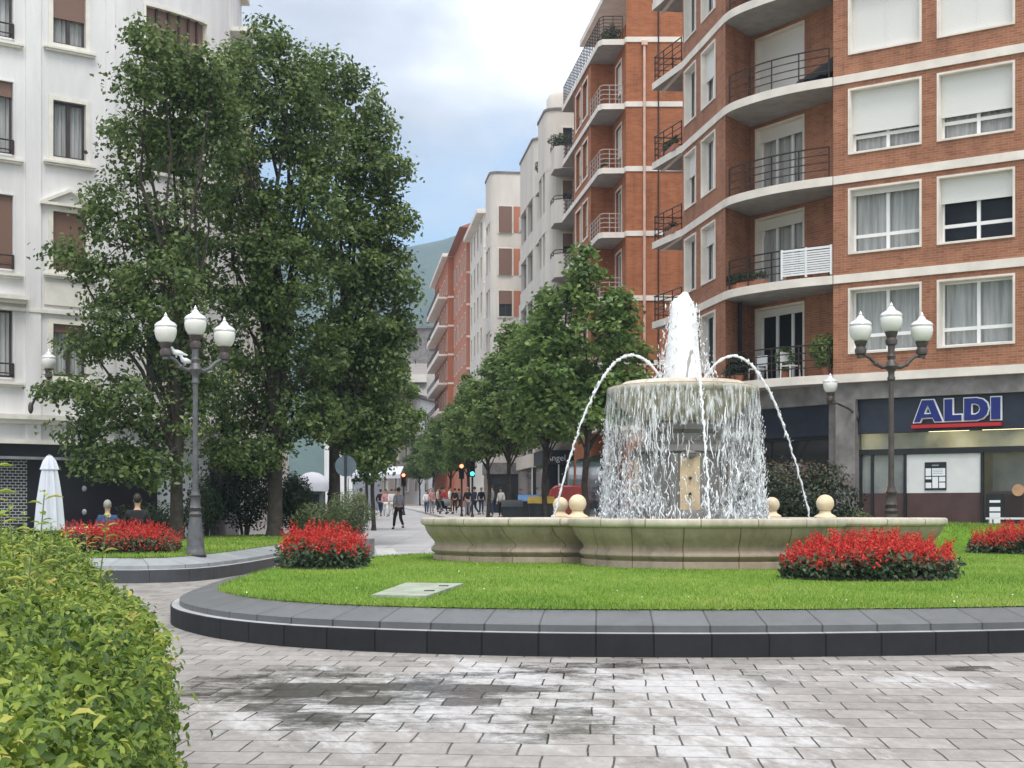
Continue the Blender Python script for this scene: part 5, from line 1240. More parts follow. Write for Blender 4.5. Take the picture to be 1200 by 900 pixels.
def chair(loc, rz, label, mat='plastic_white', group='white plastic balcony chairs'):
    th = thing('chair', label, 'chair', loc, group); c, s = math.cos(rz), math.sin(rz)
    W = lambda x, y, z: (loc[0] + x * c - y * s, loc[1] + x * s + y * c, loc[2] + z)
    mb = MB(); mb.box(-.22, .22, -.22, .22, .42, .45, W); mb.build('seat', mat, th)
    mb = MB(); mb.box(-.21, .21, .20, .235, .55, .88, W); mb.box(-.21, -.17, .19, .23, .45, .55, W); mb.box(.17, .21, .19, .23, .45, .55, W); mb.build('backrest', mat, th)
    for x in (-.2, .2):
        for y in (-.19, .2):
            mb = MB(); mb.tube([W(x * 1.08, y * 1.1, .003), W(x, y, .43)], .02, 6); mb.build('leg', mat, th)
    return th
chair((*inn(arcp(.36), .75), SL[0]), .6, 'white plastic chair at the right on the lowest balcony'); chair((*inn(arcp(.60), .75), SL[0]), -.9, 'white plastic chair at the left on the lowest balcony')

# ------------------------------------------------------------------ second brick block up the street
K = 67.8; X2 = 5.34; DS = (-.117, .993)
r2 = thing('brick_street_block', 'orange brick street block with projecting balconies and a plain end wall', 'apartment building', (X2, K, G(K)))
FGB = Fr((X2, K), (1, 0)); FSB = Fr((X2, K), DS, flip=True)
if FSB.n[0] > 0: FSB.n = (-FSB.n[0], -FSB.n[1])
BZS = [5.68 + 3.02 * k for k in range(7)]; TOP2 = 27.2
mb = MB(); wall(mb, FGB, 0, 22, .9, TOP2)
wall(mb, FSB, 0, 3.35, .9, BZS[6], [(1.15, 2.55, s + .02, s + 2.3) for s in BZS[:6]], .2)
for o in (0, 1):
    pass
wall(mb, Fr(FSB.xy(3.35, 0), FSB.n), 0, 1.1, .9, BZS[6])
wall(mb, FSB, 3.35, 8.5, .9, BZS[6], [(a, c, s + .55, s + 2.35) for s in BZS[:6] for a, c in ((4.2, 5.7), (6.2, 7.8))], .25, v=1.1)
wall(mb, Fr(FSB.xy(8.5, 0), FSB.n), 0, 1.1, .9, BZS[6]); wall(mb, FSB, 8.5, 12.2, .9, BZS[6], v=0)
wall(mb, FSB, .6, 12.2, BZS[6], TOP2, v=-1.6)
mb.build('wall', 'brick_orange', r2, recalc=False)
for k, s in enumerate(BZS):
    mb = MB(); mb.box(.0, 22, -.1, .045, s - .24, s, FGB); mb.box(.02, .45, -.1, .05, s - .24, s, FSB); mb.build('floor_band', 'band', r2)
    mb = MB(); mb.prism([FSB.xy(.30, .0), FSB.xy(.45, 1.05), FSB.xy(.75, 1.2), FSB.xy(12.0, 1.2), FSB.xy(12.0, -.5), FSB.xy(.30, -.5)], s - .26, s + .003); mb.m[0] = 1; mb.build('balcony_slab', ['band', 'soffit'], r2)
    if k < 6:
        railing(r2, [FSB.xy(.5, .1), FSB.xy(.55, .98), FSB.xy(.8, 1.1), FSB.xy(3.3, 1.13)], s, .9, 4, .6, .018, 'iron_white')
        railing(r2, [FSB.xy(8.55, 1.13), FSB.xy(11.9, 1.13), FSB.xy(11.9, 0)], s, .9, 4, .7, .016, 'iron')
    else: railing(r2, [FSB.xy(.4, .1), FSB.xy(.5, 1.0), FSB.xy(.8, 1.12), FSB.xy(11.9, 1.12)], s, 1.1, 6, .45, .016, 'iron')
for s in BZS[:6]:
    for a, c in ((4.2, 5.7), (6.2, 7.8)): window(r2, FSB, a, c, s + .55, s + 2.35, .25, v=1.1, shutter=rnd.choice([1, 1, .6, 0]), curtain=False, transom=False, smat='shutter_beige', lining=False, room=False)
    window(r2, FSB, 1.15, 2.55, s + .03, s + 2.3, .2, shutter=rnd.choice([0, .3, .6]), curtain=False, transom=False, lining=False, name='balcony_door', room=False)
mb = MB(); p = FGB(.84, .09, 0); mb.tube([(p[0], p[1], 1), (p[0], p[1], BZS[6] - .25)], .065, 10); mb.box(.7, .98, .0, .2, BZS[6] - .42, BZS[6] - .22, FGB); mb.build('downpipe', 'copper', r2)
mb = MB(); p = FGB(1.5, .05, 0); mb.tube([(p[0], p[1], 1), (p[0], p[1], TOP2)], .035, 6); mb.build('cable', 'iron', r2)
mb = MB(); mb.prism([(X2 - .2, K - .2), (X2 + 22, K - .2), (X2 + 22, K + 12), FSB.xy(12.2, .2)], TOP2, TOP2 + .3); mb.build('roof', 'band', r2)
mb = MB()
for u0 in (.6, 4.4, 8.4): mb.box(u0, u0 + 3.2, 1.0, 1.13, 1.0, 4.3, FSB)
mb.build('shopfront', 'pane_dark', r2)
for u, z in ((1.6, BZS[6]), (2.6, BZS[6])): potted(FSB.xy(u, .4), z, .5, .9, 'leaf_shrub', 'green roof-terrace plant on the orange brick block' + (', nearest the corner' if u < 2 else ', second from the corner'), 420, .14)
potted(FSB.xy(1.6, .8), BZS[4], .35, .35, 'leaf_shrub', 'plant trough on a balcony of the orange brick block', 240, .1, long=1.4, dirv=FSB.d)

# ------------------------------------------------------------------ white stepped block with rounded bays
W0 = FSB.xy(12.3, 0); FW = Fr(W0, DS, flip=True)
if FW.n[0] > 0: FW.n = (-FW.n[0], -FW.n[1])
wb = thing('white_bay_building', 'cream-white street block with rounded stepped bays and walled balconies', 'apartment building', (W0[0], W0[1], G(80)))
ZW = [5.9 + 3.0 * k for k in range(8)]
def rbay(u0, u1, v1, rad=1.0, n=6):
    """plan of a bay with a rounded near corner"""
    pts = [(u0, -.5), (u0, v1 - rad)]
    for i in range(1, n + 1):
        a = i / n * PI / 2; pts.append((u0 + rad * (1 - math.cos(a)), v1 - rad + rad * math.sin(a)))
    pts += [(u1 - .25, v1), (u1, v1 - .25), (u1, -.5)]; return [FW.xy(*p) for p in pts]
def bands_cut(poly, z0, z1_, rows, mb): mb.prism(poly, z0, z1_)
mb = MB(); wall(mb, FW, -.1, 44, 1.0, 22.5, [(u, u + 1.3, s + .4, s + 2.3) for s in ZW[:6] for u in (6.2, 15.6, 17.4, 28, 40)], .3)
mb.build('wall', 'cream_wall', wb, recalc=False)
bays = [(2.4, 6.0, 1.7, 24.4), (7.7, 14.6, 1.7, 24.1), (23.6, 27.2, 2.7, 25.7), (29.5, 37.5, 1.6, 23.6)]
for i, (u0, u1, v1, zt) in enumerate(bays):
    mb = MB(); rd = .55 if i == 2 else .75; fl = rbay(u0, u1, v1, rd)
    # each storey: a solid parapet band, then a set-back window band between piers
    fin = rbay(u0 + .22, u1 - .1, v1 - .25, rd * .8)
    for s in ZW:
        if s + 2.9 < zt - 1.5: mb.prism(fl, s - .35, s + .78)
    mb.prism(fl, zt - 3.4, zt); mb.prism(rbay(u0 + .01, u0 + .9, v1 - .02, rd - .02), 1.0, zt - .1); mb.prism([FW.xy(u1 - .5, -.4), FW.xy(u1 - .5, v1 - .02), FW.xy(u1 - .02, v1 - .3), FW.xy(u1 - .02, -.4)], 1.0, zt - .1)
    mb.prism([FW.xy((u0 + u1) / 2 - .3, -.4), FW.xy((u0 + u1) / 2 - .3, v1 - .03), FW.xy((u0 + u1) / 2 + .3, v1 - .03), FW.xy((u0 + u1) / 2 + .3, -.4)], 1.0, zt - .1)
    mb.build('rounded_bay', 'cream_wall', wb)
    mb = MB(); mb.prism(fin, 1.0, zt - .2); mb.build('window_band', 'pane_dark', wb)
    for s in ZW[:6]:
        um = (u0 + u1) / 2
        for a, c in ((u0 + .95, um - .35), (um + .35, u1 - .55)):
            if c - a > .6 and s + 2.9 < zt - 1.5:
                q = MB(); q.box(a, a + min(.8, (c - a) * .5), v1 - .24, v1 - .2, s + .8, s + 2.62, FW); q.build('shutter', rnd.choice(['shutter_brown', 'shutter_beige', 'pink_render']), wb)
    mb = MB(); mb.prism(rbay(u0 - .06, u1 + .06, v1 + .06, rd + .02), zt, zt + .14); mb.build('coping', 'concrete', wb)
    # a window looking down the street from the bay's near cheek
    fe = Fr(FW.xy(u0, 0), (FW.n[0], FW.n[1]), flip=True)
    if fe.n[1] > 0: fe.n = (-fe.n[0], -fe.n[1])
    for s in ZW[:6]:
        if i == 2:
            window(wb, fe, 1.15, 2.1, s + .62, s + 2.45, .02, v=.03, shutter=rnd.choice([.5, 1, .8]), curtain=False, transom=False, smat='shutter_brown', fmat='wood_frame', lining=False, room=False)
            q = MB(); q.box(.15, 1.02, .0, .05, s + .62, s + 2.45, fe); q.build('pink_panel', 'pink_render', wb)
        else:
            window(wb, fe, .2, .75, s + .75, s + 2.5, .02, v=.03, shutter=rnd.choice([0, 0, .4]), curtain=False, transom=False, smat='shutter_brown', fmat='wood_frame', lining=False, room=False, mull=())
mb = MB(); mb.lathe([(1.0, 0), (1.0, 1.0), (.85, 1.25), (.4, 1.32), (.01, 1.33)], (*FW.xy(4.3, .4), 24.5), 24); mb.build('roof_drum', 'cream_wall', wb, smooth=True)
for s in ZW[:6]:
    pl = [FW.xy(*p) for p in ((.1, -.2), (.1, .95), (.5, 1.5), (2.0, 1.5), (2.3, 1.2), (2.3, -.2))]
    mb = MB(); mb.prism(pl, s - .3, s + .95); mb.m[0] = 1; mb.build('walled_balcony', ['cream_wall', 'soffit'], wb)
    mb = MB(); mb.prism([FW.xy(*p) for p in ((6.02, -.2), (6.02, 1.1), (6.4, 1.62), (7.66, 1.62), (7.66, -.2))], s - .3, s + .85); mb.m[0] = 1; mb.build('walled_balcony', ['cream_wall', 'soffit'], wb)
    railing(wb, [(p[0], p[1]) for p in pl[1:-1]], s + .95, .25, 2, 1.1, .02, 'iron')
    w = window(wb, FW, .5, 1.9, s + .1, s + 2.4, .05, v=.06, curtain=False, transom=False, shutter=rnd.choice([0, 0, .4]), fmat='wood_frame', lining=False, name='balcony_door', room=False)
    for u0 in (15.2, 27.0, 38.5):
        mb = MB(); mb.prism([FW.xy(u0, -.1), FW.xy(u0, .8), FW.xy(u0 + .4, 1.2), FW.xy(u0 + 4, 1.2), FW.xy(u0 + 4, -.1)], s - .3, s + .75); mb.build('walled_balcony', 'cream_wall', wb)
potted(FW.xy(1.1, 1.1), ZW[5] + .75, .7, .9, 'leaf_shrub', 'bushy green plant on the upper rounded balcony of the white block', 500, .16)
potted(FW.xy(6.8, 1.2), ZW[5] + .65, .6, .9, 'leaf_box', 'yellow-green bush on the white block between its first two bays', 500, .16)
for i, (u0, u1, v1, zt) in enumerate(bays):
    fe = Fr(FW.xy(u0, 0), (FW.n[0], FW.n[1]), flip=True)
    if fe.n[1] > 0: fe.n = (-fe.n[0], -fe.n[1])
    mb = MB(); mb.box(.1, v1 + .1, .02, .12, 1.0, 4.3, fe); mb.box(u0 + .1, u1 - .1, v1 + .02, v1 + .10, 1.0, 4.3, FW); mb.build('shopfront', 'pane_dark', wb)
    mb = MB(); mb.box(-.1, v1 + .2, .02, .25, 4.3, 5.1, fe); mb.box(u0 - .1, u1 + .1, v1 + .02, v1 + .22, 4.302, 5.098, FW); mb.build('shop_fascia', ['navy', 'band', 'concrete', 'band'][i], wb)
    mb = MB()
    for k in range(3): mb.box(.15 + k * v1 * .48, .22 + k * v1 * .48, .12, .16, 1.0, 4.3, fe)
    mb.build('shop_frame', 'pvc', wb)
    if i == 0: text('Angel', fe, v1 + .05, 4.5, .26, .5, 'sign_white', wb, flip=True)
mb = MB(); mb.prism([FW.xy(-.1, .1), FW.xy(44, .1), FW.xy(44, -10), FW.xy(-.1, -10)], 22.5, 22.9); mb.build('roof', 'concrete', wb)

# ------------------------------------------------------------------ pink and rust blocks farther up
def far_block(u0, u1, v, ztop, mat, label, name, fls, group=None, roof=None, bal=True):
    o = FW.xy(u0, v); fr = Fr(o, DS, flip=True)
    if fr.n[0] > 0: fr.n = (-fr.n[0], -fr.n[1])
    th = thing(name, label, 'apartment building', (o[0], o[1], G(o[1]))); L_ = u1 - u0
    us = [a for a in np.arange(1.0, L_ - 1.6, 3.2)]; sl = [6.2 + 3.05 * k for k in range(fls)]
    fe = Fr(o, (1, 0)); 
    mb = MB(); wall(mb, fr, 0, L_, 1.5, ztop, [(a, a + 1.3, s + .5, s + 2.3) for a in us for s in sl], .25); wall(mb, fe, 0, 14, 1.5, ztop, [(.9, 2.0, s + .6, s + 2.3) for s in sl], .25); mb.build('wall', mat, th, recalc=False)
    for s in sl:
        for a in us: window(th, fr, a, a + 1.3, s + .5, s + 2.3, .25, curtain=False, transom=False, shutter=rnd.choice([0, .3, 1]), smat='shutter_beige', lining=False, surround=.07, room=False)
        window(th, fe, .9, 2.0, s + .6, s + 2.3, .25, curtain=False, transom=False, shutter=rnd.choice([0, .5, 1]), smat='shutter_brown', lining=False, surround=.07, room=False)
        if bal:
            mb = MB(); mb.box(.6, L_ - .6, .0, 1.0, s - .2, s, fr); mb.box(.6, L_ - .6, .9, .98, s, s + .35, fr); mb.build('balcony_slab', 'band', th)
            railing(th, [fr.xy(.65, .95), fr.xy(L_ - .65, .95)], s + .3, .65, 3, 1.2, .02, 'iron')
        mb = MB(); mb.box(0, 14, -.05, .05, s - .2, s, fe); mb.build('floor_band', 'band', th)
    mb = MB(); pl = [fr.xy(-.4, .6), fr.xy(L_ + .3, .6), fr.xy(L_ + .3, -14), (o[0] + 14, o[1] - .4)]
    if roof:
        a, c = Vector((*fr.xy(-.5, .7), ztop)), Vector((*fr.xy(L_ + .3, .7), ztop)); rx = Vector((*fr.xy(-.5, -7), ztop + 3.0)); ry = Vector((*fr.xy(L_ + .3, -7), ztop + 3.0)); bx, by = Vector((*fr.xy(-.5, -14), ztop)), Vector((*fr.xy(L_ + .3, -14), ztop))
        mb.face([a, c, ry, rx]); mb.face([rx, ry, by, bx]); mb.face([a, rx, bx]); mb.face([a, c, by, bx]); mb.build('roof', 'roof_tile', th)
    else: mb.prism(pl, ztop, ztop + .35); mb.build('roof', 'band', th)
    return th
far_block(45, 58, 1.1, 27.2, 'cream_wall', 'pale narrow house next after the rounded bays', 'pale_street_house', 7, bal=False)
far_block(58.5, 74, 1.4, 28.6, 'pink_render', 'pink house with a tiled gable roof far up the street', 'pink_street_house', 7, roof=True, bal=False)
far_block(74.5, 96, 2.0, 28.6, 'rust_render', 'rust-red block with white-edged balconies at the far end of the row', 'rust_street_block', 7)
# the end of the street
eb = thing('slate_roof_house', 'house with a steep grey slate roof closing the street', 'house', (XP(470, 205), 205, G(205)))
mb = MB(); x0, x1 = XP(380, 205), XP(560, 205); zt = EYE + 132 / F * 205; mb.box(x0, x1, 205, 216, 2.5, zt); mb.build('wall', 'white_wall', eb)
mb = MB(); mb.face([(x0 - .5, 204.5, zt), (x1 + .5, 204.5, zt), (x1 + .5, 211, zt + 7.2), (x0 - .5, 211, zt + 7.2)]); mb.face([(x0 - .5, 211, zt + 7.2), (x1 + .5, 211, zt + 7.2), (x1 + .5, 217, zt), (x0 - .5, 217, zt)]); mb.build('roof', 'grey_roof', eb, recalc=False)
mb = MB(); mb.box(XP(470, 213), XP(520, 213), 209.5, 215, zt + 4, zt + 10.6); mb.box(XP(466, 213), XP(524, 213), 209.2, 215.3, zt + 10.6, zt + 10.9); mb.build('dormer', 'concrete', eb)
for px in (478, 503):
    w = MB(); w.box(XP(px, 209.4), XP(px + 9, 209.4), 209.40, 209.5, zt + 7.4, zt + 9.6); w.build('window', 'pane_dark', eb)
mb = MB(); mb.box(XP(470, 206), XP(500, 206), 205.5, 209, zt + 2.5, zt + 3.6); mb.build('skylight', 'cream_wall', eb)
wh = thing('white_end_house', 'bright white house with a sloping eave where the street bends', 'house', (XP(470, 170), 170, G(170)))
fr = Fr((XP(415, 152), 152), (XP(514, 185) - XP(415, 152), 33)); LL = math.dist((XP(415, 152), 152), (XP(514, 185), 185))
ez = EYE + 146 / F * 160
mb = MB(); hs = [(u, u + 1.6, z, z + 2.4) for u in np.arange(2, LL - 2, 4.2) for z in (4.0, 7.6, 11.2)]; wall(mb, fr, 0, LL, 2, ez, hs, .3); mb.build('wall', 'white_wall', wh, recalc=False)
for h in hs: window(wh, fr, *h, .3, curtain=False, transom=False, lining=False, surround=.12, shutter=rnd.choice([0, .5]), smat='shutter_beige', room=False)
mb = MB(); mb.box(-.3, LL + .3, -6, .7, ez, ez + .35, fr); mb.build('eave', 'concrete', wh)

# ------------------------------------------------------------------ left: the white corner building
LO = (-13.0, 43.0); FL = Fr(LO, (.807, .59))
if FL.n[1] > 0: FL.n = (-FL.n[0], -FL.n[1])
E0 = (-11.97, 43.75); E1 = (-9.35, 48.0); CT = (-9.09, 45.86)
CUR = [tuple((1 - t) ** 2 * np.array(E0) + 2 * t * (1 - t) * np.array(CT) + t * t * np.array(E1)) for t in np.linspace(0, 1, 15)]
lb_ = thing('white_corner_building', 'white rendered corner building with cream window surrounds and a rounded corner', 'apartment building', (LO[0], LO[1], G(43)))
UE = 1.28; ZR = [(5.6, 7.14), (8.73, 10.45), (12.05, 13.72), (15.4, 17.1)]; ZLT = 20.5
LW = [(-.61, .37)]; LW1 = [(-3.0, -1.77), (-6.2, -5.0), (-9.2, -8.0)]
hol = [(a, c, z0, z1_) for a, c in LW for z0, z1_ in ZR] + [(a, c, z0 - .12, z1_ + .3) for a, c in LW1 for z0, z1_ in ZR]
mb = MB(); wall(mb, FL, -12, UE, 3.6, ZLT, hol, .2)
for i in range(len(CUR) - 1):
    fr = Fr(CUR[i], (CUR[i + 1][0] - CUR[i][0], CUR[i + 1][1] - CUR[i][1])); l = math.dist(CUR[i], CUR[i + 1])
    if 2 <= i <= 7:
        zz = 3.6
        for z0, z1_ in ZR: wall(mb, fr, 0, l, zz, z0); zz = z1_
        wall(mb, fr, 0, l, zz, ZLT)
    else: wall(mb, fr, 0, l, 3.6, ZLT)
FLS = Fr(E1, (-.12, .993), flip=True)
if FLS.n[0] < 0: FLS.n = (-FLS.n[0], -FLS.n[1])
hs = [(u, u + 1.1, z0, z1_) for u in (1.2, 4.0) for z0, z1_ in ZR]; wall(mb, FLS, 0, 6.2, 3.6, ZLT, hs, .2)
mb.build('wall', 'white_wall', lb_, recalc=False)
k = 0
for a, c in LW:
    for i, (z0, z1_) in enumerate(ZR):
        window(lb_, FL, a, c, z0, z1_, .18, curtain=True, transom=False, surround=.14, sumat='cream_trim', fmat='wood_frame', smat='shutter_brown', shutter=[.12, 1, 0, .52][i], lining=False)
for a, c in LW1:
    for i, (z0, z1_) in enumerate(ZR): window(lb_, FL, a, c, z0 - .12, z1_ + .3, .18, curtain=True, transom=False, surround=.05, sumat='white_wall', fmat='wood_frame', smat='shutter_brown', shutter=[0, 1, .18, .4][i], lining=False)
for u0, u1, z0, z1_ in hs: window(lb_, FLS, u0, u1, z0, z1_, .18, curtain=False, transom=False, surround=.14, sumat='cream_trim', fmat='wood_frame', lining=False, room=False)
for a, c in LW + LW1:
    for i, (z0, z1_) in enumerate(ZR):
        mb = MB(); e = -.12 if (a, c) in LW1 else 0; mb.box(a - .28, c + .28, -.02, .16, z0 + e - .20, z0 + e - .14, FL); mb.box(a - .24, c + .24, -.02, .11, z0 + e - .26, z0 + e - .20, FL); mb.build('window_sill', 'cream_trim', lb_)
        if (a, c) in LW1: railing(lb_, [FL.xy(a, .05), FL.xy(c, .05)], z0 - .1, .38, 2, 1.2, .02, 'iron')
# the pediment over one window, panel and ledges below it
mb = MB(); z0, z1_ = ZR[1]; um = (LW[0][0] + LW[0][1]) / 2
for s in (-1, 1):
    a, c = um + s * .86, um; pts = [(a, z1_ + .16), (c, z1_ + .60), (c, z1_ + .70), (a, z1_ + .26)]
    for v0, v1 in ((.0, .16),):
        f0 = [FL(u, v0, z) for u, z in pts]; f1 = [FL(u, v1, z) for u, z in pts]; mb.face(f1); mb.face(f0)
        for i in range(4): mb.face([f0[i], f0[(i + 1) % 4], f1[(i + 1) % 4], f1[i]])
mb.box(um - .9, um + .9, 0, .17, z1_ + .155, z1_ + .235, FL); mb.build('pediment', 'cream_trim', lb_)
mb = MB(); mb.box(um - .75, um + .75, -.01, .045, 7.68, 8.35, FL); mb.box(-4.2, -1.4, -.02, .35, 7.72, 7.84, FL); mb.box(-4.1, -1.45, -.02, .22, 7.62, 7.72, FL); mb.box(-12, UE, -.02, .10, 7.42, 7.52, FL); mb.build('ledge', 'cream_trim', lb_)
mb = MB(); mb.box(-1.42, -.98, -.02, .07, 3.6, ZLT, FL); mb.box(.98, 1.26, -.02, .05, 3.6, ZLT, FL); mb.build('pilaster', 'white_wall', lb_)
mb = MB(); mb.box(-12, UE, -.05, .28, 4.28, 4.42, FL); mb.box(-12, UE, -.05, .18, 4.16, 4.28, FL)
for i in range(len(CUR) - 1):
    fr = Fr(CUR[i], (CUR[i + 1][0] - CUR[i][0], CUR[i + 1][1] - CUR[i][1])); l = math.dist(CUR[i], CUR[i + 1]); mb.box(-.01, l + .01, -.05, .28, 4.285, 4.425, fr)
mb.box(-12, UE, -.05, .12, 3.58, 3.7, FL); mb.build('cornice', 'cream_trim', lb_)
for z0, z1_ in ZR:                                  # the bowed windows of the rounded corner
    g = MB(); q = MB(); m_ = MB()
    for i in range(2, 8):
        fr = Fr(CUR[i], (CUR[i + 1][0] - CUR[i][0], CUR[i + 1][1] - CUR[i][1])); l = math.dist(CUR[i], CUR[i + 1])
        g.face([fr(0, -.16, z0), fr(l, -.16, z0), fr(l, -.16, z1_), fr(0, -.16, z1_)]); q.box(0, l, -.19, .03, z1_, z1_ + .1, fr); q.box(0, l, -.19, .1, z0 - .1, z0, fr); m_.box(-.03, .03, -.155, -.09, z0, z1_, fr); m_.box(0, l, -.155, -.09, z0 + .0, z0 + .07, fr)
    for i in (1, 8):
        fr = Fr(CUR[i], (CUR[i + 1][0] - CUR[i][0], CUR[i + 1][1] - CUR[i][1])); l = math.dist(CUR[i], CUR[i + 1]); q.box(l - .06 if i == 1 else -.02, l + .02 if i == 1 else .08, -.30, .03, z0 - .1, z1_ + .1, fr)
    w = q.build('bow_window', 'cream_trim', lb_); g.build('pane', 'pane_dark' if z0 < 15 else 'shutter_brown', w, recalc=False); m_.build('frame', 'wood_frame', w)
# ground floor: dark shopfronts under the cornice
mb = MB(); mb.box(-12, UE, -.45, -.1, .5, 3.6, FL); gl = []
for i in range(len(CUR) - 1):
    fr = Fr(CUR[i], (CUR[i + 1][0] - CUR[i][0], CUR[i + 1][1] - CUR[i][1])); l = math.dist(CUR[i], CUR[i + 1])
    if i < 3 or i > 9: mb.box(-.01, l + .01, -.45, -.1, .5, 3.6, fr)
mb.box(0, 6.2, -.45, -.1, .5, 3.6, FLS); mb.build('shopfront', 'shop_dark', lb_)
mb = MB(); mb.box(-3.6, -1.35, -.098, -.06, .6, 3.1, FL); mb.build('lattice_panel', 'lattice', lb_)
mb = MB(); mb.box(-12, UE, -.05, .35, 3.12, 3.20, FL); mb.build('awning_edge', 'grey_metal', lb_)
mb = MB()
for i in range(3, 10):
    fr = Fr(CUR[i], (CUR[i + 1][0] - CUR[i][0], CUR[i + 1][1] - CUR[i][1])); l = math.dist(CUR[i], CUR[i + 1]); mb.box(0, l, -.4, -.3, .6, 3.6, fr)
mb.build('printed_window', 'poster', lb_)
for i, (u, z) in enumerate(((-.9, 2.35), (.35, 2.3), (.35, 1.6), (-.9, 1.7), (.4, 1.0))):
    mb = MB(); p = FL(u, -.09, z); mb.ball(p, .09, 12, (1, .4, 1)); mb.build('door_boss', 'grey_metal', lb_)
mb = MB(); mb.prism([FL.xy(-12, .3), FL.xy(UE, .3), *[c for c in CUR], FLS.xy(6.2, .3), FLS.xy(6.2, -8), FL.xy(-12, -10)], ZLT, ZLT + .5); mb.build('roof', 'cream_trim', lb_)
for z in (14.4, 17.6): mb = MB(); mb.box(.2, 5.8, .0, .7, z, z + .15, FLS); mb.build('balcony_slab', 'cream_trim', lb_)
wall_lamp(P(57, 446, 41.2), P(36, 478, 41.75), 'globe lamp on a bracket on the white corner building')
# the house next up the left side of the street
nb = thing('left_street_house', 'pale street house behind the tall trees, beyond the white corner building', 'apartment building', (*FLS.xy(9, 0), G(57)))
fr = Fr(FLS.xy(9, -.3), (-.12, .993), flip=True); fr.n = (abs(fr.n[0]), fr.n[1] if fr.n[0] > 0 else -fr.n[1])
hs = [(u, u + 1.2, z, z + 2.0) for u in np.arange(1.5, 58, 3.6) for z in (5, 8.2, 11.4)]
mb = MB(); wall(mb, fr, 0, 60, .8, 15.5, hs, .25); fq = Fr(fr.xy(0, 0), (-1, 0), flip=True); fq.n = (0, -1); wall(mb, fq, 0, 12, .8, 15.5); mb.build('wall', 'cream_wall', nb, recalc=False)
for h in hs[:18]: window(nb, fr, *h, .25, curtain=False, transom=False, lining=False, surround=.1, sumat='cream_trim', fmat='wood_frame', room=False)
g = MB()
for u0, u1, z0, z1_ in hs[18:]: g.face([fr(u0, -.2, z0), fr(u1, -.2, z0), fr(u1, -.2, z1_), fr(u0, -.2, z1_)])
g.build('far_panes', 'pane_dark', nb, recalc=False)
mb = MB(); mb.box(0, 60, -9, .5, 15.5, 15.9, fr); mb.build('roof', 'roof_tile', nb)

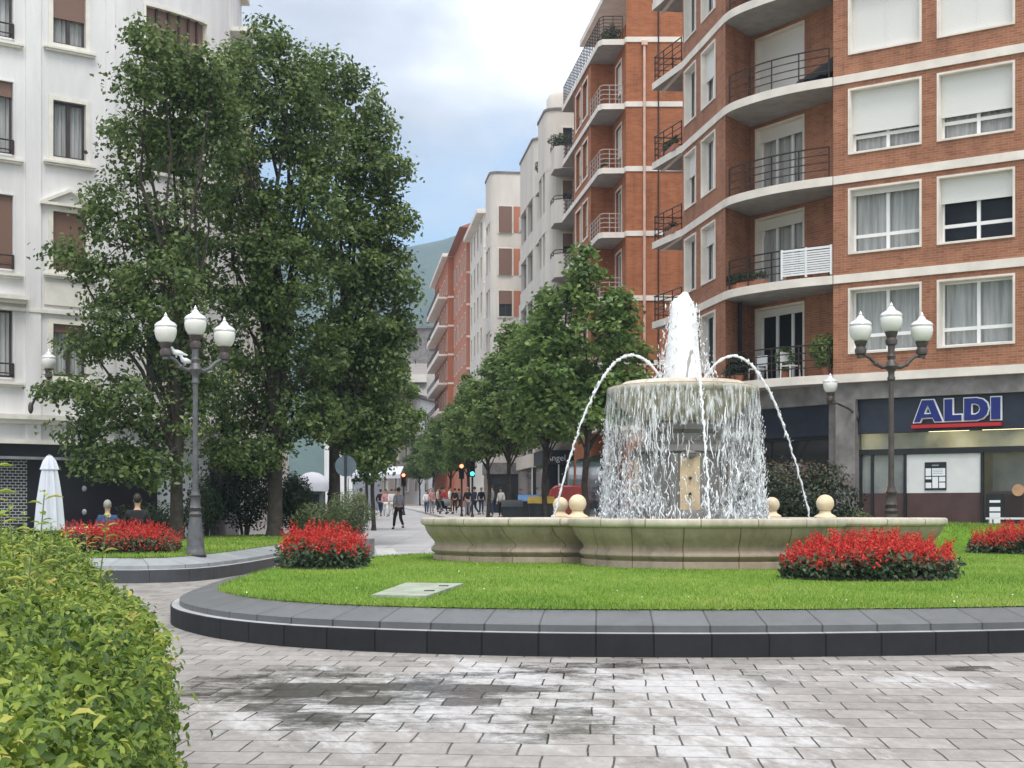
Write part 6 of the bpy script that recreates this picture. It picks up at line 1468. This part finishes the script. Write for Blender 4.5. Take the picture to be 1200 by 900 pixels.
#@@SMALL
# ------------------------------------------------------------------ people
def skin(verts, edges, sub=1):
    me = bpy.data.meshes.new('s'); me.from_pydata([v[0] for v in verts], edges, []); o = bpy.data.objects.new('s', me); COL.objects.link(o)
    o.modifiers.new('k', 'SKIN'); 
    for i, v in enumerate(verts):
        r = v[1]; me.skin_vertices[0].data[i].radius = r if isinstance(r, tuple) else (r, r)
        me.skin_vertices[0].data[i].use_root = i == 0
    s = o.modifiers.new('u', 'SUBSURF'); s.levels = sub; s.render_levels = sub
    dg = bpy.context.evaluated_depsgraph_get(); dg.update(); out = bpy.data.meshes.new_from_object(o.evaluated_get(dg)); bpy.data.objects.remove(o); bpy.data.meshes.remove(me)
    for p in out.polygons: p.use_smooth = True
    return out
def figure_meshes(pose):
    """y is forward (-y); units: metres for a 1.70 m person; the root is the pelvis"""
    if pose == 'walk': hipz, lk, lf, rk, rf = .93, (.09, -.20, .50), (.09, -.30, .07), (-.09, .02, .48), (-.09, .33, .13)
    elif pose == 'stand': hipz, lk, lf, rk, rf = .94, (.10, -.02, .50), (.11, .0, .07), (-.10, .0, .50), (-.11, .02, .07)
    else: hipz, lk, lf, rk, rf = .50, (.11, -.42, .50), (.11, -.40, .07), (-.11, -.42, .50), (-.11, -.38, .07)
    h = hipz; sh = h + .50
    la = {'walk': [(.24, .12, h + .24), (.24, .02, h + .02)], 'stand': [(.25, .02, h + .22), (.25, -.05, h - .02)], 'sit': [(.25, -.05, h + .22), (.17, -.26, h + .18)]}[pose]
    ra = {'walk': [(-.24, -.06, h + .23), (-.23, -.22, h + .06)], 'stand': [(-.25, .03, h + .22), (-.24, -.06, h - .02)], 'sit': [(-.25, -.05, h + .22), (-.16, -.27, h + .18)]}[pose]
    foot = lambda f: (f[0], f[1] - .17, f[2] - .035)
    hand = lambda a, b_: tuple(b_[i] + (b_[i] - a[i]) * .55 for i in range(3))
    B = [((0, 0, h), (.135, .10)), ((0, 0, h + .22), (.125, .09)), ((0, .01, h + .40), (.155, .10)), ((0, .01, sh + .03), (.07, .06)), ((0, -.01, sh + .11), .05), ((0, -.025, sh + .20), (.075, .09)), ((0, -.02, sh + .28), (.07, .085)),
         ((.17, .01, sh - .02), .055), (la[0], .042), (la[1], .032), (hand(*la), (.026, .036)), ((-.17, .01, sh - .02), .055), (ra[0], .042), (ra[1], .032), (hand(*ra), (.026, .036)),
         ((.09, 0, h - .06), .085), (lk, .058), (lf, .042), (foot(lf), (.038, .03)), ((-.09, 0, h - .06), .085), (rk, .058), (rf, .042), (foot(rf), (.038, .03))]
    E = [(0, 1), (1, 2), (2, 3), (3, 4), (4, 5), (5, 6), (2, 7), (7, 8), (8, 9), (9, 10), (2, 11), (11, 12), (12, 13), (13, 14), (0, 15), (15, 16), (16, 17), (17, 18), (0, 19), (19, 20), (20, 21), (21, 22)]
    g = lambda i, k: (B[i][0], tuple(x + k for x in B[i][1]) if isinstance(B[i][1], tuple) else B[i][1] + k)
    shirt = ([g(i, .022) for i in (0, 1, 2, 3, 7, 8, 9, 11, 12, 13)], [(0, 1), (1, 2), (2, 3), (2, 4), (4, 5), (5, 6), (2, 7), (7, 8), (8, 9)])
    ank = lambda i, j, t: (tuple(B[i][0][q] * (1 - t) + B[j][0][q] * t for q in range(3)), .056)
    tr = ([g(0, .018), g(15, .018), g(16, .02), ank(16, 17, .9), g(19, .018), g(20, .02), ank(20, 21, .9)], [(0, 1), (1, 2), (2, 3), (0, 4), (4, 5), (5, 6)])
    hair = MB(); hair.ball((0, .008, sh + .275), .108, 14, (.80, 1.0, .95)); hair.v = [v for v in hair.v]
    face = MB(); face.ball((0, -.108, sh + .215), .016, 8, (.8, 1.2, 1.2)); 
    for s in (-1, 1): face.ball((s * .03, -.105, sh + .25), .009, 6); face.ball((s * .078, -.005, sh + .225), .02, 8, (.4, .8, 1.3))
    sho = [((B[17][0][0], B[17][0][1] + .02, B[17][0][2] - .02), .055), ((foot(lf)[0], foot(lf)[1], foot(lf)[2] + .005), (.05, .038))]; sho2 = [((B[21][0][0], B[21][0][1] + .02, B[21][0][2] - .02), .055), ((foot(rf)[0], foot(rf)[1], foot(rf)[2] + .005), (.05, .038))]
    return dict(body=skin(B, E), top=skin(*shirt), trousers=skin(*tr), hair=hair, face=face, shoe=[skin(sho, [(0, 1)]), skin(sho2, [(0, 1)])])
FM = {p: figure_meshes(p) for p in ('walk', 'stand', 'sit')}
for p in FM:
    for k in ('hair', 'face'):
        o = FM[p][k].build('t', 'hair' if k == 'hair' else 'skin', smooth=True); FM[p][k] = o.data; bpy.data.objects.remove(o)
def person(loc, rz, pose, top, legs, label, hair='hair', s=1.0, group='people in the street', skirt=False):
    th = thing('person', label, 'person', loc, group); th.rotation_euler = (0, 0, rz); th.scale = (s, s, s)
    def part(name, me, mat):
        o = bpy.data.objects.new(name, me); COL.objects.link(o); o.parent = th
        if not me.materials: me.materials.append(None)
        o.material_slots[0].link = 'OBJECT'; o.material_slots[0].material = M[mat]
    f = FM[pose]; part('body', f['body'], 'skin'); part('top', f['top'], top); part('trousers', f['trousers'], legs); part('hair', f['hair'], hair); part('face', f['face'], 'skin')
    for m_ in f['shoe']: part('shoe', m_, 'cloth_black')
    return th
def gp(px, d): return (XP(px, d), d, G(d) + .004)
person(gp(467, 62), PI + .5, 'walk', 'cloth_grey', 'cloth_black', 'man in grey shirt and dark trousers walking in mid-street, nearest of all', s=1.0)
person(gp(459, 92), .4, 'walk', 'cloth_white', 'cloth_white', 'person all in white walking left of the dark walkers', s=1.0)
person(gp(452, 93), .1, 'walk', 'cloth_pink', 'cloth_white', 'person in a pinkish top and white trousers beside the one all in white')
person(gp(446, 95), 2.9, 'walk', 'cloth_black', 'cloth_navy', 'person in black top and navy trousers left of the white group')
person(gp(463, 98), .2, 'walk', 'cloth_grey', 'cloth_beige', 'person in grey top and beige trousers behind the white group')
person(gp(423, 72), 2.8, 'walk', 'cloth_olive', 'cloth_black', 'person in an olive top by the bushes at the left edge of the street')
kz = .125
def gk(px, d): return (XP(px, d), d, G(d) + .124)
crowd = [(500, 104, 'cloth_white', 'cloth_denim', 'person in white and jeans at the left of the kerb crowd'), (506, 100, 'cloth_pink', 'cloth_grey', 'person in pink and grey beside the kerb crowd'), (513, 106, 'cloth_beige', 'cloth_black', 'person in beige top in the kerb crowd'),
         (520, 101, 'cloth_red', 'cloth_denim', 'person in a red top in the kerb crowd'), (533, 103, 'cloth_black', 'cloth_black', 'person all in black left of the red signal'), (548, 90, 'cloth_black', 'cloth_grey', 'person in black and grey right of the red signal'),
         (556, 91, 'cloth_navy', 'cloth_navy', 'person in navy below the green signal'), (577, 86, 'cloth_grey', 'cloth_denim', 'person in grey and jeans between the street trees'), (587, 84, 'cloth_white', 'cloth_black', 'person in white and black beside the dark bin'),
         (503, 118, 'cloth_black', 'cloth_black', 'small far person all in black at the left of the kerb crowd'), (517, 113, 'cloth_navy', 'cloth_black', 'far person in navy top behind the pushchair'), (527, 109, 'cloth_white', 'cloth_beige', 'person in white top and beige trousers right of the pushchair'),
         (538, 112, 'cloth_grey', 'cloth_black', 'far person in grey behind the pole of the red signal'), (564, 97, 'cloth_black', 'cloth_denim', 'person in black top and jeans right of the green signal')]
for i, (px, d, a, c, lb) in enumerate(crowd): person(gk(px, d) if XP(px, d) > sx(.9, d) else gp(px, d), .7 * i, 'stand' if i % 3 else 'walk', a, c, lb, hair='hair_grey' if i % 4 == 1 else 'hair', s=.97 + .02 * (i % 4))
def stroller(loc, rz, label):
    th = thing('pushchair', label, 'pushchair', loc); c, s = math.cos(rz), math.sin(rz); W = lambda x, y, z: (loc[0] + x * c - y * s, loc[1] + x * s + y * c, loc[2] + z)
    mb = MB(); mb.box(-.22, .22, -.35, .25, .45, .55, W); mb.box(-.22, .22, .2, .3, .5, .95, W); mb.build('seat', 'cloth_black', th)
    mb = MB()
    for a in np.linspace(0, 1.7, 8): pass
    for i in range(7):
        a0, a1 = .2 + i * .22, .2 + (i + 1) * .22; mb.face([W(-.24, .28 - .42 * math.sin(a0), .72 + .4 * math.cos(a0)), W(.24, .28 - .42 * math.sin(a0), .72 + .4 * math.cos(a0)), W(.24, .28 - .42 * math.sin(a1), .72 + .4 * math.cos(a1)), W(-.24, .28 - .42 * math.sin(a1), .72 + .4 * math.cos(a1))])
    mb.build('hood', 'cloth_grey', th, recalc=False); mb = MB()
    for x in (-.25, .25): mb.tube([W(x, -.4, .15), W(x, .1, .5), W(x, .5, 1.02)], .015, 6); mb.tube([W(x, .4, .15), W(x, -.1, .5)], .015, 6)
    mb.tube([W(-.25, .5, 1.02), W(.25, .5, 1.02)], .02, 6); mb.build('frame', 'grey_metal', th)
    for x in (-.25, .25):
        for y in (-.4, .4): mb = MB(); mb.tube([W(x - .02, y, .125), W(x + .02, y, .125)], .125, 14); mb.build('wheel', 'plastic_dark', th)
stroller(gp(523, 98), .6, 'dark pushchair with a grey hood among the kerb crowd')
# two people at the terrace, seen from behind
g35 = G(33.5)
terr = [(126, 34.5, 'cloth_denim', 'cloth_white', 'seated person in a blue denim jacket seen from behind, past the red bed', 'hair_grey', 1.08), (161, 35.0, 'cloth_black', 'cloth_black', 'seated person in a black waistcoat seen from behind, right of the blue jacket', 'hair', 1.20)]
# ------------------------------------------------------------------ terrace things
dk = .62
def bistro(loc, rz, label): return chair(loc, rz, label, 'plastic_dark', 'dark terrace chairs')
for px, d, a, c, lb, hr, s in terr:
    X = XP(px, d) ; z = 1.6 + (HZ - (590 if px < 150 else 583)) / F * d - 1.29 * s
    base = float(G(d)) if X < -12 else float(G(d))
    X, d2 = X, d
    person((X, d2, z), PI + .15, 'sit', a, c, lb, hair=hr, s=s, group='people at the terrace')
    ch = bistro((X, d2 + .0, z), PI + .15 + PI, 'dark terrace chair under the ' + ('blue-jacketed' if px < 150 else 'black-waistcoated') + ' person')
    ch.scale = (s, s, s * 1.04)
pr = thing('closed_parasol', 'closed white parasol standing on the terrace at the far left', 'parasol', (XP(58, 33.5), 33.5, G(33.5)))
px_ = XP(58, 33.5); zt = 1.6 + 66 / F * 33.5
mb = MB(); mb.lathe([(.30, -1.72), (.29, -1.5), (.25, -1.0), (.19, -.55), (.155, -.33), (.19, -.32), (.13, -.12), (.07, -.03), (.05, 0)], (px_, 33.5, zt), 64, star=8, amp=.2); mb.build('canopy', 'white_cloth', pr, smooth=True)
mb = MB(); mb.tube([(px_, 33.5, G(33.5)), (px_, 33.5, zt + .03)], .03, 10); mb.lathe([(.35, 0), (.35, .06), (.06, .1)], (px_, 33.5, G(33.5)), 20); mb.build('pole', 'grey_metal', pr)
def table(loc, w, h, label, mat='plastic_white', dp=None, frv=(1, 0)):
    th = thing('table', label, 'table', loc); fr = Fr(loc[:2], frv); dp = dp or w
    mb = MB(); mb.box(-w / 2, w / 2, -dp / 2, dp / 2, loc[2] + h - .05, loc[2] + h, fr); mb.build('tabletop', mat, th)
    for a in (-1, 1):
        for c in (-1, 1): mb = MB(); mb.tube([fr(a * (w / 2 - .06), c * (dp / 2 - .06), loc[2] + .003), fr(a * (w / 2 - .06), c * (dp / 2 - .06), loc[2] + h - .05)], .022, 6); mb.build('leg', 'grey_metal', th)
    return th
table((XP(98, 34), 34.2, G(34)), .7, .78, 'small white terrace table between the parasol and the blue jacket')
bistro((XP(80, 35), 35.2, G(35)), .5, 'dark terrace chair right behind the closed parasol')
bistro((XP(30, 33), 33.2, G(33)), 1.5, 'dark terrace chair left of the closed parasol')
table((XP(1190, 39.0), 38.6, G(38.6)), 1.7, .92, 'white table-height bench behind the grass bank at the right edge', dp=.5, frv=(.821, -.571))
# notice board by the shop door
ab = thing('notice_stand', 'black stand with white printed notices beside the shop door', 'notice stand', FC(5.0, .45, G(41)))
mb = MB(); mb.box(4.72, 5.22, .42, .48, G(41) + .02, 2.12, FC); mb.box(4.66, 5.28, .3, .6, G(41), G(41) + .06, FC); mb.build('board', 'black_frame', ab)
mb = MB()
for z0, z1_ in ((1.86, 1.93), (1.62, 1.74), (1.45, 1.58), (1.28, 1.41)): mb.box(4.82, 5.12, .48, .487, z0, z1_, FC)
mb.build('printed_field', 'sign_white', ab)
# hatch in the lawn and pale slab in the street
hz_ = [P(435, 697, 1), P(500, 698, 1), P(543, 684, 1), P(475, 683, 1)]
def onlawn(px, py):
    d = 15.0
    for _ in range(20): d = (EYE - float(z1(0, d)) - .03) * F / (py - HZ)
    return (XP(px, d), d)
poly = [onlawn(435, 697.5), onlawn(500, 698.5), onlawn(543, 684), onlawn(476, 683)]
hh = thing('access_hatch', 'pale steel access hatch lying flat in the fountain lawn', 'hatch', (*poly[0], float(z1(*poly[0]))))
mb = MB(); mb.prism(poly, lambda x, y: float(z1(x, y)) - .02, lambda x, y: float(z1(x, y)) + .035); mb.build('plate', plain('hatch_plate', (.30, .33, .26), .6, .05, var=.3), hh)
for t in (.35, .75):
    mb = MB()
    a = np.array(poly[1]) * (1 - t) + np.array(poly[2]) * t; c = np.array(poly[0]) * (1 - t) + np.array(poly[3]) * t; p = a * .8 + c * .2; mb.box(p[0] - .06, p[0] + .06, p[1] - .1, p[1] + .1, float(z1(*p)) + .032, float(z1(*p)) + .04); mb.build('lifting_slot', 'iron', hh)
def gd(py): return 2720 / (py - 576.5)
mb = MB(); q = [(XP(443, gd(654)), gd(654)), (XP(470, gd(654)), gd(654)), (XP(461, gd(643)), gd(643)), (XP(440, gd(643)), gd(643))]
mb.prism(q, lambda x, y: G(y) - .01, lambda x, y: G(y) + .012); tag(mb.build('street_plate', plain('pale_plate', (.55, .55, .55), .5), org=(*q[0], G(q[0][1]))), 'pale square cover plate in the street beside the small red bed', 'cover plate')
# ------------------------------------------------------------------ traffic signals, sign, bins, van, kiosk, marquee
def signal(px, d, ztop, lit, label, w=.30):
    X = XP(px, d); g0 = G(d); th = thing('traffic_signal', label, 'traffic signal', (X, d, g0), 'traffic signals up the street')
    mb = MB(); mb.tube([(X, d, g0), (X, d, ztop - .9)], .06, 10); mb.lathe([(.12, 0), (.12, .1), (.07, .3)], (X, d, g0), 12); mb.build('pole', 'plastic_dark', th)
    mb = MB(); mb.box(X - .16, X + .16, d - .12, d + .12, ztop - .95, ztop); mb.build('housing', 'plastic_dark', th)
    for i in range(3):
        z = ztop - .17 - i * .30; on = (lit == 'red' and i == 0) or (lit == 'green' and i == 2); mb = MB(); mb.ball((X, d - .12, z), .115, 14, (1, .35, 1)); mb.build('lens', ('light_red' if lit == 'red' else 'light_green') if on else 'plastic_dark', th, smooth=True)
        mb = MB(); mb.tube([(X, d - .12, z + .015), (X, d - .28, z + .005)], [.14, .14], 14, cap=False); mb.build('visor', 'plastic_dark', th)
signal(541, 88, 1.6 + 57 / F * 88, 'red', 'dark traffic signal showing red at the kerb', .3); signal(553.5, 86, 1.6 + 60 / F * 86, 'green', 'traffic signal showing green just right of the red one'); signal(473, 100, 1.6 + 46 / F * 100, 'red', 'traffic signal showing red at the left side of the street, behind the walker')
rs_ = thing('round_sign', 'grey back of a round traffic sign on a pole beside the bushes', 'traffic sign', (XP(405, 38.4), 38.4, G(38.4)))
X = XP(405, 38.4); c = P(405, 546, 38.4); mb = MB(); mb.tube([(X, 38.38, G(38.4)), (X, 38.38, c.z + .29)], .035, 8); mb.build('pole', 'plastic_dark', rs_)
mb = MB(); mb.tube([(c.x, 38.40, c.z), (c.x, 38.43, c.z)], .28, 28); mb.build('disc', plain('sign_back', (.10, .13, .155), .6, .1), rs_)
def bin_(px, d, lid, label, w=1.25, h=1.25):
    X = XP(px, d); g0 = G(d) + .121; th = thing('waste_container', label, 'waste container', (X, d, g0), 'waste containers by the street')
    mb = MB(); pts = [(-w * .42, .14), (-w * .5, h * .8), (w * .5, h * .8), (w * .42, .14)]; dp = .95
    f0 = [(X + x, d - dp / 2 + (.06 if z < .5 else 0), g0 + z) for x, z in pts]; f1 = [(X + x, d + dp / 2, g0 + z) for x, z in pts]; mb.face(f0); mb.face(f1[::-1])
    for i in range(4): mb.face([f0[i], f0[(i + 1) % 4], f1[(i + 1) % 4], f1[i]])
    for i in range(6): x = X - w * .42 + i * w * .168; mb.box(x - .02, x + .02, d - dp / 2 - .035, d - dp / 2 + .03, g0 + .25, g0 + h * .78)
    mb.build('body', 'bin_green', th)
    mb = MB(); n = 8; r = [(X - w * .54 + 0, d - dp * .56 + dp * 1.12 * i / n, g0 + h * .8 + .26 * math.sin(PI * i / n) + .02) for i in range(n + 1)]
    for i in range(n): a, c = r[i], r[i + 1]; mb.face([a, (a[0] + w * 1.08, a[1], a[2]), (c[0] + w * 1.08, c[1], c[2]), c])
    for xo in (0, w * 1.08): mb.face([(p[0] + xo, p[1], p[2]) for p in r] )
    mb.build('lid', lid, th)
    for x in (-.4, .4): mb = MB(); mb.tube([(X + x * w - .03, d - .3, g0 + .09), (X + x * w + .03, d - .3, g0 + .09)], .085, 12); mb.build('wheel', 'plastic_dark', th)
bin_(600, 55, 'bin_green', 'dark waste container with a dark rounded lid left of the others', .75, 1.12); bin_(619, 61, 'lid_blue', 'waste container with a blue lid, middle of the three', .8, 1.35); bin_(634, 55.5, 'lid_yellow', 'waste container with a yellow lid next to the red van', .95, 1.28)
def van(px, d, label):
    X = XP(px, d); g0 = G(d) + .004 if X < sx(.9, d) else G(d) + .121; th = thing('panel_van', label, 'van', (X, d, g0)); W, Ln = .80, 3.8
    prof = [(.28, .62), (.35, .92), (.9, 1.0), (1.35, .97), (1.62, .86), (1.74, .66)]
    mb = MB(); secs = []
    for y, k, hk in ((0, .94, .96), (.08, 1, 1), (2.2, 1, 1), (2.75, .98, .93), (3.1, .95, .66), (3.7, .88, .58), (3.8, .8, .50)):
        half = [(X + W * w_ * k, d + y, g0 + .28 + (z - .28) * hk) for z, w_ in prof]; secs.append(half + [(2 * X - p[0], p[1], p[2]) for p in half[::-1]])
    n = len(secs[0])
    for a, c in zip(secs[:-1], secs[1:]):
        for i in range(n): j = (i + 1) % n; mb.face([a[i], a[j], c[j], c[i]])
    mb.face(secs[0]); mb.face(secs[-1]); mb.build('body', 'car_red', th, smooth=True, weld=True)
    for s in (-1, 1):
        for y in (.7, 3.0): w = MB(); w.tube([(X + s * (W - .14), d + y, g0 + .31), (X + s * (W + .02), d + y, g0 + .31)], .31, 18); wo = w.build('wheel', 'plastic_dark', th); r = MB(); r.tube([(X + s * (W + .021), d + y, g0 + .31), (X + s * (W + .03), d + y, g0 + .31)], .19, 16); r.build('rim', 'grey_metal', wo)
        mb = MB(); mb.box(X + s * .66 - .05, X + s * .66 + .05, d - .025, d + .02, g0 + .75, g0 + 1.1); mb.build('tail_light', 'sign_red', th)
    mb = MB(); mb.box(X - .006, X + .006, d - .012, d + .01, g0 + .4, g0 + 1.62); mb.build('door_seam', 'plastic_dark', th); mb = MB(); mb.box(X - .75, X + .75, d - .09, d + .05, g0 + .3, g0 + .5); mb.build('bumper', 'plastic_dark', th)
van(667, 57.5, 'plain red panel van seen from behind, over the fountain rim')
kk = thing('kiosk', 'kiosk with a domed white awning behind the bushes', 'kiosk', (XP(366, 52), 52, G(52))); X = XP(366, 52)
mb = MB(); mb.box(X - .42, X + .42, 51.6, 52.4, G(52), G(52) + 1.75); mb.build('body', plain('kiosk_body', (.10, .13, .13), .5), kk)
mb = MB(); mb.lathe([(.62, 1.62), (.62, 1.85), (.58, 1.98), (.44, 2.16), (.24, 2.28), (.01, 2.32)], (X, 52, G(52)), 12); mb.build('awning', 'white_cloth', kk, smooth=True)
mb = MB(); mb.box(X - .3, X + .3, 51.55, 51.61, G(52) + .8, G(52) + 1.5); mb.build('serving_window', 'pane_dark', kk)
mq = thing('marquee', 'long white market awning across the far left of the street', 'marquee', (XP(440, 125), 125, G(125))); x0, x1 = XP(408, 125), XP(470, 125); gz = G(125)
mb = MB(); mb.face([(x0, 124, gz + 3.1), (x1, 124, gz + 3.1), (x1, 128, gz + 3.9), (x0, 128, gz + 3.9)]); mb.box(x0, x1, 123.95, 124, gz + 2.75, gz + 3.1); mb.build('canopy', 'white_cloth', mq, recalc=False)
for x in (x0 + .1, (x0 + x1) / 2, x1 - .1): mb = MB(); mb.tube([(x, 124.1, gz), (x, 124.1, gz + 3.0)], .05, 8); mb.tube([(x, 127.9, gz), (x, 127.9, gz + 3.8)], .05, 8); mb.build('pole', 'grey_metal', mq)
mb = MB(); mb.box(x0 + .2, x0 + 2.6, 127.5, 127.6, gz, gz + 2.9); mb.build('side_sheet', 'white_cloth', mq)

#@@AIR
# ------------------------------------------------------------------ haze, sky, sun, camera
m = bpy.data.materials.new('haze'); m.use_nodes = True; nt = m.node_tree; nt.nodes.clear()
o = N(nt, 'ShaderNodeOutputMaterial'); pv = N(nt, 'ShaderNodeVolumePrincipled'); pv.inputs['Color'].default_value = (.62, .80, 1, 1); pv.inputs['Density'].default_value = .0004; pv.inputs['Anisotropy'].default_value = 0.2
L(nt, pv.outputs[0], o.inputs['Volume']); M['haze'] = m
mb = MB(); mb.box(-2700, 2700, -70, 2700, -3, 460); hzb = mb.build('haze', 'haze'); hzb['kind'] = 'stuff'; hzb['label'] = 'thin bluish summer haze over the far hill'; hzb['category'] = 'haze'

SUN_EL, SUN_AZ = math.radians(64), math.radians(168)   # azimuth from +Y towards +X: high, behind the viewer and a little right
w = bpy.data.worlds.new('World'); SC.world = w; w.use_nodes = True; nt = w.node_tree; nt.nodes.clear()
out = N(nt, 'ShaderNodeOutputWorld'); bg = N(nt, 'ShaderNodeBackground'); bg.inputs['Strength'].default_value = .10; L(nt, bg.outputs[0], out.inputs['Surface'])
sky = N(nt, 'ShaderNodeTexSky'); sky.sky_type = 'NISHITA'; sky.sun_disc = False; sky.sun_elevation = SUN_EL; sky.sun_rotation = SUN_AZ; sky.air_density = 1.1; sky.dust_density = .25; sky.ozone_density = 1.6
tc = N(nt, 'ShaderNodeTexCoord'); sp = N(nt, 'ShaderNodeSeparateXYZ'); L(nt, tc.outputs['Generated'], sp.inputs[0])
mp = N(nt, 'ShaderNodeMapping'); mp.inputs['Scale'].default_value = (1, 1, 2.1); mp.inputs['Location'].default_value = (.3, .1, .45); L(nt, tc.outputs['Generated'], mp.inputs[0])
def madd0(a, k, c):
    q = N(nt, 'ShaderNodeMath', operation='MULTIPLY_ADD'); L(nt, a, q.inputs[0]); q.inputs[1].default_value = k; q.inputs[2].default_value = c; return q.outputs[0]
n1 = noise(nt, mp.outputs[0], 5.5, 7, .55); n2 = madd0(noise(nt, mp.outputs[0], 3.6, 9, .58), 1.5, -.25)
cov = N(nt, 'ShaderNodeMath', operation='MULTIPLY_ADD'); L(nt, n1, cov.inputs[0]); cov.inputs[1].default_value = .16; L(nt, sp.outputs[2], cov.inputs[2])
mr = N(nt, 'ShaderNodeMapRange'); mr.interpolation_type = 'SMOOTHSTEP'; mr.inputs['From Min'].default_value = .25; mr.inputs['From Max'].default_value = .35; mr.inputs['To Min'].default_value = .03; L(nt, cov.outputs[0], mr.inputs['Value'])
def lobe(v, r):
    d = N(nt, 'ShaderNodeVectorMath', operation='DISTANCE'); L(nt, tc.outputs['Generated'], d.inputs[0]); d.inputs[1].default_value = Vector(v).normalized()
    q = N(nt, 'ShaderNodeMapRange'); q.interpolation_type = 'SMOOTHSTEP'; q.inputs['From Min'].default_value = 0; q.inputs['From Max'].default_value = r; q.inputs['To Min'].default_value = 1; q.inputs['To Max'].default_value = 0; L(nt, d.outputs['Value'], q.inputs['Value']); return q.outputs[0]
def madd(a, k, c):
    q = N(nt, 'ShaderNodeMath', operation='MULTIPLY_ADD'); L(nt, a, q.inputs[0]); q.inputs[1].default_value = k; L(nt, c, q.inputs[2]); return q.outputs[0]
thick = madd(lobe((-.01, 1, .40), .26), .20, n2); thick = madd(lobe((-.12, 1, .35), .15), -.22, thick); hi_ = N(nt, 'ShaderNodeMapRange'); hi_.inputs['From Min'].default_value = .34; hi_.inputs['From Max'].default_value = .8; hi_.inputs['To Max'].default_value = .35; L(nt, sp.outputs[2], hi_.inputs['Value']); thick = madd(hi_.outputs[0], 1, thick)   # thin bright cloud high up, a grey bank left of it
cl = ramp(nt, thick, [(.28, (.38, .40, .44)), (.43, (.50, .52, .575)), (.56, (.62, .64, .69)), (.68, (.84, .84, .87)), (.85, (1.2, 1.2, 1.2))])
ml = N(nt, 'ShaderNodeMix', data_type='RGBA', blend_type='MULTIPLY'); ml.inputs[0].default_value = 1; L(nt, cl, ml.inputs[6]); ml.inputs[7].default_value = (9.6, 9.7, 9.9, 1); ml.clamp_result = False
mx = N(nt, 'ShaderNodeMix', data_type='RGBA'); L(nt, mr.outputs[0], mx.inputs[0]); hs_ = N(nt, 'ShaderNodeHueSaturation'); hs_.inputs['Saturation'].default_value = 1.25; hs_.inputs['Value'].default_value = 1.3; L(nt, sky.outputs[0], hs_.inputs['Color']); L(nt, hs_.outputs[0], mx.inputs[6]); L(nt, ml.outputs[2], mx.inputs[7]); L(nt, mx.outputs[2], bg.inputs['Color'])

sl = bpy.data.lights.new('sun', 'SUN'); sl.energy = 1.5; sl.angle = math.radians(20); sl.color = (1, .96, .90); so = bpy.data.objects.new('sun', sl); COL.objects.link(so)
dv = Vector((math.sin(SUN_AZ) * math.cos(SUN_EL), math.cos(SUN_AZ) * math.cos(SUN_EL), math.sin(SUN_EL))); so.rotation_euler = dv.to_track_quat('Z', 'Y').to_euler(); so.location = (0, -20, 40)

cam = bpy.data.cameras.new('camera'); cam.sensor_width = 36; cam.lens = F / 1200 * 36; cam.shift_y = 150 / 1200; cam.clip_end = 6000; cam.clip_start = .1
co = bpy.data.objects.new('camera', cam); COL.objects.link(co); co.location = (0, 0, EYE); co.rotation_euler = (PI / 2, 0, 0); SC.camera = co
SC.view_settings.view_transform = 'Standard'; SC.view_settings.look = 'None'; SC.view_settings.exposure = 0.80; SC.view_settings.gamma = 1
SC.cycles.max_bounces = 7; SC.cycles.diffuse_bounces = 3; SC.cycles.glossy_bounces = 3; SC.cycles.transparent_max_bounces = 14; SC.cycles.transmission_bounces = 3; SC.cycles.volume_bounces = 0
SC.cycles.use_denoising = True; SC.cycles.sample_clamp_indirect = 4
